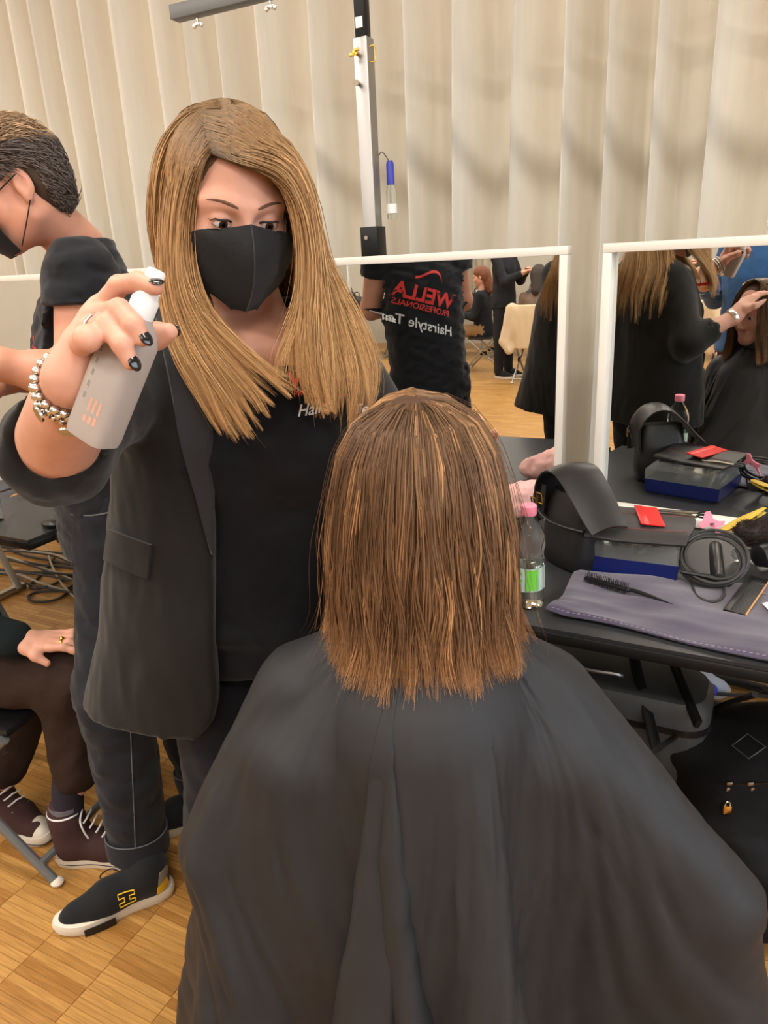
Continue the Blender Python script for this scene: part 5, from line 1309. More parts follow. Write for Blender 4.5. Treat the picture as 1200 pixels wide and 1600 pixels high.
def build_client():
    hc = np.array([.042, .875, 1.205]); nk = np.array([.042, .865, 1.04]); pel = np.array([.05, .88, .55])
    fw = norm((.25, .97, 0)); lv = np.cross([0, 0, 1.0], fw)
    sL, sR = np.array([-.120, .87, .955]), np.array([.200, .865, .932])
    elL, elR = np.array([-.250, .85, .715]), np.array([.43, .79, .635]); wrL, wrR = np.array([-.02, 1.06, .64]), np.array([.43, 1.04, .57])
    J = dict(pel=pel, nk=nk, shL=sL, shR=sR, hpL=pel+lv*.09, hpR=pel-lv*.09, knL=np.array([.10, 1.27, .52]), knR=np.array([.34, 1.21, .52]), anL=np.array([.12, 1.26, .09]), anR=np.array([.37, 1.20, .09]))
    root = empty('person', W(np.array([.04, .95, 0])), 'seated client seen from behind with shoulder-length brown hair under a black cutting cape', 'person')
    HR = head_frame((.03, 1, -.12)); parts = [head_field(hc, HR, nk, .004).mesh(1)]
    for s, sg, e, w_ in (('L', 1, elL, wrL), ('R', -1, elR, wrR)):
        a = J['sh'+s]; F = Field(*bounds([a, e, w_, w_+[0, .2, -.05], w_-[.05, 0, .1]], .07), .007); F.cone(a, e, .046, .040, 0); F.cone(e, w_, .040, .027, .02); relaxed_hand(F, w_, np.array([.0, .9, -.25]), np.array([0, -.2, -1.0]), sg, .5); parts.append(F.mesh(1))
    R, L = torso_frame(J); F = Field(*bounds([pel, nk, sL, sR, J['knL'], J['knR'], J['anL'], J['anR']], .15), .012); F.loft(pel, R, torso_st(L, .98, 0), .03)
    for s in 'LR': F.cone(J['hp'+s], J['kn'+s], .075, .055, .03); F.cone(J['kn'+s], J['an'+s], .05, .036, .03)
    parts.append(F.mesh(1)); V, Fq = join(parts); body = mesh_obj('body', W(V), Fq, M['skin'], root); eyes(hc, HR, body, liner=False)
    F = Field(*leg_bounds(J, .15), .010); trousers(F, J, 1.0, .092, .07, .06, .95); mk('trousers', F, M['dark_cloth'], root)
    F = Field(*bounds([pel, nk, sL, sR, elL, elR], .16), .010); F.loft(pel, R, torso_st(L, .98, .010), .02)
    for s, e in (('L', elL), ('R', elR)): F.cone(J['sh'+s], e, .052, .048, .04)
    F.op(lambda p: -(p[..., 2]-1.0), F.lo, (9, 9, 1.4), .005, 'cut') if False else None
    mk('jumper', F, M['dark_cloth'], root)
    for s in 'LR':
        a = J['an'+s]*[1, 1, 0]; sneaker(root, a-fw*.05, a+fw*.20, 'shoe_black', 'rubber_white', h=.007)
    # cape
    caps = [(pel, np.array([.045, .865, .90]), .165, .150), (sL, sR, .055, .052), (np.array([.042, .87, .96]), nk+[0, 0, .06], .080, .055), (sL, elL, .060, .058), (elL, wrL, .055, .045), (sR, elR, .060, .060), (elR, wrR, .058, .045),
            (J['hpL'], J['knL'], .095, .075), (J['hpR'], J['knR'], .095, .075), (np.array([-.10, .87, .92]), np.array([.18, .865, .90]), .075, .072), (np.array([-.135, .84, .87]), np.array([.215, .835, .85]), .075, .075), (np.array([-.12, .845, .76]), np.array([.20, .84, .75]), .080, .080)]
    nr, nth = 46, 176; rr = np.concatenate([[.066], np.linspace(.082, .88, nr-1)])
    tq = 2*PI*np.arange(nth)/nth; rim = 1-.26*np.exp(-((tq-PI*1.03)/.38)**2)-.40*np.exp(-((tq-2.15)/.50)**2)
    X = cloth_sim(rr, nth, np.array([.042, .862]), caps, 4, rim=rim)
    # refine by interpolation for a smooth surface
    Xp = np.concatenate([X, X[:, :1]], 1); fi = np.array([catmull(Xp[:, j], nr*2) for j in range(nth)]).transpose(1, 0, 2)
    G = np.array([catmull(np.concatenate([row[-2:], row, row[:3]]), (nth+4)*2+1)[4:4+nth*2] for row in fi]); n, m = G.shape[:2]
    idx = np.arange(n*m).reshape(n, m); Fq = np.stack([idx[:-1], idx[1:], np.roll(idx, -1, 1)[1:], np.roll(idx, -1, 1)[:-1]], -1).reshape(-1, 4)
    V = lap(G.reshape(-1, 3), Fq, 2, .5); Gv = V.reshape(n, m, 3)
    N = np.cross(np.gradient(Gv, axis=0), np.roll(Gv, -1, 1)-np.roll(Gv, 1, 1)); N /= np.linalg.norm(N, axis=2)[..., None]+1e-9
    tg = 2*PI*np.arange(m)/m; sg = np.linspace(0, 1, n)[:, None]; wq = tg[None]+.22*np.sin(sg*5+2*tg[None])
    Qr = np.stack([np.cos(wq)*11*np.ones_like(sg), np.sin(wq)*11*np.ones_like(sg), sg*4.0*np.ones_like(wq)], -1)
    fold = .0150*crease(Qr, 33)*np.clip(sg*3-.25, 0, 1)+.0016*crease((Gv-[.04, .86, .9])*np.array([60, 60, 30]), 37)*np.clip(sg*3, 0, 1)
    V = (Gv+N*fold[..., None]).reshape(-1, 3)
    co = mesh_obj('cutting_cape', W(V), Fq, M['cape'], root); sm = co.modifiers.new('thickness', 'SOLIDIFY'); sm.thickness = .0012
    c = MB(); c.tube([np.array([.042+.064*math.cos(t), .862+.064*math.sin(t), 1.085]) for t in np.linspace(0, 2*PI, 32)[:-1]], .012, 8, closed=True, flat=1.8); c.build('neck_band', M['cape'], co, view=True)
    # hair: inner volume and strands
    cx, cy = .040, .868
    prof = np.array([(1.340, .0, .0), (1.334, .040, .046), (1.313, .073, .075), (1.279, .092, .094), (1.235, .102, .106), (1.17, .112, .108), (1.09, .115, .104), (1.045, .120, .108), (1.01, .130, .118)])
    F = Field((cx-.16, cy-.16, 1.0), (cx+.16, cy+.16, 1.37), .005)
    stn = [(z, cx, cy-.004, max(.02, a-.010), max(.02, b-.010)) for z, a, b in prof[::-1]]; stn = [q for q in stn if q[0] > 1.035]
    F.loft((0, 0, 0), np.eye(3), stn, 0, 2.0); F.ell(hc+HR @ np.array([0, .115, -.035]), (.062, .075, .10), HR, .012, 'cut'); F.op(lambda p: np.maximum(np.abs(p[..., 0]-cx)-.066, -(p[..., 1]-(cy+.03))), (cx-.1, cy, .99), (cx+.1, cy+.2, 1.2), .01, 'cut')
    hair = mk('hair', F, mat('hair_shade', S(70, 46, 30), .7), root, 1)
    r = np.random.default_rng(12); n, K = 8200, 20
    az = r.uniform(-1, 1, n)*2.45; az = np.sign(az)*np.abs(az)**1.0
    s = np.linspace(0, 1, K); arc = np.concatenate([[0], np.cumsum(np.linalg.norm(np.diff(prof[:, :2], axis=0), axis=1))]); arc /= arc[-1]
    ncl = 210; ca = np.sort(r.uniform(-1, 1, ncl)*2.5); cid = np.clip(np.searchsorted(ca, az)+r.integers(-1, 1, n), 0, ncl-1)
    ln = np.clip(.955+r.normal(0, .028, ncl)[cid]+r.normal(0, .012, n), .78, 1.03); lay_ = r.uniform(-.016, .006, n)
    lo_start = np.where(r.uniform(size=n) < .45, r.uniform(0.02, .40, n), 0.0)
    ss = lo_start[:, None]+(ln-lo_start)[:, None]*s[None]
    z = np.interp(ss, arc, prof[:, 0]); a = np.interp(ss, arc, prof[:, 1]); b = np.interp(ss, arc, prof[:, 2]); z = np.where(ss > 1, prof[-1, 0]-(ss-1)*.3, z)
    z = z-.010*np.clip(np.cos(az), 0, 1)[:, None]*np.clip(ss-.5, 0, 1)*2
    pull = (.50*np.clip(ss-.30, 0, 1)**1.1); aze = az[:, None]*(1-pull)+ca[cid][:, None]*pull
    wv = r.uniform(0, 6.28, (ncl, 2)); fr = r.uniform(9, 17, ncl)
    aze = aze+(.035*np.sin(fr[cid][:, None]*ss+wv[cid, 0][:, None])*np.clip(ss*1.5, 0, 1))+r.normal(0, .016, (n, 1))+.030*np.sin(r.uniform(4, 14, (n, 1))*ss+r.uniform(0, 6.28, (n, 1)))*np.clip(ss*1.3, 0, 1)
    rad = 1+(lay_[:, None]/.11)+.045*np.sin(fr[cid][:, None]*.8*ss+wv[cid, 1][:, None])*np.clip(ss*1.6-.3, 0, 1)
    rad = rad+.07*np.clip(ss-.86, 0, 1)/.14*r.normal(.6, .8, ncl)[cid][:, None]
    # the parting: roots start along a short front-to-back line
    part = r.uniform(-.01, .055, n)[:, None]*np.clip(1-ss*5, 0, 1)
    pth = np.stack([cx+.004+a*rad*np.sin(aze), cy-b*rad*np.cos(aze)+part+.002, z+.004*np.sin(wv[cid, 0])[:, None]*np.clip(1-ss*3, 0, 1)], -1)
    # a few stray hairs
    m = r.uniform(size=n) < .022; pth[m] += (r.normal(0, .012, (m.sum(), 1, 3))*s[None, :, None]**.7); pth[m, :, 0] += np.sign(np.sin(az[m]))[:, None]*.010*s[None]
    hi = (r.uniform(size=ncl) < .24)[cid] & (r.uniform(size=n) < .7); base = np.array(lin((86, 63, 43)))*(1-ss[..., None]).clip(0, 1)+np.array(lin((114, 84, 60)))*ss[..., None]
    tip = np.clip((ss-.80)/.2, 0, 1)[..., None]; base = base*(1-tip*.7)+np.array(lin((178, 130, 86)))*tip*.7
    st = np.array(lin((178, 134, 92))); base = np.where(hi[:, None, None], base*.5+st*.5, base)*np.exp(r.normal(0, .20, (n, 1, 1)))*np.exp(r.normal(0, .16, ncl))[cid][:, None, None]
    V, Fq, C = strands(pth, np.where(m, .00035, r.uniform(.0006, .0013, n)), np.clip(base, 0, 1)); mesh_obj('hair_strands', W(V), Fq, M['hair_c'], hair, cols=C)['kind'] = 'stuff'
    st = empty('stool', W(np.array([.05, .93, 0])), 'low round stool hidden under the black cutting cape', 'stool')
    c = MB(); c.lathe([(.15, .405), (.175, .41), (.18, .43), (.17, .445), (.10, .448)], 28, t=(.05, .90, 0)); c.build('seat', M['black_plastic'], st, view=True)
    for k in range(4):
        t = PI/4+k*PI/2; c = MB(); c.tube([(.05+.12*math.cos(t), .90+.12*math.sin(t), .41), (.05+.19*math.cos(t), .90+.19*math.sin(t), .005)], .012, 10); c.build('leg', M['steelgrey'], st, view=True)
build_client()
# ================================================================== things on the right-hand table
def TB(px, py, z=.74): return W(PZ(px, py, z))
def rot(ax, a): return np.array(Matrix.Rotation(a, 3, ax))
ZT = .740
# purple towel
def towel():
    A, B, C, D = TB(800+52, 962), TB(1262, 1048), TB(1330, 930), TB(905, 897)
    A[1] = max(A[1], TY0+.018); B[1] = max(B[1], TY0+.018)
    n, m = 46, 30; G = np.zeros((n, m, 3)); r = np.random.default_rng(2)
    for i in range(n):
        for j in range(m):
            u, v = i/(n-1), j/(m-1); q = (A*(1-u)+B*u)*(1-v)+(D*(1-u)+C*u)*v
            q = q.copy(); h = .0045+.0035*math.sin(9*u+7*v)+.003*math.sin(17*u-5*v+1)*math.sin(8*v)+.003*max(0, math.sin(26*v+4*u))*(1-v); q[2] = ZT+.003+max(0, h)*(1 if 0 < i < n-1 and 0 < j < m-1 else .4)
            q[1] += .008*math.sin(6*u)*(1-v); q[0] += .008*math.sin(5*v)*(1-u); q[1] = max(q[1], TY0+.004)
            if u < .09 and v < .2: q[2] += .010*(1-u/.09)
            G[i, j] = q
    b = MB(); b.grid(G, .004); o = b.build('towel', M['towel']); tag(o, 'purple terry towel spread along the front of the right-hand table', 'towel')
    s = MB()
    for i in range(1, n-1):
        a, c = G[i, 1]*.5+G[i, 0]*.5, G[i+1, 1]*.5+G[i+1, 0]*.5; s.tube([a+[0, 0, .0048], a*.45+c*.55+[0, 0, .0052]], .0011, 4)
    s.build('stitched_hem', M['towel_seam'], o)
    return G
towel()
# water bottle
def water_bottle(p, label, h=.238, full=True, group=None):
    t = empty('water_bottle', p, label, 'bottle', group); k = h/.205
    pr = [(.020, 0), (.029, .003), (.0315, .012), (.0315, .030), (.0300, .034), (.0318, .040), (.0318, .090), (.0295, .095), (.0272, .104), (.0300, .114), (.0325, .128), (.0310, .146), (.0240, .164), (.0140, .180), (.0115, .184), (.0115, .190)]
    a = MB(); a.lathe([(r*k, z*k) for r, z in pr], 28, t=p); V = a.arr()
    for v in V:
        z = (v[2]-p[2])/k
        if z < .03: an = math.atan2(v[1]-p[1], v[0]-p[0]); sc_ = 1+.05*math.cos(5*an)*(1-z/.03); v[:2] = p[:2]+(v[:2]-p[:2])*sc_
    mesh_obj('bottle_body', V, a.F, M['glass_clear'], t, autos=50)
    a = MB(); a.lathe([(r*k*.93, z*k+.002) for r, z in pr[1:7]]+[(.029*k, .086*k)], 24, t=p); a.build('water', M['glass_clear'], t)
    a = MB(); a.lathe([(.0140*k, .186*k), (.0148*k, .188*k), (.0148*k, .204*k), (.0130*k, .206*k)], 24, t=p); c = a.build('cap', M['pink'], t)
    L = MB(); seg = 30; zz = (.040*k, .088*k); R_ = .0324*k
    def band(a0, a1, z0, z1, m, nm, rr=R_):
        b = MB(); th = np.linspace(a0, a1, 12); b.grid(np.array([[p+[rr*math.cos(q), rr*math.sin(q), z] for z in (z0, z1)] for q in th]), 0); return b.build(nm, M[m], lb if nm != 'label' else t)
    cam_a = math.atan2(-p[1], -p[0]); lb = None
    lb = band(cam_a-PI*.98, cam_a+PI*.98, zz[0], zz[1], 'label_pale', 'label')
    band(cam_a-.10, cam_a+.62, zz[0]+.004, zz[1]-.003, 'green', 'label_panel', R_+.0004)
    for q, z0, z1 in ((-.55, .060, .066), (-.42, .060, .066), (-.60, .070, .073), (-.40, .076, .079)): band(cam_a+q-.08, cam_a+q+.08, z0*k, z1*k, 'green', 'label_mark', R_+.0004)
    band(cam_a-.62, cam_a-.42, .044*k, .054*k, 'steelgrey', 'label_mark', R_+.0004)
    return t
_p = TB(824, 944, ZT); _p[2] = ZT; water_bottle(_p, 'clear water bottle with pink cap and green label beside the client\'s hair')
# handbag with a fold-over flap
def handbag():
    c0 = TB(893, 893, ZT); base = np.array([c0[0]-.012, c0[1]+.055, ZT]); Rb = rotz(math.radians(-38))
    t = empty('handbag', base, 'black leather handbag with draped flap and gold buckles', 'handbag'); Q = lambda v: base+Rb @ np.array(v, float)
    rings = []
    for z, wx, wy in ((.0, .066, .042), (.006, .076, .050), (.05, .082, .054), (.12, .078, .046), (.17, .070, .034), (.19, .066, .026)):
        rings.append(np.array([Q((wx*np.sign(math.cos(a))*abs(math.cos(a))**.55, wy*np.sign(math.sin(a))*abs(math.sin(a))**.6, z)) for a in np.linspace(0, 2*PI, 33)[:-1]]))
    b = MB(); b.loft(rings); b.build('bag_body', M['leather'], t, autos=60)
    # flap: arches up and over, falling towards the right
    G = np.zeros((22, 9, 3)); prof = catmull([(-.075, -.02, .11), (-.084, -.01, .19), (-.050, 0, .243), (.0, 0, .252), (.050, 0, .215), (.095, 0, .168), (.130, 0, .135)], 22)
    for i in range(22):
        for j in range(9):
            v = j/8*2-1; G[i, j] = Q((prof[i][0], v*(.052+.010*math.sin(PI*i/21)), prof[i][2]-.010*v*v))
    b = MB(); b.grid(G, .005); fl_ = b.build('flap', M['leather'], t, autos=50)
    b = MB(); b.tube([G[i, 0]+[0, 0, .003] for i in range(22)], .0016, 5); b.build('piping', M['leather'], fl_)
    b = MB(); b.tube([G[i, 8]+[0, 0, .003] for i in range(22)], .0016, 5); b.build('piping', M['leather'], fl_)
    b = MB(); b.tube([G[-1, j]+[0, 0, .002] for j in range(9)], .0016, 5); b.build('piping', M['leather'], fl_)
    for sx, zz in ((-.083, .150), (-.060, .168)):
        q = Q((sx, -.060, zz)); Rk = Rb @ rot('X', .2); b = MB()
        pts = [q+Rk @ np.array(v) for v in ((-.010, 0, -.014), (.010, 0, -.014), (.010, 0, .014), (-.010, 0, .014))]; b.tube([pts[0], (pts[0]+pts[1])/2, pts[1], (pts[1]+pts[2])/2, pts[2], (pts[2]+pts[3])/2, pts[3], (pts[3]+pts[0])/2], .0022, 6, closed=True); b.build('buckle', M['gold'], t)
        b = MB(); b.grid(np.array([[Q((sx+dx, -.056+.002*k_, zz-.055+.022*k_)) for dx in (-.009, .009)] for k_ in range(5)]), .003); b.build('strap', M['leather'], t)
    b = MB(); b.tube(catmull([Q(v) for v in ((-.078, -.02, .12), (-.092, -.045, .17), (-.075, -.062, .15), (-.03, -.062, .125), (.03, -.055, .12), (.075, -.03, .115))], 26), .006, 8, flat=.5); b.build('handle', M['leather'], t)
handbag()
# pink scarf behind the bottle
def scarf():
    c0 = TB(838, 800, ZT); p = np.array([-.64, 2.04, ZT]); F = Field(p-[.16, .14, .01], p+[.16, .14, .16], .006)
    for k, (dx, dy, dz, r) in enumerate(((0, 0, .05, .055), (.05, .015, .045, .045), (-.06, -.01, .04, .04), (.02, -.02, .085, .035), (.05, .02, .085, .03))): F.ell(p+[dx, dy, dz], (r, r*.9, r*.9), None, .03)
    F.disp(lambda q: (.012*crease((q-p)*48, 3)).astype(np.float32))
    V, Fq = F.mesh(1); V[:, 2] = np.maximum(V[:, 2], ZT+.001); o = mesh_obj('scarf', V, Fq, mat('pink_scarf', S(226, 176, 170), .95, bump=.5, bscale=300)); tag(o, 'crumpled pale pink scarf on the table behind the water bottle', 'scarf')
scarf()
# storage box: navy tray, clear lid with bevelled end
def storage_box():
    A, B = TB(901, 893, ZT), TB(1058, 914, ZT); u = norm((B-A)*[1, 1, 0]); v = np.array([-u[1], u[0], 0]); Lb = np.linalg.norm(B-A); Db = .22; A[2] = ZT
    t = empty('storage_box', A+u*Lb/2+v*Db/2, 'flat storage box with navy tray and clear lid under the leather case', 'box'); Q = lambda x, y, z: A+u*x+v*y+np.array([0, 0, z])
    def shell(o0, o1, z0, z1, th, m, nm, top):
        b = MB(); k = [(0, 0), (1, 0), (1, 1), (0, 1)]
        def rg(ins, z): return np.array([Q(ins+(Lb-2*ins)*x, ins+(Db-2*ins)*y, z) for x, y in k])
        if top: b.loft([rg(o0, z0), rg(o0, z0+(z1-z0)*.6), rg(o1, z1)]); 
        else: b.loft([rg(o0+.003, z0), rg(o0, z0+.004), rg(o1, z1)])
        return b.build(nm, M[m], t, smooth=False, autos=None)
    shell(.004, 0, .0, .046, .002, 'navy', 'tray', False); shell(.001, .022, .0465, .100, .002, 'clear_lid', 'lid', True)
    b = MB()
    for x, y in ((.04, .05), (.10, .09), (.07, .11), (.14, .05), (.17, .10)): b.box(Q(x, y, .056), (.03, .02, .012), R=rotz(x*30), bev=.003)
    b.build('contents', M['zip'], t)
    return Q, Lb, Db, u, v
QB, LB, DB, UB, VB = storage_box()
# ribbed leather tool case lying on the box
def case():
    t = empty('leather_case', QB(LB*.55, DB*.55, .1005), 'black ribbed leather tool case lying on the storage box', 'case')
    n, m = 26, 14; G = np.zeros((n, m, 3))
    for i in range(n):
        for j in range(m):
            x = .02+.225*i/(n-1); y = -.012+.215*j/(m-1); z = .1060+.012*math.sin(PI*min(1, j/(m-1)*1.25))+.006*math.exp(-(i/6)**2)+.0012*abs(math.sin(j*2.2)); 
            if j == 0: z -= .006
            G[i, j] = QB(x+.012*math.sin(j*.3), y+.03*(i/(n-1)-.5), z)
    b = MB(); b.grid(G, .006); o = b.build('cover', M['leather_grain'], t, autos=60)
    b = MB(); b.box(QB(.13, .09, .1035)*1, (.20, .17, .004), R=rotz(math.atan2(UB[1], UB[0])), bev=.002); b.build('inner_leaf', M['leather'], t)
    for j in (2, 9):
        b = MB(); b.tube([G[i, j]+[0, 0, .0068] for i in range(1, n-1)], .0007, 4); b.build('stitching', mat('red_thread', S(140, 70, 72), .8), t)
    b = MB(); b.tube([G[i, 0]+[0, 0, .002] for i in range(n)], .0065, 8); b.build('rolled_edge', M['leather_grain'], t)
    return G
GC = case()
def slab_on(p, d, R, name, label, cat, m, bev=.001, zoff=0):
    b = MB(); b.box(p+[0, 0, d[2]/2+zoff], d, R=R, bev=bev); return tag(b.build(name, M[m]), label, cat)
# red comb standing up on the case
def red_comb():
    q = W(P(1040, 802, 1.63)); a0 = math.atan2(UB[1], UB[0]); t = empty('red_comb', q-[0, 0, .02], 'red plastic comb lying on the black leather case', 'comb')
    c = GC[13, 7]+[0, 0, .010]; R = rotz(YAW+math.radians(78)) @ rot('X', math.radians(6)); b = MB(); b.box(c+R @ np.array([0, .016, .0015]), (.135, .020, .004), R=R, bev=.001); b.build('spine', M['red'], t)
    b = MB()
    for k in range(42): b.box(c+R @ np.array([-.066+k*.0032, -.012, .0015]), (.0019, .036, .0026), R=R)
    b.build('teeth', M['red'], t); b = MB(); b.box(c+R @ np.array([0, -.012, .0008]), (.132, .035, .0008), R=R); b.build('web', M['red'], t)
red_comb()
# coil of cable with a curling iron
def iron():
    p = TB(1128, 905, ZT); t = empty('curling_iron', np.array([p[0], p[1], ZT]), 'black curling iron lying in its coiled cable beside the box', 'hair tool')
    c = W(PZ(1105, 880, ZT+.05)); r = np.random.default_rng(5); pts = []
    ctr = np.array([c[0]+.012, c[1]-.005, ZT+.064]); up = norm((.05, -.72, .70)); ex = norm(np.cross(up, [0, 0, 1.0])); ey = np.cross(up, ex)
    for k in np.linspace(0, 4.6*2*PI, 150):
        rr = .064+.008*math.sin(k*.37)+.004*math.sin(k*1.7); pts.append(ctr+ex*rr*1.05*math.cos(k)+ey*rr*.92*math.sin(k)+up*(.010*math.sin(k*.21)+.0012*k/6.28))
    b = MB(); b.tube(pts, .0036, 7); b.build('cable', M['cable'], t)
    h0, h1 = W(P(1122, 905, 1.53)), W(P(1118, 858, 1.66)); d = norm(h0-h1)
    h0[2] = max(h0[2], ZT+.022); b = MB(); R = frame_z(d); L = np.linalg.norm(h0-h1); b.lathe([(.011, -.02), (.0145, -.015), (.0155, 0), (.0160, L*.8), (.0150, L), (.010, L+.003)], 18, R=R, t=h1); b.build('handle', M['black_plastic'], t)
    b = MB(); b.lathe([(.0045, 0), (.0045, .0012)], 12, R=R, t=h0+d*.0035); b.build('badge', M['gold'], t)
    q0 = h0-d*.002; s0 = W(P(1062, 893, 1.55)); s0[2] = max(s0[2], ZT+.012); b = MB(); b.tube([q0*(1-k)+s0*k for k in np.linspace(0, 1, 12)], [.0075-.0035*k+.0008*(i % 2) for i, k in enumerate(np.linspace(0, 1, 12))], 9); b.build('strain_relief', M['black_plastic'], t)
    lp = [s0, W(PZ(1078, 905, ZT+.012)), W(PZ(1088, 930, ZT+.012)), W(PZ(1112, 940, ZT+.011)), W(PZ(1130, 932, ZT+.012)), W(PZ(1130, 915, ZT+.014)), W(PZ(1124, 900, ZT+.020))]
    b = MB(); b.tube(catmull(lp, 40), .0032, 7); b.build('cable_loop', M['cable'], t)
    b = MB(); a = W(PZ(1118, 905, ZT+.016)); e = W(PZ(1142, 912, ZT+.016)); b.tube([a, e], .010, 12); b.build('barrel', M['black_metal'], t)
iron()
# pink butterfly clip on the cable coil
def clip():
    p = W(P(1110, 818, 1.66)); t = empty('hair_clip', p-[0, 0, .02], 'pink butterfly hair clip resting on the coiled cable', 'hair clip'); e1 = norm(W((1, .0, -.05))-W((0, 0, 0))); e2 = norm(W((0, .25, 1))-W((0, 0, 0)))
    n = np.cross(e1, e2)
    for mir, pts in ((1, [(-.030, -.004), (-.018, .008), (-.012, .028), (.000, .030), (.006, .012), (.020, .006), (.036, .006), (.030, -.006), (.010, -.010), (-.008, -.006), (-.022, -.012)]), (2, [(.008, -.004), (.016, -.010), (.022, -.030), (.026, -.040), (.014, -.030), (.004, -.014)])):
        b = MB(); b.prism([(x, y) for x, y in pts], -.0015, .0015); V = np.array([p+e1*v[0]+e2*v[1]+n*(v[2]+(.008 if mir == 2 else 0)+.10*abs(v[0])*abs(v[0])*10) for v in b.arr()]); mesh_obj('wing' if mir == 1 else 'jaw', V, b.F, M['pink'], t, autos=40)
    b = MB(); b.tube([p-e2*.002+n*-.003+e1*-.002, p+n*.010+e1*.004], .003, 8); b.build('spring', M['zip'], t)
clip()
# more clips and a yellow sleeve behind
def yellow_clip():
    a, b_ = W(P(1128, 830, 1.70)), W(P(1195, 797, 1.78)); t = empty('sectioning_clip', (a+b_)/2-[0, 0, .02], 'yellow sectioning clip lying beside the brown fluffy brush', 'hair clip'); n = 12; R = frame3(b_-a)
    L = np.linalg.norm(b_-a)
    for s in (-1, 1):
        rings = []
        for k in range(9):
            q = k/8; w = .005+.009*math.sin(PI*min(1, q*.9+.12)); rings.append(np.array([a+R @ np.array([w*math.cos(x), L*q, s*(.0025+.004*q)+.002*math.sin(x)]) for x in np.linspace(0, 2*PI, 11)[:-1]]))
        m = MB(); m.loft(rings); m.build('jaw', M['yellow'], t)
    m = MB(); m.tube([a+R @ np.array([-.010, L*.72, .0]), a+R @ np.array([.010, L*.72, 0])], .003, 8); m.build('hinge', M['black_plastic'], t)
yellow_clip()
def fluffy():
    p = W(P(1195, 838, 1.66)); r = np.random.default_rng(8); t = empty('hair_padding', p-[0, 0, .04], 'fuzzy dark brown hair padding heaped at the right edge of the table', 'hairpiece')
    F = Field(p-[.09, .08, .05], p+[.13, .08, .05], .006); F.cone(p-np.array([.035, -.01, .0]), p+np.array([.07, .0, .006]), .030, .034, 0); F.disp(lambda q: (.007*crease(q*70, 4)).astype(np.float32)); V, Fq = F.mesh(1)
    mesh_obj('core', V, Fq, M['bristle'], t); n = 3600; i = r.integers(0, len(V), n); K = 6; st = np.zeros((n, K, 3)); st[:, 0] = V[i]; d = (V[i]-p); d /= np.linalg.norm(d, axis=1)[:, None]+1e-6
    for k in range(1, K): d = d*.55+r.normal(0, .75, (n, 3)); d /= np.linalg.norm(d, axis=1)[:, None]; st[:, k] = st[:, k-1]+d*.0032
    Vs, Fs, C = strands(st, np.full(n, .0006), np.exp(r.normal(0, .35, (n, 1, 3)))*np.ones((1, K, 1))*np.array([1.0, .85, .75])); mesh_obj('fuzz', Vs, Fs, M['fur'], t, cols=np.clip(C, 0, 3))['kind'] = 'stuff'
fluffy()
# clear pouch and dryer nozzle at the right edge
def pouch():
    p = W(PZ(1165, 868, ZT+.02)); t = empty('clear_pouch', np.array([p[0], p[1], ZT]), 'crumpled clear plastic pouch beside the curling iron', 'pouch'); F = Field(p-[.06, .05, .03], p+[.07, .05, .04], .004); F.ell(p, (.035, .025, .018), None, 0); F.disp(lambda q: (.006*crease((q-p)*120, 6)).astype(np.float32)); V, Fq = F.mesh(0); V[:, 2] = np.maximum(V[:, 2], ZT+.007); mesh_obj('film', V, Fq, M['clear_lid'], t)
    b = MB()
    for k in range(7): b.tube([p+[.004*k-.012, .006*math.sin(k), .004], p+[.004*k-.006, .006*math.sin(k)+.012, .008]], .0008, 5)
    b.build('hairpins', M['silver'], t)
    q = W(PZ(1205, 872, ZT+.03)); t = empty('hair_dryer', np.array([q[0], q[1], ZT]), 'matte black hair dryer body at the right edge of the table', 'hair dryer'); d = norm(W((1, .3, 0))-W((0, 0, 0))); R = frame_z(d)
    b = MB(); b.lathe([(.012, -.045), (.026, -.040), (.034, -.01), (.036, .06), (.034, .12), (.022, .125)], 24, R=R, t=q+np.array([0, 0, .012])); b.build('housing', M['black_plastic'], t)
    b = MB(); b.tube([q+d*.06+[0, -.01, .0], q+d*.05+[0, -.08, -.022], q+d*.045+[0, -.11, -.024]], [.019, .016, .014], 12); b.build('handle', M['black_plastic'], t)
pouch()
# flat black brush and its long tail
def tail_brush():
    a, m_, e = W(PZ(914, 906, ZT+.014)), W(PZ(980, 925, ZT+.016)), W(PZ(1062, 949, ZT+.012)); t = empty('styling_brush', np.array([m_[0], m_[1], ZT]), 'black teasing brush with thin pointed tail lying on the purple towel', 'brush')
    d = norm(m_-a); L = np.linalg.norm(m_-a); R = frame3(d); b = MB(); b.box((a+m_)/2+[0, 0, .006], (.016, L, .007), R=R, bev=.003); b.build('head', M['black_plastic'], t)
    b = MB(); r = np.random.default_rng(3)
    for i in range(24):
        for j in range(4): q = a+d*L*(i+.5)/24+R[:, 0]*(-.006+.004*j)+[0, 0, .008]; b.tube([q, q+R[:, 0]*-.001+np.array([r.normal(0, .001), r.normal(0, .001), -.012 if j % 2 else .012])], .0008, 4)
    b.build('bristles', M['bristle'], t)
    b = MB(); b.tube(catmull([m_+[0, 0, .006], m_*.85+e*.15+[0, 0, .008], m_*.5+e*.5+[0, 0, .006], e], 18), [.007, .0068, .005, .0045, .0048, .005, .005, .0048, .0046, .0044, .004, .0037, .0034, .003, .0026, .002, .0016, .001], 8); b.build('tail', M['black_plastic'], t)
tail_brush()
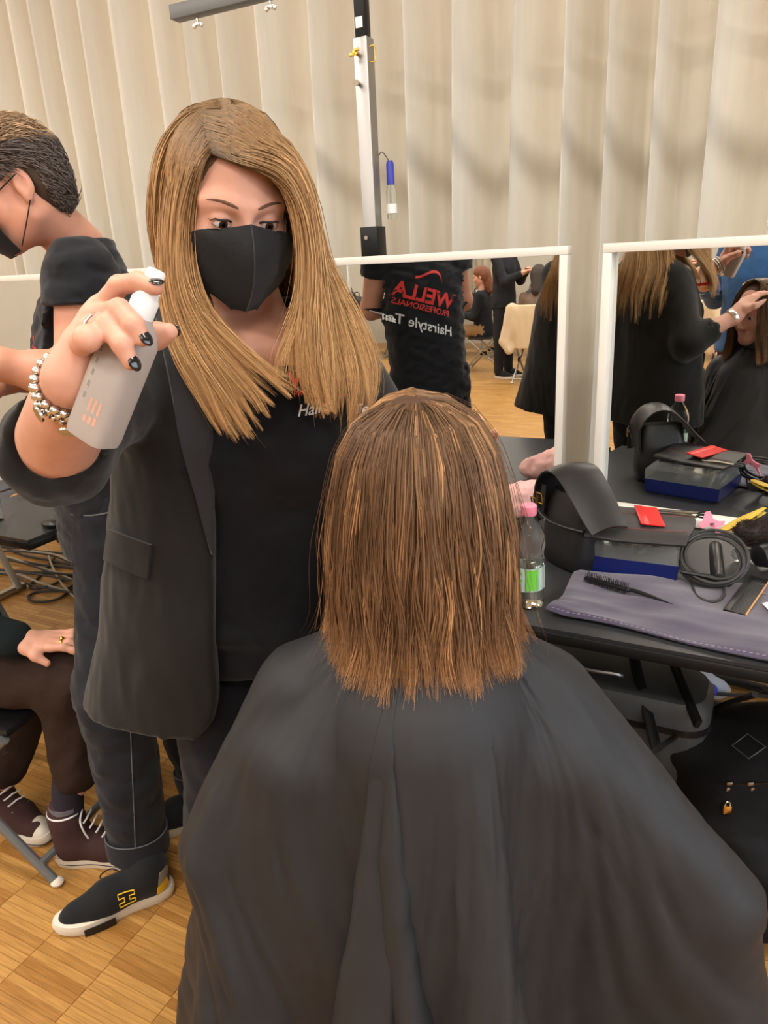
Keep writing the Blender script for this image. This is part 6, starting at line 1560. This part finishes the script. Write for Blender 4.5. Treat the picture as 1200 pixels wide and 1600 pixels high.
# wide black comb near the towel's edge
def black_comb():
    a, e = W(PZ(1143, 958, ZT+.012)), W(PZ(1182, 904, ZT+.012)); d = norm(e-a); R = frame3(d); L = np.linalg.norm(e-a); c = (a+e)/2; t = empty('black_comb', np.array([c[0], c[1], ZT]), 'wide flat black comb lying diagonally across the purple towel', 'comb')
    b = MB(); b.box(c+R[:, 0]*-.010+[0, 0, .003], (.014, L, .005), R=R, bev=.001); b.build('spine', M['black_plastic'], t); b = MB()
    for k in range(46): b.box(a+d*L*(k+.5)/46+R[:, 0]*.012+[0, 0, .003], (.030, L/46*.62, .0022), R=R)
    b.build('teeth', M['black_plastic'], t); b = MB(); b.box(c+R[:, 0]*.012+[0, 0, .0025], (.028, L, .0008), R=R); b.build('web', M['black_plastic'], t)
    b = MB(); b.box(c+R[:, 0]*.028+[0, 0, .003], (.003, L, .003), R=R, bev=.0005); b.build('end_tooth', M['wood_handle'], t)
black_comb()
_q = W(PZ(1207, 955, ZT+.012)); b = MB(); b.prism([(0, -.04), (.06, -.055), (.07, .03), (-.012, .035), (-.022, .026)], 0, .0012); o = mesh_obj('paper_card', b.arr() @ rotz(.1).T+_q+[.004, 0, .003], b.F, M['paper'], smooth=False); tag(o, 'blank white card with cut corner on the purple towel', 'card')
b = MB(); _a, _b = W(PZ(1180, 925, ZT+.012)), W(PZ(1198, 929, ZT+.012)); b.tube([_a, _b], .0022, 8); tag(b.build('hair_grip', M['silver']), 'thin silver hair grip lying next to the white card', 'hair grip')
# scissors behind, on the case
b = MB(); _a = GC[18, 11]+[0, 0, .010]
t = empty('scissors', _a, 'black handled scissors lying behind the red comb', 'scissors')
for s in (-1, 1):
    b = MB(); b.tube([_a+UB*-.02+VB*.004*s+[0, 0, .002*s], _a+UB*.03+VB*.0+[0, 0, .002*s], _a+UB*.075+VB*.010*s+[0, 0, .002*s]], [.001, .003, .003], 6); b.build('blade', M['zip'], t)
    b = MB(); b.tube([_a+UB*.088+VB*(.012*s)+np.array([0, 0, .002])+UB*.014*math.cos(q)+VB*.010*math.sin(q) for q in np.linspace(0, 2*PI, 16)[:-1]], .0026, 6, closed=True); b.build('finger_ring', M['black_plastic'], t)

# ================================================================== left-hand table
def LT(px, py): q = W(PZ(px, py, ZT)); q[2] = ZT; return q
def pump_bottle(p, label, h=.14, r=.022, cap='white_plastic'):
    t = empty('pump_bottle', p, label, 'bottle', 'white bottles on the left table'); a = MB(); a.lathe([(r*.9, 0), (r, .004), (r, h*.72), (r*.6, h*.80), (r*.42, h*.82), (r*.42, h*.86)], 20, t=p); a.build('bottle_body', M['white_plastic'], t)
    a = MB(); a.lathe([(r*.5, h*.85), (r*.5, h*.93), (r*.3, h*.94), (r*.3, h), (r*.2, h*1.01)], 14, t=p); a.build('pump', M[cap], t)
_l = LT(4, 748); pump_bottle(_l, 'tall cream bottle at the front of the left table', .20, .026)
for k, (dx, dy, h, lb_) in enumerate(((.06, .12, .17, 'slim white bottle with pump standing between cream and short bottles'), (.13, .16, .15, 'short white bottle by the mirror on the left table'), (-.04, .16, .18, 'white bottle standing behind the tall cream bottle'), (.20, .20, .16, 'small white bottle nearest the man\'s elbow on the left table'))): pump_bottle(_l+[dx, dy, 0], lb_, h, .02)
def tail_comb(a, e, label, m1, r0, br=False):
    t = empty('tail_comb', a, label, 'comb'); b = MB(); d = e-a; b.tube(catmull([a+[0, 0, .010], a+d*.4+[0, 0, .014], e+[0, 0, .012]], 12), np.linspace(r0*.35, r0, 12), 8); b.build('handle', M[m1], t)
    b = MB(); b.tube([e+[0, 0, .014], e+d*.5+[0, 0, .016]], [r0*1.3, r0*1.6], 10); b.build('head', M['black_plastic'], t)
    c = MB()
    for k in range(60): q = e+d*(.02+.46*(k % 20)/20)+[0, 0, .016]; an = 2*PI*k/60*7; n_ = norm(np.cross(d, [0, 0, 1.0])); c.tube([q, q+(n_*math.cos(an)+np.array([0, 0, 1])*math.sin(an))*r0*2.6], .0008, 4)
    c.build('bristles', M['bristle'], t)
tail_comb(LT(18, 780), LT(72, 764), 'brush with pale wooden handle on the left table', 'wood_handle', .0075)
tail_comb(LT(0, 773), LT(66, 757), 'brush with glossy black handle beside the wooden brush', 'black_plastic', .008)
_q = LT(84, 822); b = MB(); b.lathe([(.02, 0), (.030, .004), (.032, .014), (.024, .022), (.010, .024)], 22, t=_q, sx=1.3); tag(b.build('powder_tin', M['black_plastic']), 'flat round black tin at the front edge of the left table', 'tin')
_q = LT(-8, 812); b = MB(); b.lathe([(.025, 0), (.027, .003), (.030, .07), (.029, .07), (.026, .006)], 22, t=_q); tag(b.build('drinking_glass', M['glass_clear']), 'clear plastic cup at the left edge of the left table', 'cup')
# ================================================================== cables on the floor
def cable(pts, r, m, label, grp):
    b = MB(); b.tube(catmull(pts, 60), r, 7); o = tag(b.build('power_cable', M[m]), label, 'cable', grp); return o
r4 = np.random.default_rng(31)
for k in range(11):
    y0 = 2.22+.035*k; pts = []
    for x in np.linspace(-4.3, -1.9, 12): pts.append((x, y0+.05*math.sin(x*3.1+k*1.7)+r4.normal(0, .02), .008+.012*(k % 3)+.004*abs(math.sin(x*5+k))))
    cable(pts, .0058 if k % 3 else .0075, 'cable' if k % 4 else 'cable_pale', 'grey cable in the tangled bundle on the floor under the left table', 'cables under the left table')
for k in range(9):
    y0 = 2.22+.045*k; pts = []
    for x in np.linspace(-1.08, 1.0, 13): pts.append((x, y0+.06*math.sin(x*3.7+k*1.3)+r4.normal(0, .02), .008+.012*(k % 3)+.004*abs(math.sin(x*5+k))))
    cable(pts, .0065 if k % 2 else .0080, 'cable', 'dark cable in the tangled bundle on the floor under the right table', 'cables under the right table')
_c = [W(PZ(x, y, .008)) for x, y in ((85, 872), (60, 902), (46, 915), (62, 920), (105, 905), (120, 908), (100, 922), (60, 925), (44, 932), (55, 940), (90, 936), (118, 915))]
cable(_c, .0062, 'cable', 'grey cable looping out onto the floor beside the man\'s leg', 'loose cables')
_c = [W(PZ(x, y, .02)) for x, y in ((74, 858), (80, 880), (92, 905), (108, 925), (125, 940))]
cable(_c, .0060, 'cable_pale', 'pale cable hanging from the left table edge to the floor', 'loose cables')
# ================================================================== luggage under the right table
def suitcase():
    # hard grey case standing on its wheels
    c = W(PZ(920, 1075, .50)); cx, cy = c[0]+.0, c[1]+.11; t = empty('hard_suitcase', np.array([cx, cy, 0]), 'grey hard-shell case standing under the right-hand table', 'suitcase')
    def ring(hx, hy, z, r=.06):
        o = []
        for sx, sy, a0 in ((1, 1, 0), (-1, 1, PI/2), (-1, -1, PI), (1, -1, 1.5*PI)):
            for k in range(6): a = a0+k*PI/10; o.append((cx+sx*(hx-r)+r*math.cos(a), cy+sy*(hy-r)+r*math.sin(a), z))
        return np.array(o)
    b = MB(); b.loft([ring(.25, .085, .015), ring(.265, .10, .03), ring(.27, .105, .42)]); b.build('base_shell', M['grey_suitcase'], t, autos=40)
    b = MB(); b.loft([ring(.27, .105, .432), ring(.268, .103, .47), ring(.255, .09, .493), ring(.23, .065, .50)]); b.build('lid_shell', M['grey_suitcase'], t, autos=40)
    b = MB(); b.loft([ring(.272, .107, .418), ring(.272, .107, .434)]); b.build('seam_band', M['black_plastic'], t)
    for k in range(4): b = MB(); b.box((cx-.15+.10*k, cy-.105, .23), (.012, .006, .34), bev=.003); b.build('rib', M['steelgrey'], t)
    for sx in (-1, 1):
        for sy in (-1, 1): b = MB(); b.lathe([(.016, -.009), (.019, -.006), (.019, .006), (.016, .009)], 14, R=frame_z((1, 0, 0)), t=(cx+sx*.20, cy+sy*.06, .019)); b.build('wheel', M['black_plastic'], t)
    b = MB(); b.tube(catmull([(cx-.06, cy-.04, .498), (cx-.06, cy-.06, .522), (cx+.0, cy-.07, .526), (cx+.06, cy-.06, .522), (cx+.06, cy-.04, .498)], 20), .006, 8); b.build('carry_handle', M['alu'], t)
suitcase()
def backpack():
    c = W(PZ(1150, 1250, .25)); base = np.array([c[0]+.04, c[1]+.02, 0]); t = empty('trolley_backpack', base, 'black fabric backpack on trolley bars with a small padlock', 'backpack')
    tv = U(base); F = Field(tv-[.28, .26, .0], tv+[.36, .30, .52], .009)
    F.loft(tv, np.eye(3), [(.02, .04, .0, .20, .15), (.06, .04, 0, .235, .165), (.22, .04, 0, .24, .165), (.34, .05, .02, .225, .15), (.42, .07, .04, .17, .11), (.44, .08, .05, .09, .05)], .03, 2.8)
    F.loft(tv, np.eye(3), [(.04, .06, -.16, .16, .05), (.22, .06, -.165, .16, .055), (.26, .06, -.15, .13, .03)], .02, 3)
    F.ell(tv+[-.13, .08, .36], (.10, .07, .06), None, .04); F.disp(lambda p: (.010*crease((p-tv)*np.array([12, 12, 9]), 13)).astype(np.float32)); V, Fq = F.mesh(2); V[:, 2] = np.maximum(V[:, 2], .004); o = mesh_obj('bag_body', W(V), Fq, M['backpack'], t); bb = bvh(V, Fq)
    def on(px, py, l=.002):
        h = bb.ray_cast(Vector((0, 0, CAMH)), Vector(norm(ray(px, py)))); return np.array(h[0])+np.array(h[1])*l*(1 if np.dot(h[1], ray(px, py)) < 0 else -1) if h[0] is not None else P(px, py, 1.15)
    # telescopic bars
    for (x0, y0, x1, y1) in ((985, 1005, 1018, 1140), (1043, 1012, 1080, 1105)):
        f0 = 1.60; a, e = P(x0, y0, 1.62), P(x1, y1, 1.44); b = MB(); d = norm(e-a); b.box((a+e)/2, (.024, np.linalg.norm(e-a)+.10, .014), R=frame3(d, (0, 1, .3)), bev=.003); b.build('trolley_bar', M['black_metal'], t, view=True)
    a, e = P(985, 1002, 1.63), P(1043, 1009, 1.63); b = MB(); b.tube([a-[.01, 0, 0], e+[.01, 0, 0]], .014, 12); b.build('grip', M['black_plastic'], t, view=True)
    # zip line, zip pullers, padlock, diamond badge
    zl = [on(px, py) for px, py in np.stack([np.linspace(1110, 1200, 16), 1222+4*np.sin(np.linspace(0, 3, 16))], 1)]; b = MB(); b.tube(zl, .003, 6); b.build('zip', M['black_plastic'], t, view=True)
    for px in (1140, 1172):
        q = on(px, 1225, .006); b = MB(); b.box(q, (.014, .006, .010), bev=.002); zp = b.build('zip_slider', M['zip'], t, view=True); b = MB(); b.box(q+[-.004 if px < 1150 else .004, -.004, -.024], (.008, .003, .034), bev=.001); b.build('zip_puller', M['zip'], zp, view=True)
    q = on(1136, 1262, .010); b = MB(); b.box(q, (.018, .009, .020), bev=.002); pl = b.build('padlock', M['gold'], t, view=True); b = MB(); b.tube([q+[.006*math.cos(x), 0, .010+.010*math.sin(x)] for x in np.linspace(0, PI, 10)], .0016, 6); b.build('shackle', M['silver'], pl, view=True)
    q = on(1168, 1166, .002); b = MB(); n = 4; ds = [on(1168+dx, 1166+dy, .003) for dx, dy in ((0, -18), (28, 2), (2, 20), (-24, 0))]; b.tube([ds[0], (ds[0]+ds[1])/2, ds[1], (ds[1]+ds[2])/2, ds[2], (ds[2]+ds[3])/2, ds[3], (ds[3]+ds[0])/2], .0016, 5, closed=True); b.build('diamond_patch', M['grey_suitcase'], t, view=True)
    b = MB(); b.tube(catmull([on(1010, 1180, .004), on(1060, 1150, .006), on(1120, 1110, .006), on(1180, 1085, .006)], 20), .006, 8); b.build('seam_piping', M['backpack'], t, view=True)
backpack()
# blue and grey shoe behind the trolley bars
q = PZ(1075, 1082, 0); sh = empty('sports_shoe', W(q), 'pale grey and blue sports shoe on the floor behind the backpack', 'shoe'); sneaker(sh, q+[-.08, .02, 0], q+[.13, -.03, 0], 'pale_grey', 'rubber_white', h=.005)
q2 = PZ(1103, 1078, .05); b = MB(); b.ball(q2, (.04, .03, .026), 14, 10); b.build('heel_tab', M['blue'], sh, view=True)
# ================================================================== the far side of the hall, seen in the mirrors
def Uv(x, y, z): return U(np.array([x, y, z], float))
def vdir(x, y, z=0): return U(np.array([x, y, z], float))
def seated(x, y, fx, fy, wr=None):
    f = norm((fx, fy, 0)); l = np.cross([0, 0, 1.0], f); p = np.array([x, y, .52]); nk = p+[0, 0, .50]+f*.02
    J = dict(pel=p, nk=nk, shL=nk+l*.17-[0, 0, .05], shR=nk-l*.17-[0, 0, .05], hc=nk+f*.02+[0, 0, .185], hpL=p+l*.08, hpR=p-l*.08, knL=p+f*.42+l*.10, knR=p+f*.42-l*.10)
    J['anL'] = J['knL']*[1, 1, 0]+[0, 0, .09]-f*.02; J['anR'] = J['knR']*[1, 1, 0]+[0, 0, .09]-f*.06
    for s, g in (('L', 1), ('R', -1)): J['el'+s] = J['sh'+s]-[0, 0, .26]+l*.04*g+f*.06; J['wr'+s] = J['el'+s]+f*.22+[0, 0, .04]-l*.06*g
    J = {k: U(v) for k, v in J.items()}; J['hf'] = vdir(*(f+np.array([0, 0, -.25]))); J['ftL'] = J['ftR'] = vdir(*f); return J
def standing(x, y, fx, fy, h=1.0):
    f = norm((fx, fy, 0)); l = np.cross([0, 0, 1.0], f); p = np.array([x, y, .95*h]); nk = p+[0, 0, .52*h]
    J = dict(pel=p, nk=nk, shL=nk+l*.18-[0, 0, .05], shR=nk-l*.18-[0, 0, .05], hc=nk+f*.02+[0, 0, .185], hpL=p+l*.085-[0, 0, .03], hpR=p-l*.085-[0, 0, .03], knL=np.array([x, y, .5])+l*.10, knR=np.array([x, y, .5])-l*.10, anL=np.array([x, y, .09])+l*.11, anR=np.array([x, y, .09])-l*.11)
    for s, g in (('L', 1), ('R', -1)): J['el'+s] = J['sh'+s]-[0, 0, .27]+l*.06*g; J['wr'+s] = J['el'+s]+f*.20+[0, 0, .08]-l*.05*g
    J = {k: U(v) for k, v in J.items()}; J['hf'] = vdir(*(f+np.array([0, 0, -.2]))); J['ftL'] = J['ftR'] = vdir(*f); return J
HB = mat('auburn_hair', S(120, 70, 44), .6, bump=.3, bscale=200, stretch=(6, 6, .5)); HD = mat('dark_hair', S(52, 40, 34), .6, bump=.3, bscale=200, stretch=(6, 6, .5))
J = seated(-3.16, -5.12, -1, .05); bg_person(J, 'woman in black jumper and tan trousers seated sideways in the middle mirror', 'dark_cloth', 'tan', HB, hair_long=.12)
folding_chair(Uv(-3.12, -5.12, 0), vdir(-1, .05), 'silver folding chair under the woman in tan trousers in the middle mirror', lm='chrome')
J = seated(-2.28, -4.42, .05, -1); bg_person(J, 'person in taupe jumper with back turned, seated on the coat-draped chair', 'beige_knit', 'dark_cloth', HD, hair_long=.10, shoe_m='teal_shoe')
folding_chair(Uv(-2.28, -4.40, 0), vdir(.05, -1), 'silver folding chair with a cream coat hung on its back', lm='chrome')
# coat over that chair's back
c0 = np.array([-2.28, -4.14, 0]); F = Field(c0-[.42, .18, -.30], c0+[.42, .22, .98], .012)
F.loft(c0, np.eye(3), [(.42, 0, .02, .20, .055), (.60, 0, .02, .25, .055), (.80, 0, .01, .24, .055), (.90, 0, .0, .20, .05)], .03, 2.6)
for s in (-1, 1): F.cone(c0+[s*.22, .02, .86], c0+[s*.30, .05, .50], .07, .06, .04); F.cone(c0+[s*.30, .05, .50], c0+[s*.24, .06, .40], .055, .05, .03)
F.disp(lambda p: (.014*crease((p-c0)*np.array([12, 12, 6]), 21)).astype(np.float32)); V, Fq = F.mesh(2); tag(mesh_obj('coat', V, Fq, M['coat']), 'cream coat hanging over the back of a chair in the middle mirror', 'coat')
J = standing(-2.74, -4.60, 1, .3); J['wrL'] = Uv(-2.47, -4.40, 1.24); J['elL'] = Uv(-2.66, -4.36, 1.16); J['wrR'] = Uv(-2.46, -4.58, 1.26); J['elR'] = Uv(-2.58, -4.78, 1.15); bg_person(J, 'stylist in black working on the hair of the person in taupe', 'dark_cloth', 'dark_cloth', HD)
f0 = np.array([-1.06, -.28, 0]); JJ = standing(*(W(f0)[:2]), *(W(np.array([.25, 1.0, 0]))[:2])); bg_person(JJ, 'person in blue jumper and burgundy trousers standing beside the photographer', 'blue_knit', 'burgundy', HD, hair_long=.05, g=1.08)
J = standing(-5.6, -4.6, .6, .8); bg_person(J, 'stylist in black standing by the far row of tables', 'dark_cloth', 'denim', HB, hair_long=.08)
# far row of tables with mirrors, bags and bottles
for k, (x0, lb) in enumerate(((-6.4, 'first'), (-4.7, 'second'), (-3.0, 'third'), (-1.3, 'fourth'))):
    table(x0, x0+1.6, -6.9, -6.1, f'black folding table, {lb} from the left wall in the far row', 'far row of tables')
    mirror(x0+.8, -6.78, PI, f'white framed mirror on the {lb} table of the far row', group='far row of mirrors')
    r5 = np.random.default_rng(40+k)
    for j in range(5):
        x = x0+.15+.30*j+r5.uniform(-.03, .03); y = -6.35+r5.uniform(-.08, .08); p = np.array([x, y, .740])
        if j % 2 == 0:
            t = empty('toiletry_bag', p, f'black toiletry bag, {ORD[j//2]} from the left on the {lb} far table', 'bag', 'bags on the far tables'); h = r5.uniform(.14, .24)
            b = MB(); b.loft([np.array([p+[w*math.cos(a)*1.5, w*math.sin(a)*.8, z] for a in np.linspace(0, 2*PI, 17)[:-1]]) for z, w in ((0, .075), (.01, .085), (h*.6, .085), (h*.9, .06), (h, .03))]); b.build('bag_body', M['leather'], t)
            b = MB(); b.tube(catmull([p+[-.05, 0, h*.9], p+[-.03, 0, h*1.25], p+[.03, 0, h*1.25], p+[.05, 0, h*.9]], 14), .006, 7); b.build('handle', M['leather'], t)
        else:
            t = empty('lotion_bottle', p, f'white lotion bottle, {ORD[j//2]} from the left on the {lb} far table', 'bottle', 'bottles on the far tables'); h = r5.uniform(.16, .24)
            b = MB(); b.lathe([(.025, 0), (.028, .005), (.028, h*.75), (.012, h*.85), (.012, h*.9)], 16, t=p); b.build('bottle_body', M['white_plastic'], t)
            b = MB(); b.lathe([(.015, h*.9), (.015, h), (.01, h*1.02)], 12, t=p); b.build('cap', M['white_plastic' if k % 2 else 'black_plastic'], t)
# clothes rail with dark garments on the far left
rl = empty('clothes_rail', (-4.6, -5.55, 0), 'metal clothes rail hung with dark garments at the far side', 'clothes rail')
for x in (-5.3, -3.9):
    b = MB(); b.tube([(x, -7.35, .02), (x, -7.35, 1.7)], .014, 10); b.build('upright', M['chrome'], rl); b = MB(); b.box((x, -7.35, .02), (.05, .45, .03), bev=.005); b.build('foot', M['chrome'], rl)
b = MB(); b.tube([(-5.32, -7.35, 1.7), (-3.88, -7.35, 1.7)], .014, 10); b.build('rail', M['chrome'], rl)
for k in range(9):
    x = -5.2+.15*k; c0 = np.array([x, -7.35, 0]); b = MB(); rg = []
    for z, wx, wy in ((.75, .04, .22), (1.1, .045, .24), (1.45, .045, .23), (1.60, .035, .16), (1.66, .012, .04)): rg.append(np.array([c0+[wx*math.cos(a)*(1+.3*math.sin(3*a+k)), wy*math.sin(a), z] for a in np.linspace(0, 2*PI, 21)[:-1]]))
    b.loft(rg); o = tag(b.build('hanging_garment', M[('dark_cloth', 'burgundy', 'knit')[k % 3]]), f'{("black", "burgundy", "dark green")[k % 3]} garment, {("first", "second", "third", "fourth", "fifth", "sixth", "seventh", "eighth", "ninth")[k]} along the far clothes rail', 'garment', 'garments on the clothes rail')
